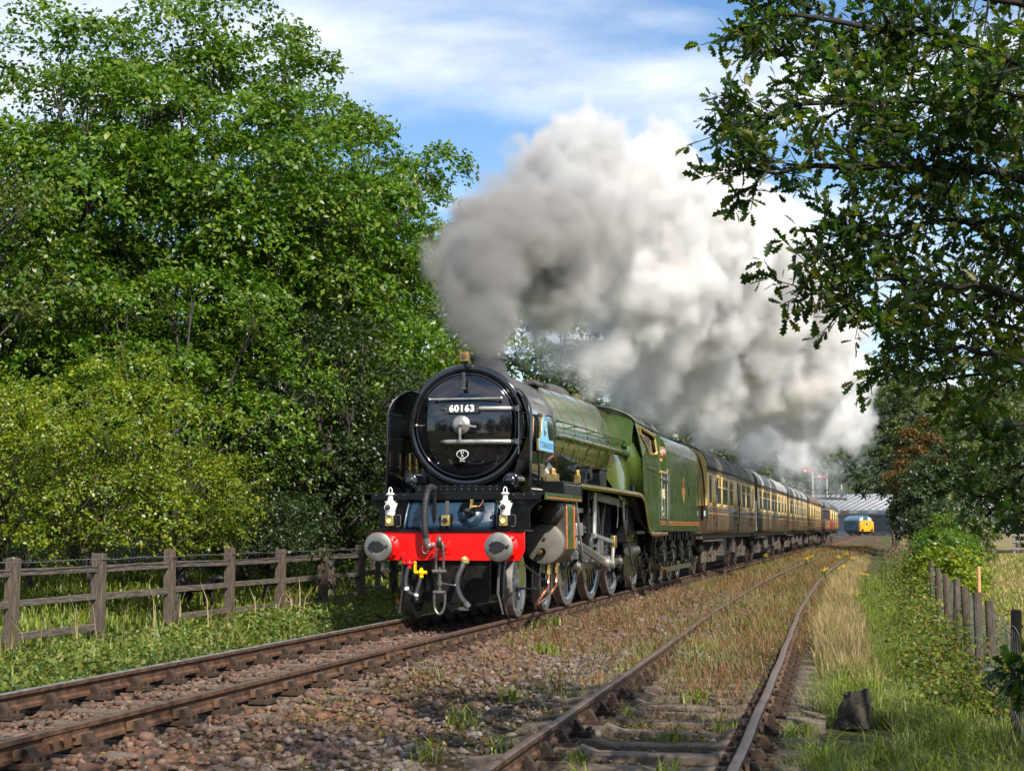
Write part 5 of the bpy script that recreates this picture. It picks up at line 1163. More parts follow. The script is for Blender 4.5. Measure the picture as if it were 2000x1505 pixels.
for k in range(len(FY)-1):
    for z in (1.06, .66, .22):
        if rr.random() < .02: continue
        z0 = z+rr.uniform(-.015, .015); z1 = z+rr.uniform(-.015, .015); h = .095+rr.uniform(-.008, .01)
        MB().bar((-.015, FY[k]+.01, z0), (-.015, FY[k+1]-.01, z1), .04, h).build('rail', railwood, fence, bevel=.006)
wm = MB()
pts = [(.09, y+.02*math.sin(7*y), 1.20-.012*math.sin(3*y)) for y in np.linspace(FY[0], FY[-1], 60)]
wm.tube(pts, .0035, 5); wm.tube([(p[0]+.008*math.sin(40*i), p[1], p[2]+.008*math.cos(40*i)) for i, p in enumerate(pts)], .003, 5)
for i in range(0, 300): 
    y = FY[0]+(FY[-1]-FY[0])*i/300; wm.bar((.08, y, 1.18), (.10, y+.012, 1.225), .003, .003)
wm.build('barbed_wire', wire_m, fence)
# right-hand round posts with wire mesh
pf = empty('post_and_wire_fence', (.93, 13.62, -.32)); tag(pf, 'row of round grey posts with sagging wire along the field', 'fence')
postm = mat('round_post', (0.042, 0.029, 0.018), .9, 0, .45, 8, .7, 30, stretch=(5, 5, .6), c2=(0.075, 0.054, 0.035))
py = [(13.62, .98), (15.78, .95), (17.48, .92), (19.1, .89), (21.87, .86), (23.71, .83), (26.19, .78), (28.3, .82), (33.25, .86), (11.6, 1.02)]
for y, x in py:
    h = .95+rr.uniform(-.02, .02)
    mb = MB().lathe([(-.3, .046), (0, .046), (h-.01, .043), (h, .038), (h, .001)], (0, 0, 0), 'z', 14)
    mb.build('post', postm, pf, smooth=50, loc=(x-.93, y-13.62, 0), rot=(rr.uniform(-.03, .03), rr.uniform(-.05, .03), rr.uniform(0, 6)))
wm = MB(); yy = np.linspace(-2, 20, 45)
for z in (.18, .42, .64, .84): wm.tube([(.0+(-.02)*y/4+.03*math.sin(y*1.3+z*9), y, z+.025*math.sin(y*2.1+z*4)) for y in yy], .0028, 5)
for k in range(110):
    y = -2+.2*k; wm.tube([(-.02*y/4+.02*math.sin(y), y, .16), (-.02*y/4+.03*math.sin(y*1.3), y+.01, .86)], .0018, 4)
wm.build('wire_mesh', wire_m, pf)
st_ = MB().lathe([(-.4, .03), (1.0, .03), (1.02, .02)], (0, 0, 0), 'z', 10).build('stake', mat('new_stake', (0.42, 0.23, 0.09), .7, 0, .2, 8), None, loc=(1.39, 26.04, -.32)); tag(st_, 'pale orange new wooden stake standing among the grey posts', 'stake')
ff = empty('paddock_fence', (6, 100, -.3)); tag(ff, 'far grey rail fence across the end of the field', 'fence')
fgrey = mat('pale_rail', (0.17, 0.16, 0.145), .8, 0, .2, 3)
for k in range(8): MB().box(-.08, .08, -.06, .06, -.2, 1.25).build('post', fgrey, ff, loc=(-3+2.2*k, 0, 0))
for k in range(7):
    for z in (1.1, .72, .3): MB().box(-3+2.2*k, -.8+2.2*k, -.1, -.06, z, z+.14).build('rail', fgrey, ff)
# ================================================================== rotten stump
sv = []; n = 22
mb = MB(); rs_ = random.Random(5); rows = []
jag = [.02*math.sin(2*math.pi*k/n+2.2)+.008*math.sin(2*math.pi*k/n*3)+rs_.uniform(-.012, .012) for k in range(n)]; rib_ = [rs_.uniform(-.12, .12) for _ in range(n)]
for i in range(9):
    t_ = i/8; rad_ = (.145-.025*t_-.012*t_**5+.025*(1-t_)**4)
    w_ = [rs_.uniform(-.10, .10) for _ in range(n)]; rows.append([(rad_*(1+rib_[k]*.8+w_[k])*math.cos(2*math.pi*k/n)*.95+.03*t_, rad_*(1+rib_[k]*.8+w_[k])*math.sin(2*math.pi*k/n), -.05+t_*.31+(jag[k]*t_**3*1.3)+w_[k]*.08) for k in range(n)])
rows.append([(.05*math.cos(2*math.pi*k/n), .05*math.sin(2*math.pi*k/n), .245) for k in range(n)]); mb.grid(rows, closed=True); mb.f.append(tuple(range(9*n, 10*n)))
stump = mb.build('tree_stump', mat('rotten_wood', (0.010, 0.008, 0.006), .85, 0, .7, 9, 1.0, 25, c2=(.035, .028, .02)), None, smooth=25, loc=(-.31, 14.66, -.40))
tag(stump, 'black rotten stump in the grass beside the siding', 'stump')

# ================================================================== black dog beyond the fence
fur = mat('black_fur', (0.010, 0.010, 0.011), .55, 0, .4, 30, .5, 60)
dog = empty('dog', (-13.16, 29.2, float(ground_z(-13.16, 29.2))+.04), R(-8)); dog.scale = (1.12,)*3; tag(dog, 'black dog walking through grass behind the wooden fence', 'dog')
dv = [(0, 0, .36), (.16, 0, .355), (.30, 0, .37), (-.16, 0, .37), (.40, 0, .45), (.50, 0, .51), (.60, 0, .49), (-.24, 0, .40), (-.31, 0, .47), (-.33, 0, .56),
      (.27, -.07, .28), (.26, -.075, .15), (.29, -.075, .02), (.27, .07, .28), (.33, .075, .16), (.31, .075, .02),
      (-.19, -.07, .28), (-.13, -.075, .20), (-.24, -.075, .12), (-.21, -.075, .02), (-.19, .07, .28), (-.10, .075, .21), (-.17, .075, .12), (-.13, .075, .02)]
de = [(0, 1), (1, 2), (0, 3), (2, 4), (4, 5), (5, 6), (3, 7), (7, 8), (8, 9), (2, 10), (10, 11), (11, 12), (2, 13), (13, 14), (14, 15), (3, 16), (16, 17), (17, 18), (18, 19), (3, 20), (20, 21), (21, 22), (22, 23)]
dr_ = [.095, .10, .10, .085, .07, .072, .035, .03, .022, .012, .05, .03, .026, .05, .03, .026, .06, .045, .024, .024, .06, .045, .024, .024]
skin_body('body', dv, de, dr_, fur, dog, (0, 0, 0))
MB().prism([(.46, .56), (.50, .58), (.45, .47), (.42, .48)], 'xz', -.075, -.06).prism([(.46, .56), (.50, .58), (.45, .47), (.42, .48)], 'xz', .06, .075).build('ear', fur, dog)
# ================================================================== vegetation helpers
def world_at(u, v, d):
    """a point d metres ahead, from the survey of the photograph (2000 x 1505)"""
    f, th, ph = 3125.9, 0.2287, 0.0887
    x = (u-1000)/f; y = (752.5-v)/f
    fw = math.cos(ph)-y*math.sin(ph); z = math.sin(ph)+y*math.cos(ph); t = d/fw
    return np.array([t*(x*math.cos(th)-fw*math.sin(th)), t*(x*math.sin(th)+fw*math.cos(th)), 1.298+t*z])
def in_view(P, pad=0.0):
    f, th, ph = 3125.9, 0.2287, 0.0887
    X, Y, Z = P[:, 0], P[:, 1], P[:, 2]-1.298
    xr = X*math.cos(th)+Y*math.sin(th); fw = -X*math.sin(th)+Y*math.cos(th); z = fw*math.cos(ph)+Z*math.sin(ph); up = -fw*math.sin(ph)+Z*math.cos(ph)
    z = np.maximum(z, .01); u = f*xr/z; v = f*up/z
    return (fw > -.5) & (np.abs(u) < 1000+pad) & (np.abs(v) < 753+pad)
def unit(a): return a/np.maximum(np.linalg.norm(a, axis=-1, keepdims=True), 1e-9)
def leaf_quads(P, D, Nn, ln, wd, fold=.25):
    """one folded rhombus per leaf"""
    D = unit(D); S_ = unit(np.cross(D, Nn)); U = np.cross(S_, D)
    ln = np.asarray(ln)[:, None]; wd = np.asarray(wd)[:, None]
    b_ = P; l_ = P+D*ln*.5-S_*wd*.5+U*wd*fold; t_ = P+D*ln; r_ = P+D*ln*.5+S_*wd*.5+U*wd*fold
    V = np.stack([b_, r_, t_, l_], 1).reshape(-1, 3)
    return V, np.arange(len(P)*4).reshape(-1, 4)
def rand_dir(r, n): return unit(r.normal(size=(n, 3)))
def leaf_object(name, P, Nn, size, m, parent, r, per=5, aspect=.58, spread=.9):
    """rosettes: PER leaves fanned round each point"""
    n = len(P); k = per
    Pn = np.repeat(P, k, 0); Nr = unit(np.repeat(Nn, k, 0)+r.normal(size=(n*k, 3))*.45)
    d = rand_dir(r, n*k); d = unit(d-Nr*np.sum(d*Nr, 1, keepdims=True)*spread)
    Pn = Pn+d*r.uniform(0, .35, (n*k, 1))*size+r.normal(size=(n*k, 3))*size*.25
    ln = r.uniform(.65, 1.2, n*k)*size; V, Fq = leaf_quads(Pn, d, Nr, ln, ln*aspect*r.uniform(.8, 1.2, n*k))
    return link(name, raw_mesh(name, V, Fq, m), None, parent)
bark = mat('bark', (0.036, 0.029, 0.022), .9, 0, .45, 9, .8, 18, c2=(.062, .053, .04), stretch=(3, 3, .6))
bark_d = mat('bark_dark', (0.013, 0.011, 0.009), .9, 0, .4, 12, .6, 30)

def tree(name, label, base, h, rx, ry, zlow, m, seed, n_clump=60, per_clump=90, leaf=.155, rc=1.0, cat='tree', group=None, trunk_r=.22, limb=True, lean=(0, 0), per=5, top=1.0, cull=None):
    r = np.random.default_rng(seed); root = empty(name, base); tag(root, label, cat, group)
    cz_ = (h+zlow)/2; rz = (h-zlow)/2
    C = []; tries = 0
    while len(C) < n_clump and tries < 6000:
        tries += 1
        d = rand_dir(r, 1)[0]; q = r.uniform(.0, 1)**.45
        if d[2] < -.75 and q > .6: continue
        c = np.array([d[0]*rx*q, d[1]*ry*q, cz_+d[2]*rz*q]); 
        c[0] += lean[0]*(c[2]/h); c[1] += lean[1]*(c[2]/h)
        wob = 1+.16*math.sin(3*math.atan2(d[1], d[0])+seed)+.1*math.sin(5*d[2]*3+seed*2); c[:2] *= wob
        if all(np.linalg.norm((c-e)*np.array([1, 1, 1.25])) > rc*.78 for e in C): C.append(c)
    C = np.array(C); cen = np.array([0, 0, cz_-rz*.25])
    out = unit(C-cen)
    n = len(C)*per_clump; ci = np.repeat(np.arange(len(C)), per_clump)
    d = unit(rand_dir(r, n)+out[ci]*.6+np.array([0, 0, .45])); rad_ = rc*r.uniform(.65, 1.3, len(C))[ci]*r.uniform(.5, 1.08, n)**.4
    P = C[ci]+d*rad_[:, None]*np.array([1.1, 1.1, .72]); P += r.normal(size=P.shape)*.06*rc
    Nn = unit(d*.7+np.array([0, 0, .7])+r.normal(size=P.shape)*.25)
    vw = np.array([0, 0, 1.3])-np.array(base); vw = vw/np.linalg.norm(vw); kk_ = (unit(P-cen)@vw > -.15) | (r.uniform(0, 1, len(P)) < .45); P, Nn = P[kk_], Nn[kk_]
    if cull is not None: k = cull(P+np.array(base)); P, Nn = P[k], Nn[k]
    leaf_object('crown', P, Nn, leaf, m, root, r, per)
    # trunk and limbs
    tp = np.array([lean[0]*.6, lean[1]*.6, h*.62])
    mid = np.array([lean[0]*.2+r.normal()*.2, lean[1]*.2+r.normal()*.2, h*.36])
    MB().tube([(0, 0, -.4), (0, 0, .15), tuple(mid), tuple(tp)], [trunk_r*1.35, trunk_r*1.1, trunk_r*.8, trunk_r*.2], 10, 2).build('trunk', bark, root, smooth=60)
    if limb:
        mb = MB()
        for c in C[:: max(1, len(C)//26)]:
            t_ = r.uniform(.25, .75); a = np.array([0, 0, .15])*(1-t_)+tp*t_ if t_ > .5 else mid*(t_*2)+np.array([0, 0, .15])*(1-t_*2)
            a[2] = min(a[2], c[2]*.9)
            m1 = a*.5+c*.5+r.normal(size=3)*.25+np.array([0, 0, -.25]); e = c+unit(c-a)*rc*.1
            mb.tube([tuple(a), tuple(m1), tuple(c), tuple(e)], [trunk_r*.34, trunk_r*.18, trunk_r*.08, .006], 6, 1)
            for _ in range(3):
                e2 = c+rand_dir(r, 1)[0]*rc*.6; mb.tube([tuple(m1*.3+c*.7), tuple(c*.5+e2*.5+r.normal(size=3)*.1), tuple(e2)], [trunk_r*.07, trunk_r*.045, .005], 5)
        tag(mb.build('branch', bark, root, smooth=60), kind='stuff')
    return root

oak_leaf = leaf_mat('oak_foliage', [(0.048, 0.105, 0.008), (0.068, 0.145, 0.009), (0.09, 0.172, 0.010), (0.12, 0.195, 0.012), (0.17, 0.21, 0.015), (0.055, 0.118, 0.014)], .42, .34, .42, tcol=(1.2, 1.5, .55))
dull_leaf = leaf_mat('dull_foliage', [(0.06, 0.09, 0.018), (0.08, 0.12, 0.022), (0.105, 0.14, 0.028), (0.07, 0.10, 0.024), (0.13, 0.14, 0.04)], .45, .3)
haw_leaf = leaf_mat('hawthorn_foliage', [(0.095, 0.165, 0.008), (0.13, 0.21, 0.010), (0.17, 0.24, 0.012), (0.22, 0.26, 0.014), (0.27, 0.245, 0.016), (0.10, 0.165, 0.012)], .4, .36)
dark_leaf = leaf_mat('dark_foliage', [(0.014, 0.030, 0.008), (0.022, 0.044, 0.010), (0.032, 0.060, 0.013), (0.045, 0.075, 0.016), (0.028, 0.05, 0.014)], .42, .28)  # own dark green of field trees; stands in for shade on the wood's oaks
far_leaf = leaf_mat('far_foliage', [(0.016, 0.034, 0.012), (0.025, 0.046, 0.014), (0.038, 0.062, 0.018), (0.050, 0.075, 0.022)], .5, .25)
brown_leaf = leaf_mat('rusty_foliage', [(0.06, 0.05, 0.010), (0.10, 0.065, 0.012), (0.13, 0.06, 0.015), (0.05, 0.065, 0.012), (0.16, 0.075, 0.02)], .5, .3)
G0 = 'oaks and thorns behind the wooden fence'
def gz(x, y): return float(ground_z(x, y))
def T(x, y, *a, **k): return tree('oak_tree', a[0], (x, y, gz(x, y)), *a[1:], cat='tree', group=G0, **k)
T(-18.6, 33.5, 'leafy oak at the outer end of the wood, sky showing between limbs', 13.2, 4.6, 4.4, 2.5, oak_leaf, 101, n_clump=85, per_clump=120, rc=1.15)
T(-15.3, 36.5, 'tallest broad oak of the wood, its top reaching out of frame', 14.6, 4.3, 4.4, 1.6, oak_leaf, 102, n_clump=125, per_clump=115, rc=1.12, trunk_r=.28)
T(-14.4, 40.5, 'oak with sunlit sprays on the sloping shoulder of the wood', 13.0, 2.9, 4.0, 1.0, oak_leaf, 103, n_clump=110, per_clump=110, rc=1.08)
T(-15.2, 47.0, 'oak beside the smoke, lowest of the sloping canopy line', 12.4, 2.7, 4.0, .8, oak_leaf, 104, n_clump=100, per_clump=100, rc=1.05)
T(-15.6, 58.0, 'small bright oak crown half hidden behind the chimney smoke', 13.6, 1.6, 2.4, 1.5, haw_leaf, 105, n_clump=45, per_clump=80, rc=1.0)
T(-15.6, 74.0, 'light green tree just behind the locomotive boiler', 13.4, 3.6, 3.6, 1.0, haw_leaf, 106, n_clump=60, per_clump=80, rc=1.1, leaf=.14)
T(-20.2, 28.2, 'grey green young oak on the outer flank, lower than the others', 9.8, 3.4, 2.8, .8, dull_leaf, 107, n_clump=75, per_clump=95, rc=.9, leaf=.09)
T(-22.0, 41.0, 'oak behind the outer oak, only its upper limbs showing', 13.8, 4.5, 4.0, 3.0, oak_leaf, 108, n_clump=100, per_clump=100, rc=1.2)
T(-14.6, 31.5, 'low wide oak bough mass hanging behind the yellow thorn', 6.6, 3.0, 2.2, 1.2, oak_leaf, 109, n_clump=60, per_clump=100, rc=.85, leaf=.10)
T(-12.4, 34.6, 'shaded low oak behind the fence beside the buffers', 6.2, 2.2, 2.6, .4, dark_leaf, 110, n_clump=50, per_clump=90, rc=.8, leaf=.10)  # shade of the gap beside the engine is put into the leaf colour
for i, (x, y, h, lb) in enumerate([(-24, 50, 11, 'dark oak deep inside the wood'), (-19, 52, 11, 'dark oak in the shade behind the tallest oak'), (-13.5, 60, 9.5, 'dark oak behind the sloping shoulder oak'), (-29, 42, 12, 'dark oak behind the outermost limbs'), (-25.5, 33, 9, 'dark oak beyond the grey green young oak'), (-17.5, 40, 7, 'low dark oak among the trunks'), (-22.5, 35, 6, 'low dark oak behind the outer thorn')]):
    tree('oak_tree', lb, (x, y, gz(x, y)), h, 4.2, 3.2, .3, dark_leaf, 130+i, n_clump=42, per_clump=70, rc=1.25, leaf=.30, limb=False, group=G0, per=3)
def bush(x, y, label, h, rx, ry, m, seed, zl=.1, **k):
    k.setdefault('n_clump', 55); k.setdefault('per_clump', 66); k.setdefault('rc', .55); k.setdefault('leaf', .074); k.setdefault('trunk_r', .07)
    return tree('thorn_bush', label, (x, y, gz(x, y)), h, rx, ry, zl, m, seed, cat='bush', group='thorn bushes behind the fence', **k)
bush(-15.3, 25.6, 'green hawthorn bush at the outer end of the fence', 4.3, 1.7, 1.6, haw_leaf, 201)
bush(-13.4, 25.9, 'big yellow green hawthorn bush with red berries behind the fence', 4.35, 2.0, 1.7, haw_leaf, 202, zl=.7, n_clump=75)
bush(-12.75, 27.6, 'lower yellow green thorn at the dark edge of the wood', 2.8, .95, 1.1, haw_leaf, 203, zl=.9, n_clump=34)
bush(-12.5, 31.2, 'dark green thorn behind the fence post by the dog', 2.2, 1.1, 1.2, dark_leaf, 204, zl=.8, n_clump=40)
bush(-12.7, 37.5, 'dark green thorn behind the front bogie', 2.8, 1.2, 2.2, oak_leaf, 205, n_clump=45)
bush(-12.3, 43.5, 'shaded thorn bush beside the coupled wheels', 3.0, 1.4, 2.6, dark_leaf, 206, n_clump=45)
bush(-16.6, 29.0, 'leafy thorn bush between the outer oaks', 4.0, 1.8, 1.6, oak_leaf, 207)
r = np.random.default_rng(77)
Pb = np.stack([r.normal(-12.9, .9, 90), r.normal(24.75, .25, 90), r.uniform(1.2, 3.2, 90)], -1)
# line of trees beyond the train
GB = 'trees behind the coaches'
for i, (x, y, h, rx, m, lb) in enumerate([(-14.5, 88, 10.5, 3.6, dark_leaf, 'dark tree behind the cab in thin smoke'), (-15.5, 104, 11.5, 4.2, far_leaf, 'dark tree behind the first coach roof'),
        (-16.5, 124, 12.0, 4.6, far_leaf, 'dim tree behind the second coach in smoke'), (-18, 150, 13.0, 5.2, far_leaf, 'hazy tree behind the third coach'), (-19, 182, 14.0, 6, far_leaf, 'hazy tree behind the signal gantry'), (-22, 225, 16.0, 7, far_leaf, 'farthest tree seen under the drifting smoke')]):
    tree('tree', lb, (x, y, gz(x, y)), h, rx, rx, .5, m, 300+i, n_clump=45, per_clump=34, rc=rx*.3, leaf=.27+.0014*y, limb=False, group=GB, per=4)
GR = 'trees at the end of the field'; weedb = haw_leaf
for i, (x, y, h, rx, zl, m, lb, nc) in enumerate([
        (.6, 122, 14.6, 3.2, 1, far_leaf, 'tall grey green poplar-like tree above the diesel', 70), (4.2, 117, 13.2, 4.0, .6, dull_leaf, 'broad grey green tree beside the drifting smoke', 80), (9.6, 120, 14.6, 4.8, .6, dull_leaf, 'large pale green tree behind the oak twigs', 80),
        (2.4, 110, 8.6, 2.3, .8, brown_leaf, 'rusty brown thorn tree between green trees', 45), (2.6, 103, 5.6, 2.2, .2, dark_leaf, 'low dark tree overhanging the diesel', 60), (4.2, 106, 7.0, 2.8, .2, dark_leaf, 'dark green tree below the rusty thorn', 60),
        (8.2, 108, 8.0, 3.2, .2, dark_leaf, 'dark tree standing behind the paddock fence rails', 60), (13, 112, 10, 4.0, .2, dark_leaf, 'dark tree at the field corner', 55), (3.0, 94, 3.0, 2.2, .1, far_leaf, 'dull green bush under the low dark tree', 50), (3.2, 96, 2.2, 1.7, .1, brown_leaf, 'reddish bramble bush before the paddock fence', 35), (3.0, 128, 15.5, 4.2, .5, dark_leaf, 'tall dark tree behind the grey green poplar-like one', 60), (11.5, 128, 16.5, 5.5, .5, dark_leaf, 'tallest dark tree behind the pale green one', 70), (20, 115, 14, 5, .3, dark_leaf, 'dark tree beyond the field corner', 50), (6.5, 126, 15, 4.5, .5, dark_leaf, 'tall dark tree behind the rusty thorn', 60), (16, 122, 15, 5, .5, dull_leaf, 'pale tree at the field corner', 60), (1.35, 37, 1.0, .55, .05, haw_leaf, 'small yellow green bush among the farthest posts', 22), (1.5, 47, 1.4, .8, .05, oak_leaf, 'leafy bush just past the last post', 26), (2.2, 62, 1.9, 1.0, .05, oak_leaf, 'round green hedge bush at the far end of the posts', 26), (3.2, 70, 2.0, 1.2, .05, dull_leaf, 'grey green hedge bush beside the field', 30), (2.4, 79, 2.5, 1.3, .05, dark_leaf, 'dark hedge bush under the low dark tree', 30)]):
    tree('tree', lb, (x, y, gz(x, y)), h, rx, rx, zl, m, 400+i, n_clump=nc, per_clump=32, rc=max(.55, rx*.25), leaf=.26, limb=False, group=GR, per=5) if h > 2.8 else tree('hedge_bush', lb, (x, y, gz(x, y)), h, rx, rx, zl, m, 400+i, n_clump=nc, per_clump=45, rc=.4, leaf=.11, limb=False, group='bushes along the field edge', per=5, cat='bush', trunk_r=.05)

# wooded hillside far behind
hy = np.linspace(420, 900, 25); hx = np.linspace(-420, 330, 60); HX, HY = np.meshgrid(hx, hy)
def hill_z(x, y): return -2+ (62*smooth(400, 700, y)*(0.62+.38*np.sin((x+150)/110))*smooth(330, 40, x)) + 3*fbm(x/14, y/14, 1, 9)
HZ = hill_z(HX, HY); ii = np.arange(HX.size).reshape(HX.shape)
hill = link('hill', raw_mesh('hill', np.stack([HX, HY, HZ], -1).reshape(-1, 3), np.stack([ii[:-1, :-1], ii[:-1, 1:], ii[1:, 1:], ii[1:, :-1]], -1).reshape(-1, 4), mat('hill_green', (0.028, 0.045, 0.016), .95, 0, .3, .05), True)); tag(hill, 'wooded hillside beyond the yard', kind='structure')
r = np.random.default_rng(500); nW = 520; wx = r.uniform(-300, 250, nW); wy = 420+330*r.uniform(0, 1, nW)**1.3; wz = hill_z(wx, wy)
ci = np.repeat(np.arange(nW), 26); dd = unit(rand_dir(r, nW*26)+np.array([0, -.4, .4])); rw = r.uniform(4.5, 8, nW)
P = np.stack([wx, wy, wz+rw*.8], -1)[ci]+dd*rw[ci][:, None]*np.array([1, 1, 1.15])
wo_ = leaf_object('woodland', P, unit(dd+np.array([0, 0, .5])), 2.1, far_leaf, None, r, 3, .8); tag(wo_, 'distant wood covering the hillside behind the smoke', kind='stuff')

# belt of trees behind the photographer; the smokebox door and boiler mirror it
r = np.random.default_rng(501); nB = 46; bx = r.uniform(-60, 45, nB); by = r.uniform(-60, -38, nB); rb2 = r.uniform(2.5, 4.5, nB)
ci = np.repeat(np.arange(nB), 60); dd = rand_dir(r, len(ci)); P = np.stack([bx, by, r.uniform(2, 7.5, nB)], -1)[ci]+dd*rb2[ci][:, None]
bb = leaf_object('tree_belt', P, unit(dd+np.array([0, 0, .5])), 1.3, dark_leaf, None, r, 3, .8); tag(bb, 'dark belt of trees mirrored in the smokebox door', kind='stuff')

# ================================================================== overhanging oak
oakdark = leaf_mat('near_oak_foliage', [(0.024, 0.056, 0.012), (0.034, 0.075, 0.012), (0.045, 0.09, 0.012), (0.06, 0.11, 0.014), (0.032, 0.064, 0.02), (0.085, 0.12, 0.016), (0.13, 0.13, 0.02)], .42, .5, .35, tcol=(1.5, 1.8, .5))
half = np.array([(0, 0), (.12, .15), (.06, .25), (.21, .36), (.09, .44), (.29, .58), (.13, .66), (.24, .82), (.10, .88), (0, 1.0)])
outl = np.concatenate([half, half[-2:0:-1]*np.array([-1, 1])]); nO = len(outl)
def oak_leaf_verts():
    z = .10*np.abs(outl[:, 0])*2-.12*(outl[:, 1]-.4)**2
    V = np.concatenate([np.column_stack([outl, z]), [[0, .5, -.01]]]); Fm = np.array([(i, (i+1) % nO, nO) for i in range(nO)])
    return V, Fm
OV, OF = oak_leaf_verts()
oak = empty('overhanging_oak', (4.6, 9.6, -.3)); tag(oak, 'dark oak reaching its leafy boughs over the field fence', 'tree')
base = np.array(oak.location)
r = np.random.default_rng(42)
LP, LD, LN, LS = [], [], [], []
wood = MB()
def smooth_path(p, n):
    p = np.array(p); t = np.linspace(0, 1, len(p)); tt = np.linspace(0, 1, n)
    q = np.stack([np.interp(tt, t, p[:, k]) for k in range(3)], -1)
    for _ in range(2): q[1:-1] = (q[:-2]+2*q[1:-1]+q[2:])/4
    return q
def leaves_along(q, every, k):
    seg = np.linalg.norm(np.diff(q, axis=0), axis=1).sum(); m = max(2, int(seg/every))
    for t in np.linspace(.12, 1.0, m):
        i = min(int(t*(len(q)-1)), len(q)-2); p = q[i]+(q[i+1]-q[i])*(t*(len(q)-1)-i); ax = unit(q[i+1]-q[i])
        kk = k+2 if t > .93 else k
        for _ in range(kk):
            d = unit(ax*.6+rand_dir(r, 1)[0]*.9+np.array([0, 0, -.15])); LP.append(p+d*.02); LD.append(d); LN.append(unit(np.array([0, 0, .8])+rand_dir(r, 1)[0]*.75)); LS.append(r.uniform(.055, .12))
def bough(pts, r0, nsec, slen, rad_tip=.005):
    q = smooth_path(pts, 14); q += r.normal(size=q.shape)*.025; 
    wood.tube([tuple(p) for p in q], [r0, rad_tip], 7)
    for i in range(nsec):
        t = .12+.88*(i+r.uniform(0, .8))/nsec; k = min(int(t*13), 12); p = q[k]+(q[k+1]-q[k])*(t*13-k); ax = unit(q[k+1]-q[k])
        d = unit(ax*.75+rand_dir(r, 1)[0]*np.array([.8, .55, .8])); ln = slen*r.uniform(.5, 1.1)*(1.15-.55*t)
        e = p+d*ln+np.array([0, 0, .06*ln]); s2 = smooth_path([p, (p+e)/2+r.normal(size=3)*.05*ln, e], 7)
        wood.tube([tuple(a) for a in s2], [max(.004, r0*(1-t)*.45), .0028], 5); leaves_along(s2, .06, 2)
        for j in range(3):
            tt = r.uniform(.25, .95); kk = min(int(tt*6), 5); p2 = s2[kk]; d2 = unit(d*.6+rand_dir(r, 1)[0]*.9); e2 = p2+d2*ln*r.uniform(.3, .55)
            s3 = smooth_path([p2, e2], 4); wood.tube([tuple(a) for a in s3], [.004, .002], 4); leaves_along(s3, .055, 2)
    leaves_along(q[7:], .07, 1)
W = world_at
B_ = [  # (start, via..., tip, depth start, depth tip, radius, secondaries, length)
    ([(2120, 395), (1960, 335), (1800, 318), (1600, 325), (1470, 345), (1362, 318)], 9.6, 9.2, .05, 26, .55),
    ([(2150, 290), (1900, 200), (1650, 190), (1480, 225), (1350, 238)], 10.4, 10.0, .045, 28, .62),
    ([(2150, 180), (1900, 80), (1650, 40), (1500, 30), (1400, 10)], 10.2, 9.8, .045, 28, .62),
    ([(2150, 60), (1900, -20), (1650, -60), (1480, -70)], 10.8, 10.2, .045, 20, .6),
    ([(2150, 120), (1950, 140), (1750, 120), (1560, 110), (1410, 105)], 11.2, 10.8, .04, 26, .6),
    ([(2150, 470), (1950, 420), (1780, 450), (1660, 470), (1575, 450)], 9.8, 9.4, .035, 20, .5),
    ([(2150, 640), (1950, 560), (1760, 540), (1600, 570), (1490, 552)], 9.7, 9.2, .035, 26, .5),
    ([(2150, 700), (1930, 620), (1780, 600), (1650, 620), (1570, 545)], 10.3, 9.9, .03, 22, .5),
    ([(2150, 560), (1970, 500), (1850, 400), (1720, 330), (1620, 250)], 11.0, 11.2, .04, 26, .6),
    ([(2150, 760), (1990, 705), (1850, 670), (1740, 690), (1650, 640)], 9.4, 9.2, .035, 22, .45),
    ([(2150, 640), (1990, 600), (1880, 560), (1800, 600), (1690, 670)], 10.6, 10.4, .03, 20, .5),
    ([(2150, 330), (2000, 260), (1880, 300), (1740, 260), (1600, 160)], 9.2, 9.6, .03, 24, .6),
    ([(2150, 20), (2020, 120), (1900, 250), (1780, 420)], 11.6, 11.4, .03, 24, .7),
    ([(2150, 820), (2020, 745), (1940, 735), (1840, 730), (1760, 770)], 10.0, 10.0, .022, 12, .42),
    ([(2150, 860), (2000, 820), (1930, 870), (1850, 850)], 9.2, 9.1, .018, 10, .40),
    ([(2150, 960), (2010, 900), (1960, 960), (1930, 1010)], 9.0, 9.0, .014, 9, .35),
    ([(2150, 400), (2020, 480), (1960, 560), (1900, 640)], 9.9, 9.7, .02, 16, .5),
    ([(2150, -100), (1900, -60), (1750, 30), (1640, 120)], 11.8, 11.6, .03, 22, .65),
    ([(2150, 200), (2050, 210), (1960, 180), (1850, 150)], 9.0, 9.0, .02, 14, .5),
    ([(2150, 1330), (2030, 1300), (1960, 1310), (1905, 1320)], 8.6, 8.5, .008, 6, .16)]
for pts, d0, d1, r0, ns_, sl in B_:
    ns_ = max(5, int(ns_*(.85 if pts[-1][1] < 500 else .62))); r0 *= .72; pts = pts[:-1]+[(pts[-1][0]+85, pts[-1][1])]
    bough([W(u, v, d0+(d1-d0)*i/(len(pts)-1)) for i, (u, v) in enumerate(pts)], r0, ns_, sl)
    s0 = W(*pts[0], d0)
    if pts[0][1] < 1100: wood.tube([tuple(s0), tuple(s0*.5+np.array([4.6, 9.6, s0[2]-.3])*.5+np.array([0, 0, -.1])), (4.6, 9.6, max(1.2, s0[2]-1.0))], [r0*1.02, r0*1.5, r0*2], 7, 1)
LP, LD, LN, LS = map(np.array, (LP, LD, LN, LS))
print('oak leaves', len(LP))
S3 = unit(np.cross(LD, LN)); U3 = np.cross(S3, LD)
M3 = np.stack([S3, LD, U3], -1)                      # columns
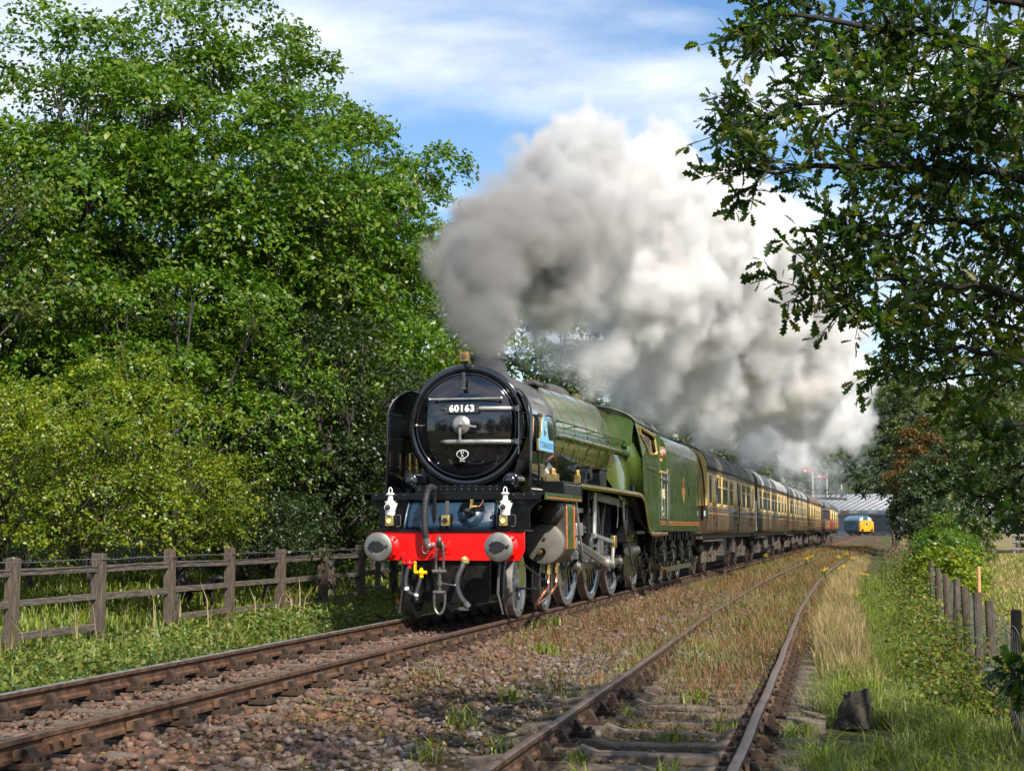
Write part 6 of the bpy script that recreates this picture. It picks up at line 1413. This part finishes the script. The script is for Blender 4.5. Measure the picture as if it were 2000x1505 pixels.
near = np.argsort(-LS/np.linalg.norm(LP-np.array([0, 0, 1.3]), axis=1)*in_view(LP))[:280]
keep = np.ones(len(LP), bool); keep[near] = False
V = np.einsum('nij,kj->nki', M3[keep], OV)*LS[keep][:, None, None]+LP[keep][:, None, :]-base
Fo = (OF[None]+np.arange(keep.sum())[:, None, None]*len(OV)).reshape(-1, 3)
crown = link('crown', raw_mesh('crown', V.reshape(-1, 3), Fo, oakdark), None, oak)
lm_ = raw_mesh('leaf', OV, OF, oakdark)
for i in near:
    o = link('leaf', lm_, None, crown); o.matrix_basis = Matrix.Translation(Vector(LP[i]-base)) @ Matrix(M3[i].tolist()).to_4x4() @ Matrix.Scale(float(LS[i]), 4)
wo2 = wood.build('branch', bark_d, oak, smooth=60); wo2.location = -base; tag(wo2, kind='stuff')
MB().tube([(0, 0, -.3), (0, 0, .3), (-.1, .1, 2.5), (.2, -.2, 5), (.1, -.6, 8)], [.5, .38, .30, .22, .06], 14, 2).build('trunk', bark, oak, smooth=60)
# the rest of its crown, overhead and behind the camera, which shades the foreground
r = np.random.default_rng(43); C = []
while len(C) < 95:
    c = np.array([r.uniform(-1.5, 9), r.uniform(-6, 9), r.uniform(3.2, 9.0)])
    if ((c[0]-3.9)/5.2)**2+((c[1]-2.0)/7)**2+((c[2]-5.6)/3.2)**2 < 1: C.append(c)
C = np.array(C); ci = np.repeat(np.arange(len(C)), 75)
d = unit(rand_dir(r, len(ci))+np.array([0, 0, .3])); P = C[ci]+d*r.uniform(.4, 1.1, (len(ci), 1))*np.array([1, 1, .6])
k = ~in_view(P, 160); P, d = P[k], d[k]
cr2 = leaf_object('crown', P-base, unit(d+np.array([0, 0, .6])), .13, oakdark, oak, r, 4, .6)

# ================================================================== grasses and weeds
def blades(name, X, Y, H, m, lab, r, lean=.35, w=.006, zoff=0.0, bend=.5, seg=2):
    n = len(X); Z = ground_z(X, Y)+zoff; P = np.stack([X, Y, Z], -1)
    a = r.uniform(0, 2*math.pi, n); dirn = np.stack([np.cos(a), np.sin(a), 0*a], -1); side = np.stack([-np.sin(a), np.cos(a), 0*a], -1)
    ln = (lean*r.uniform(.2, 1.6, n)*H)[:, None]; H_ = H[:, None]; up = np.array([0, 0, 1.0]); w_ = (w*r.uniform(.6, 1.5, n)*(1+np.hypot(X, Y)/30))[:, None]
    m1 = P+dirn*ln*(1-bend)*.5+up*H_*.55; t1 = P+dirn*ln+up*H_*(1-.25*lean)
    V = np.stack([P-side*w_, P+side*w_, m1+side*w_*.8, m1-side*w_*.8, t1+side*w_*.12, t1-side*w_*.12], 1).reshape(-1, 3)
    if seg == 1:
        V = np.stack([P-side*w_, P+side*w_, t1+side*w_*.25, t1-side*w_*.25], 1).reshape(-1, 3)
        o = link(name, raw_mesh(name, V, np.arange(n*4).reshape(-1, 4), m)); tag(o, lab, kind='stuff'); return o
    b_ = np.arange(n)[:, None]*6; Fq = np.concatenate([b_+np.array([0, 1, 2, 3]), b_+np.array([3, 2, 4, 5])], 1).reshape(-1, 4)
    o = link(name, raw_mesh(name, V, Fq, m)); tag(o, lab, kind='stuff'); return o
def clumped(n, x0, x1, y0, y1, r, s=1.5, seed=0, thr=0.0, ylog=True):
    X = r.uniform(x0, x1, n); Y = y0*(y1/y0)**r.uniform(0, 1, n) if ylog else r.uniform(y0, y1, n)
    k = fbm(X, Y, s, seed) > thr+r.normal(size=n)*.12
    return X[k], Y[k]
def cover(name, X, Y, m, lab, r, size, zmax, per=3, aspect=.7, flat=.9):
    Z = ground_z(X, Y)+zmax*r.uniform(0, 1, len(X))**1.5*np.clip(.55+.9*fbm(X, Y, 1.5, 31), .12, 1.3)
    P = np.stack([X, Y, Z], -1); Nn = unit(np.array([0, 0, flat])+r.normal(size=P.shape)*.4+np.array([0.05, -.15, 0]))
    o = leaf_object(name, P, Nn, size, m, None, r, per, aspect); tag(o, lab, kind='stuff'); return o
weed_leaf = leaf_mat('weed_foliage', [(0.042, 0.085, 0.012), (0.065, 0.12, 0.014), (0.09, 0.145, 0.016), (0.125, 0.165, 0.018), (0.05, 0.09, 0.02), (0.19, 0.18, 0.03)], .5, .3)
grass_g = leaf_mat('grass_green', [(0.06, 0.10, 0.012), (0.09, 0.14, 0.015), (0.12, 0.165, 0.02), (0.15, 0.17, 0.03), (0.20, 0.19, 0.06)], .5, .3)
grass_l = leaf_mat('grass_fresh', [(0.09, 0.155, 0.012), (0.12, 0.19, 0.016), (0.16, 0.21, 0.02), (0.20, 0.22, 0.03)], .45, .35)
grass_t = leaf_mat('grass_dry', [(0.30, 0.20, 0.09), (0.38, 0.27, 0.13), (0.44, 0.33, 0.17), (0.24, 0.18, 0.07), (0.20, 0.19, 0.05)], .6, .3, tcol=(1.2, 1.1, .8))
red_w = leaf_mat('red_weed', [(0.15, 0.075, 0.030), (0.20, 0.10, 0.045), (0.24, 0.07, 0.035), (0.14, 0.11, 0.025), (0.28, 0.19, 0.09), (0.10, 0.125, 0.018)], .6, .25, tcol=(1.2, 1.0, .6))
herb = leaf_mat('herb_mixed', [(0.05, 0.075, 0.014), (0.09, 0.10, 0.016), (0.16, 0.085, 0.02), (0.07, 0.11, 0.015), (0.20, 0.035, 0.025), (0.18, 0.15, 0.03)], .5, .25)
r = np.random.default_rng(60)
# left verge
X, Y = clumped(30000, -10.95, -8.15, 13, 62, r, 1.1, 1, -.3); X = np.minimum(X, -8.1+.25*fbm(X, Y, 2, 4)); cover('verge_weeds', X, Y, weed_leaf, 'low broad-leaved weeds between fence and running line', r, .064, .29)
X, Y = clumped(4500, -10.9, -8.4, 13, 55, r, 1.6, 8, .2); blades('verge_grass', X, Y, r.uniform(.12, .38, len(X)), grass_g, 'grass tufts along the fence foot', r, .5)
X, Y = clumped(15000, -19, -11.2, 18, 48, r, 1, 9, -.5); blades('paddock_grass', X, Y, r.uniform(.12, .35, len(X))*np.where((np.abs(X+12.2) < 1.3) & (Y > 24.5) & (Y < 30.5), .35, 1), grass_l, 'sunlit grass behind the wooden fence', r, .5, .009, seg=1)
X, Y = clumped(6000, -18, -11.2, 20, 48, r, 1, 9, 0); k = ~((np.abs(X+12.2) < 1.3) & (Y > 24.5) & (Y < 30.5)); X, Y = X[k], Y[k]; cover('paddock_weeds', X, Y, weed_leaf, 'weeds growing under the thorn bushes', r, .09, .3)
X = r.uniform(-10.95, -10.2, 80); Y = r.uniform(17, 34, 80); blades('dead_stalks', X, Y, r.uniform(.4, .95, 80), grass_t, 'dead brown stalks leaning on the fence', r, .5, .004)
# four-foot and six-foot weeds
X, Y = clumped(5200, -7.6, -3.2, 9, 60, r, 1.7, 12, .42); cover('ballast_weeds', X, Y, herb, 'small red and green weeds rooted in the ballast', r, .035, .09, 4, .55)
X, Y = clumped(70000, -5.0, -1.1, 13.5, 150, r, .9, 14, -.25); k = r.uniform(0, 1, len(X)) < smooth(13, 22, Y+1.5*(X+3.4)); X, Y = X[k], Y[k]
blades('red_weeds', X, Y, r.uniform(.06, .30, len(X))*r.uniform(.4, 1.2, len(X)), red_w, 'rusty pink dried weeds covering the six-foot', r, .9, .0024, seg=1)
X, Y = clumped(26000, -5.0, -1.1, 14, 150, r, 1.4, 24, -.1); k = r.uniform(0, 1, len(X)) < smooth(14, 24, Y+1.5*(X+3.4)); X, Y = X[k], Y[k]
cover('seed_heads', X, Y, red_w, 'reddish seed heads and leaflets over the six-foot', r, .028, .16, 3, .6, .4)
X, Y = clumped(9000, -4.9, -1.2, 12, 60, r, 1.3, 15, .12); cover('siding_herbs', X, Y, herb, 'creeping green and red herbs round the siding', r, .04, .10, 4, .55)
X, Y = clumped(22000, -4.9, -.9, 16, 150, r, 1.2, 16, .1); blades('siding_grass', X, Y, r.uniform(.07, .24, len(X)), grass_g, 'thin yellow green grass between the siding rails', r, .6, .003, seg=1)
Xq = r.uniform(-.7, .95, 210); Yq = 9*(60/9)**r.uniform(0, 1, 210); Xq = np.maximum(Xq, siding_x(Yq)+1.25)
k = ~((np.abs(Xq+.28) < .35) & (Yq > 12.6) & (Yq < 14.9)); Xq, Yq = Xq[k], Yq[k]
hq = np.repeat(r.uniform(.18, .5, len(Xq)), 55); Xt = np.repeat(Xq, 55)+r.normal(size=len(hq))*.06; Yt = np.repeat(Yq, 55)+r.normal(size=len(hq))*.08
blades('verge_tussocks', Xt, Yt, hq*r.uniform(.5, 1.1, len(hq)), grass_l, 'arching green tussocks scattered over the verge', r, 1.0, .0026)
tX, tY = [], []
for x, y in [(-2.25, 11.6), (-1.75, 13.2), (-1.35, 13.9), (-2.35, 14.6), (-1.5, 11.2), (-2.9, 12.2), (-2.0, 10.6), (-3.3, 11.5), (-1.9, 16.4), (-3.5, 13.3), (-.7, 10.8), (-.55, 12.4), (-.75, 13.6), (-3.1, 10.2), (-1.2, 16.8), (-.2, 15.6), (-.1, 10.2), (.35, 10.6), (-3.6, 15.4), (-2.9, 19), (-5.1, 23.5), (-5.0, 24.3), (-4.2, 20)]:
    n_ = int(r.uniform(26, 60)); tX += list(r.normal(x, .07, n_)); tY += list(r.normal(y, .09, n_))
tX, tY = np.array(tX), np.array(tY); blades('grass_tufts', tX, tY, r.uniform(.10, .26, len(tX)), grass_l, 'bright green grass tufts between the siding sleepers', r, .8, .005)
# right verge
def verge(x): return siding_x(x)
Y = 17.5*(85/17.5)**r.uniform(0, 1, 34000); X = siding_x(Y)+1.12+.75*r.beta(1.6, 1.8, len(Y))+.12*fbm(Y, Y*0, .8, 3); k = r.uniform(0, 1, len(X)) < smooth(17, 22, Y)
X, Y = X[k], Y[k]; blades('tall_dry_grass', X, Y, r.uniform(.2, .58, len(X))*np.clip(1.15-.006*Y, .6, 1)*np.clip(.8+.5*fbm(X, Y, .9, 52), .4, 1.2), grass_t, 'tall straw-coloured grass strip along the siding', r, .42, .0021)
X, Y = clumped(48000, -.85, 1.1, 7.5, 60, r, 1.0, 18, -.4); k = (X > siding_x(Y)+1.0) & ~((np.abs(X+.28) < .3) & (Y > 12.6) & (Y < 14.8)); X, Y = X[k], Y[k]; blades('verge_meadow', X, Y, r.uniform(.05, .26, len(X))*(.6+.4*(fbm(X, Y, 2.2, 33) > 0)), grass_g, 'green grass between the siding and the round posts', r, .8, .0028, seg=1)
X, Y = clumped(13000, -.9, .9, 8, 24, r, 1.6, 19, .05); k = ~((np.abs(X+.28) < .3) & (Y > 13) & (Y < 14.8)); X, Y = X[k], Y[k]; cover('verge_herbs', X, Y, weed_leaf, 'small green herbs in the verge grass', r, .042, .12)
X = r.normal(.85, .40, 20000); Y = 15*(90/15)**r.uniform(0, 1, 20000); k = (X > siding_x(Y)+2.0+.7*fbm(X, Y, .7, 40)) & (X < 2.1) & (fbm(X, Y, 1.3, 41) > -.28); X, Y = X[k], Y[k]
cover('bramble', X, Y, leaf_mat('bramble_foliage', [(0.05, 0.085, 0.012), (0.075, 0.12, 0.014), (0.10, 0.15, 0.016), (0.14, 0.175, 0.018), (0.19, 0.19, 0.03), (0.06, 0.09, 0.02), (0.15, 0.08, 0.03)], .5, .3, .3), 'green bramble tangle spilling round the fence posts', r, .056, .85, 3, .65)
X, Y = clumped(24000, 1.0, 12, 16, 98, r, .6, 22, -.6); blades('field_grass', X, Y, r.uniform(.05, .14, len(X)), grass_t, 'sun-bleached grass of the field', r, .7, .006, seg=1)
X, Y = clumped(34000, 1.0, 12, 16, 98, r, .6, 23, -.1); blades('field_green', X, Y, r.uniform(.06, .15, len(X)), grass_l, 'green blades through the bleached field', r, .7, .006, seg=1)
# yellow ragwort and pink willowherb, told apart as plants
ragy = mat('ragwort_yellow', (0.75, 0.48, 0.01), .6); pinkm = mat('willowherb_pink', (0.36, 0.14, 0.20), .6)
def flower(name, label, cat, x, y, h, m, seed, spike):
    q = np.random.default_rng(seed); root = empty(name, (x, y, gz(x, y))); tag(root, label, cat, 'wild flowers by the siding')
    mb = MB(); n_ = 5
    P = []
    for k in range(n_):
        a = q.uniform(0, 6.28); tip = np.array([.10*math.cos(a)*q.uniform(.2, 1.2), .10*math.sin(a), h*q.uniform(.75, 1)]); mb.tube([(0, 0, -.03), tuple(tip*np.array([.4, .4, .6])), tuple(tip)], [.006, .005, .003], 5)
        for j in range(14): P.append(tip+(np.array([q.normal()*.02, q.normal()*.02, -q.uniform(0, .3*h)]) if spike else np.array([q.normal()*.035, q.normal()*.035, q.normal()*.012])))
    mb.build('stem', MATS['weed_foliage'], root)
    P = np.array(P); leaf_object('blossom', P, unit(q.normal(size=P.shape)+np.array([0, -.3, .6])), (.017 if not spike else .022), m, root, q, 3, .8)
    lz = q.uniform(.05, .7, 26)*h; Pl = np.stack([q.normal(size=26)*.03, q.normal(size=26)*.03, lz], -1); leaf_object('leaf', Pl, unit(q.normal(size=Pl.shape)+np.array([0, 0, .5])), .09, MATS['weed_foliage'], root, q, 2, .3)
r = np.random.default_rng(61)
for k, (u, v) in enumerate([(1497, 1108), (1583, 1106), (1575, 1112), (1640, 1106), (1655, 1098), (1668, 1106), (1645, 1130), (1612, 1140), (1690, 1140), (1500, 1096)]):
    d = 1.70*3126/(v-1031); p = W(u, v, d)
    flower('ragwort', ['yellow ragwort flowering beside the first coach', 'yellow ragwort clump between the siding rails', 'smaller ragwort beside the mid-siding clump', 'ragwort at the top of the straw grass strip', 'ragwort where the siding rail vanishes', 'ragwort standing by the far straw grass', 'ragwort inside the outer siding rail', 'low ragwort among the siding weeds', 'ragwort at the edge of the brambles', 'pale ragwort under the coach footboard'][k], 'flower', float(p[0]), float(p[1]), .42, ragy, 700+k, False)
for k, (u, d) in enumerate([(1728, 44), (1738, 42), (1748, 43), (1757, 41), (1770, 45), (1720, 47)]):
    p = W(u, 1020, d)
    flower('willowherb', ['tallest pink willowherb below the dark trees', 'pink willowherb spike beside the tallest one', 'pink willowherb leaning to the field', 'small pink willowherb above the brambles', 'thin pink willowherb near the field gate posts', 'pink willowherb nearest the diesel'][k], 'flower', float(p[0]), float(p[1]), 1.5+.1*(k % 3), pinkm, 720+k, True)
# ================================================================== smoke and steam: density grids
def smoke(name, label, puffs, lo, hi, vox, dens, amp, soft, color_lo, color_hi, seed=0.0, nscale=.42, aniso=.1, ycol=None):
    mb = bmesh.new()
    for c, r_ in puffs:
        bmesh.ops.create_icosphere(mb, subdivisions=3, radius=r_, matrix=Matrix.Translation(Vector(c)))
    me = bpy.data.meshes.new(name); mb.to_mesh(me); mb.free()
    o = link(name, me); tag(o, label, kind='stuff')
    rm = o.modifiers.new('hull', 'REMESH'); rm.mode = 'VOXEL'; rm.voxel_size = max(.12, vox*1.3)
    g = bpy.data.node_groups.new(name, 'GeometryNodeTree')
    g.interface.new_socket('Geometry', in_out='INPUT', socket_type='NodeSocketGeometry'); g.interface.new_socket('Geometry', in_out='OUTPUT', socket_type='NodeSocketGeometry')
    gi = g.nodes.new('NodeGroupInput'); go = g.nodes.new('NodeGroupOutput')
    pos = g.nodes.new('GeometryNodeInputPosition')
    px_ = N(g, 'GeometryNodeProximity', target_element='FACES'); L(g, gi.outputs[0], px_.inputs[0])
    nr = g.nodes.new('GeometryNodeInputNormal')
    sn = N(g, 'GeometryNodeSampleNearestSurface', data_type='FLOAT_VECTOR'); L(g, gi.outputs[0], sn.inputs['Mesh']); L(g, nr.outputs[0], sn.inputs['Value'])
    sub = N(g, 'ShaderNodeVectorMath', operation='SUBTRACT'); L(g, px_.outputs['Position'], sub.inputs[0]); L(g, pos.outputs[0], sub.inputs[1])
    dt = N(g, 'ShaderNodeVectorMath', operation='DOT_PRODUCT'); L(g, sub.outputs[0], dt.inputs[0]); L(g, sn.outputs['Value'], dt.inputs[1])
    sg = N(g, 'ShaderNodeMath', operation='SIGN'); L(g, dt.outputs['Value'], sg.inputs[0])
    sd_ = N(g, 'ShaderNodeMath', operation='MULTIPLY'); L(g, sg.outputs[0], sd_.inputs[0]); L(g, px_.outputs['Distance'], sd_.inputs[1])
    ofs = N(g, 'ShaderNodeVectorMath', operation='ADD', ins={1: (seed, seed*1.7, -seed)}); L(g, pos.outputs[0], ofs.inputs[0])
    nz1 = N(g, 'ShaderNodeTexNoise', ins={'Scale': nscale, 'Detail': 5.0, 'Roughness': .8}); L(g, ofs.outputs[0], nz1.inputs['Vector'])
    # billows: ridged voronoi gives the cauliflower look
    vo = N(g, 'ShaderNodeTexVoronoi', feature='F1', ins={'Scale': nscale*1.7, 'Detail': 2.0, 'Roughness': .5})
    wv = N(g, 'ShaderNodeVectorMath', operation='MULTIPLY_ADD', ins={1: (.9, .9, .9)}); nzc = N(g, 'ShaderNodeTexNoise', ins={'Scale': nscale*1.2, 'Detail': 1.0}); L(g, ofs.outputs[0], nzc.inputs['Vector']); L(g, nzc.outputs['Color'], wv.inputs[0]); L(g, ofs.outputs[0], wv.inputs[2]); L(g, wv.outputs[0], vo.inputs['Vector'])
    a1 = N(g, 'ShaderNodeMath', operation='MULTIPLY_ADD', ins={1: 3.6*amp, 2: -1.8*amp}); L(g, nz1.outputs['Fac'], a1.inputs[0])
    a2 = N(g, 'ShaderNodeMath', operation='MULTIPLY_ADD', ins={1: -.8*amp, 2: .85*amp}); L(g, vo.outputs['Distance'], a2.inputs[0])
    s1 = N(g, 'ShaderNodeMath', operation='ADD'); L(g, a1.outputs[0], s1.inputs[0]); L(g, a2.outputs[0], s1.inputs[1])
    # thinner displacement low in the column
    spz = g.nodes.new('ShaderNodeSeparateXYZ'); L(g, pos.outputs[0], spz.inputs[0])
    kz = N(g, 'ShaderNodeMapRange', ins={1: 24.2, 2: 26.5, 3: .42 if name == 'smoke' else 1.0, 4: 1.0}); L(g, spz.outputs['Y'], kz.inputs[0])
    s1k = N(g, 'ShaderNodeMath', operation='MULTIPLY'); L(g, s1.outputs[0], s1k.inputs[0]); L(g, kz.outputs[0], s1k.inputs[1])
    s2 = N(g, 'ShaderNodeMath', operation='ADD'); L(g, sd_.outputs[0], s2.inputs[0]); L(g, s1k.outputs[0], s2.inputs[1])
    dn = N(g, 'ShaderNodeMapRange', interpolation_type='SMOOTHSTEP', ins={1: 0.0, 2: soft, 3: 0.0, 4: 1.0}); L(g, s2.outputs[0], dn.inputs[0])
    # density falls off along the drift
    fy = N(g, 'ShaderNodeMapRange', ins={1: lo[1], 2: hi[1], 3: 1.0, 4: .12}); L(g, spz.outputs['Y'], fy.inputs[0])
    n5 = N(g, 'ShaderNodeMapRange', ins={1: .35, 2: .65, 3: .45, 4: 1.4}); L(g, nz1.outputs['Fac'], n5.inputs[0])
    d2 = N(g, 'ShaderNodeMath', operation='MULTIPLY'); L(g, dn.outputs[0], d2.inputs[0]); L(g, fy.outputs[0], d2.inputs[1])
    d3 = N(g, 'ShaderNodeMath', operation='MULTIPLY'); L(g, d2.outputs[0], d3.inputs[0]); L(g, n5.outputs[0], d3.inputs[1])
    if name == 'smoke':        # thinner towards the coach roofs
        fz = N(g, 'ShaderNodeMapRange', ins={1: 3.2, 2: 7.0, 3: -.85, 4: 0.0}); L(g, spz.outputs['Z'], fz.inputs[0])
        wy_ = N(g, 'ShaderNodeMapRange', ins={1: 26, 2: 32, 3: 0, 4: 1}); L(g, spz.outputs['Y'], wy_.inputs[0])
        ff_ = N(g, 'ShaderNodeMath', operation='MULTIPLY_ADD', ins={2: 1.0}); L(g, fz.outputs[0], ff_.inputs[0]); L(g, wy_.outputs[0], ff_.inputs[1])
        d4 = N(g, 'ShaderNodeMath', operation='MULTIPLY'); L(g, d3.outputs[0], d4.inputs[0]); L(g, ff_.outputs[0], d4.inputs[1]); d3 = d4
    vc = g.nodes.new('GeometryNodeVolumeCube'); L(g, d3.outputs[0], vc.inputs['Density'])
    vc.inputs['Min'].default_value = lo; vc.inputs['Max'].default_value = hi
    for ax_, k in zip('XYZ', range(3)): vc.inputs['Resolution '+ax_].default_value = int((hi[k]-lo[k])/vox)
    m = bpy.data.materials.new(name); m.use_nodes = True; nt = m.node_tree; nt.nodes.clear()
    pv_ = N(nt, 'ShaderNodeVolumePrincipled', ins={'Density': dens, 'Anisotropy': aniso}); ou = N(nt, 'ShaderNodeOutputMaterial'); L(nt, pv_.outputs[0], ou.inputs['Volume'])
    at_ = N(nt, 'ShaderNodeAttribute', attribute_name='density'); mu = N(nt, 'ShaderNodeMath', operation='MULTIPLY', ins={1: dens}); L(nt, at_.outputs['Fac'], mu.inputs[0])
    pv_.inputs['Density Attribute'].default_value = ''; L(nt, mu.outputs[0], pv_.inputs['Density'])
    ge = N(nt, 'ShaderNodeNewGeometry'); sp2 = N(nt, 'ShaderNodeSeparateXYZ'); L(nt, ge.outputs['Position'], sp2.inputs[0])
    if ycol:
        mr_ = N(nt, 'ShaderNodeMapRange', ins={1: ycol[0], 2: ycol[1], 3: 0, 4: 1}); L(nt, sp2.outputs['Y'], mr_.inputs[0])
        cr_ = ramp(nt, mr_.outputs[0], [(0, color_lo), (.5, tuple(.45*a+.55*b_ for a, b_ in zip(color_lo, color_hi))), (1, color_hi)])
        nk = N(nt, 'ShaderNodeTexNoise', ins={'Scale': .33, 'Detail': 3.0}); L(nt, ge.outputs['Position'], nk.inputs['Vector'])
        rk = ramp(nt, nk.outputs['Fac'], [(.36, (.955, .945, .935)), (.56, (1, 1, 1))]); mk = N(nt, 'ShaderNodeMixRGB', blend_type='MULTIPLY', ins={0: 1.0}); L(nt, cr_.outputs[0], mk.inputs[1]); L(nt, rk.outputs[0], mk.inputs[2]); L(nt, mk.outputs[0], pv_.inputs['Color'])
    else: pv_.inputs['Color'].default_value = (*color_hi, 1)
    sm = g.nodes.new('GeometryNodeSetMaterial'); sm.inputs['Material'].default_value = m; L(g, vc.outputs[0], sm.inputs[0]); L(g, sm.outputs[0], go.inputs[0])
    o.modifiers.new('smoke', 'NODES').node_group = g; me.materials.append(m)
    return o
def pf_(l): return [(tuple(world_at(u, v, d)), rp_*d/3126) for u, v, d, rp_ in l]
plume = [(947, 692, 24.4, 34), (946, 672, 24.5, 48), (945, 650, 24.7, 60), (943, 620, 25, 74), (938, 580, 25.3, 88), (945, 530, 25.7, 98), (1380, 400, 38, 95), (1300, 340, 34, 85), (1500, 470, 44, 95), (1580, 560, 52, 85), (1640, 640, 60, 62), (1035, 590, 27, 62), (1090, 625, 28.5, 58), (980, 490, 26, 100), (1040, 440, 27, 115), (1060, 540, 27.5, 95), (1090, 365, 28.5, 105), (1150, 460, 29, 130),
         (1160, 330, 30, 90), (1130, 580, 29, 80), (1230, 380, 31.5, 110), (1260, 500, 32, 140), (1230, 600, 31.5, 80), (1340, 440, 35, 125), (1360, 570, 36, 140), (1330, 660, 36, 80), (1450, 500, 39, 120), (1450, 640, 41, 125),
         (1540, 570, 45, 95), (1540, 690, 47, 115), (1600, 650, 52, 70), (1610, 740, 56, 75), (1560, 790, 58, 75), (1640, 700, 60, 50), (1450, 740, 46, 80),
         (1180, 700, 31, 62), (1130, 680, 30, 48), (1250, 730, 34, 70), (1320, 750, 37, 70), (1390, 780, 41, 66), (1470, 800, 48, 60), (1600, 830, 66, 60), (1530, 850, 66, 50), (1240, 665, 33, 62), (1210, 765, 33, 52), (1300, 805, 38, 50), (1400, 840, 45, 46), (1480, 870, 56, 42), (1350, 700, 38, 90), (1280, 650, 34, 85), (1420, 700, 42, 95), (1560, 885, 78, 42), (1640, 800, 78, 52), (1655, 855, 88, 38), (1520, 740, 50, 90), (1665, 760, 82, 45), (1675, 820, 95, 40), (1690, 710, 90, 36)]
pl = pf_(plume); A = np.array([c for c, _ in pl]); Rr = np.array([q for _, q in pl])[:, None]
lo = tuple(float(x) for x in (A-Rr-.7).min(0)); hi = tuple(float(x) for x in (A+Rr+.7).max(0))
smoke('smoke', 'billowing grey and white exhaust blown back over the train', pl, (lo[0], lo[1], 3.3), hi, .125, 7.0, .85, .42, (0.50, 0.49, 0.48), (0.945, 0.942, 0.94), 3.0, .55, .15, (23.9, 30.5))
wisp = [(1570, 900, 120, 40), (1620, 920, 125, 42), (1665, 905, 128, 30), (1690, 890, 128, 22), (1530, 900, 110, 42), (1480, 860, 100, 40), (1600, 950, 130, 36), (1640, 960, 135, 28), (1560, 960, 125, 30)]
pl = pf_(wisp); A = np.array([c for c, _ in pl]); Rr = np.array([q for _, q in pl])[:, None]
lo = tuple(float(x) for x in (A-Rr-.8).min(0)); hi = tuple(float(x) for x in (A+Rr+.8).max(0))
smoke('steam', 'thin white steam drifting over the far coaches and gantry', pl, lo, hi, .34, 1.1, 1.3, 2.2, (.95,)*3, (.96, .965, .97), 9.0, .35, .2)

# small fixings that nobody could pick apart singly
for o in bpy.data.objects:
    st = o.name.split('.')[0]
    if o.parent and (st.endswith(('rivet', 'bolt', 'screw', '_gear', 'hose_rib', 'stanchion', 'pipe_clip', 'axle', 'seat_row', 'barbed_wire', 'wire_mesh', 'roof_rib', 'lettering')) or st in ('crown', 'blossom', 'leaf', 'stem') and o.type == 'MESH' and len(o.data.vertices) > 60): o['kind'] = 'stuff'
print('TRIS', sum(len(o.data.loop_triangles) or sum(len(p.vertices)-2 for p in o.data.polygons) for o in bpy.data.objects if o.type == 'MESH'))
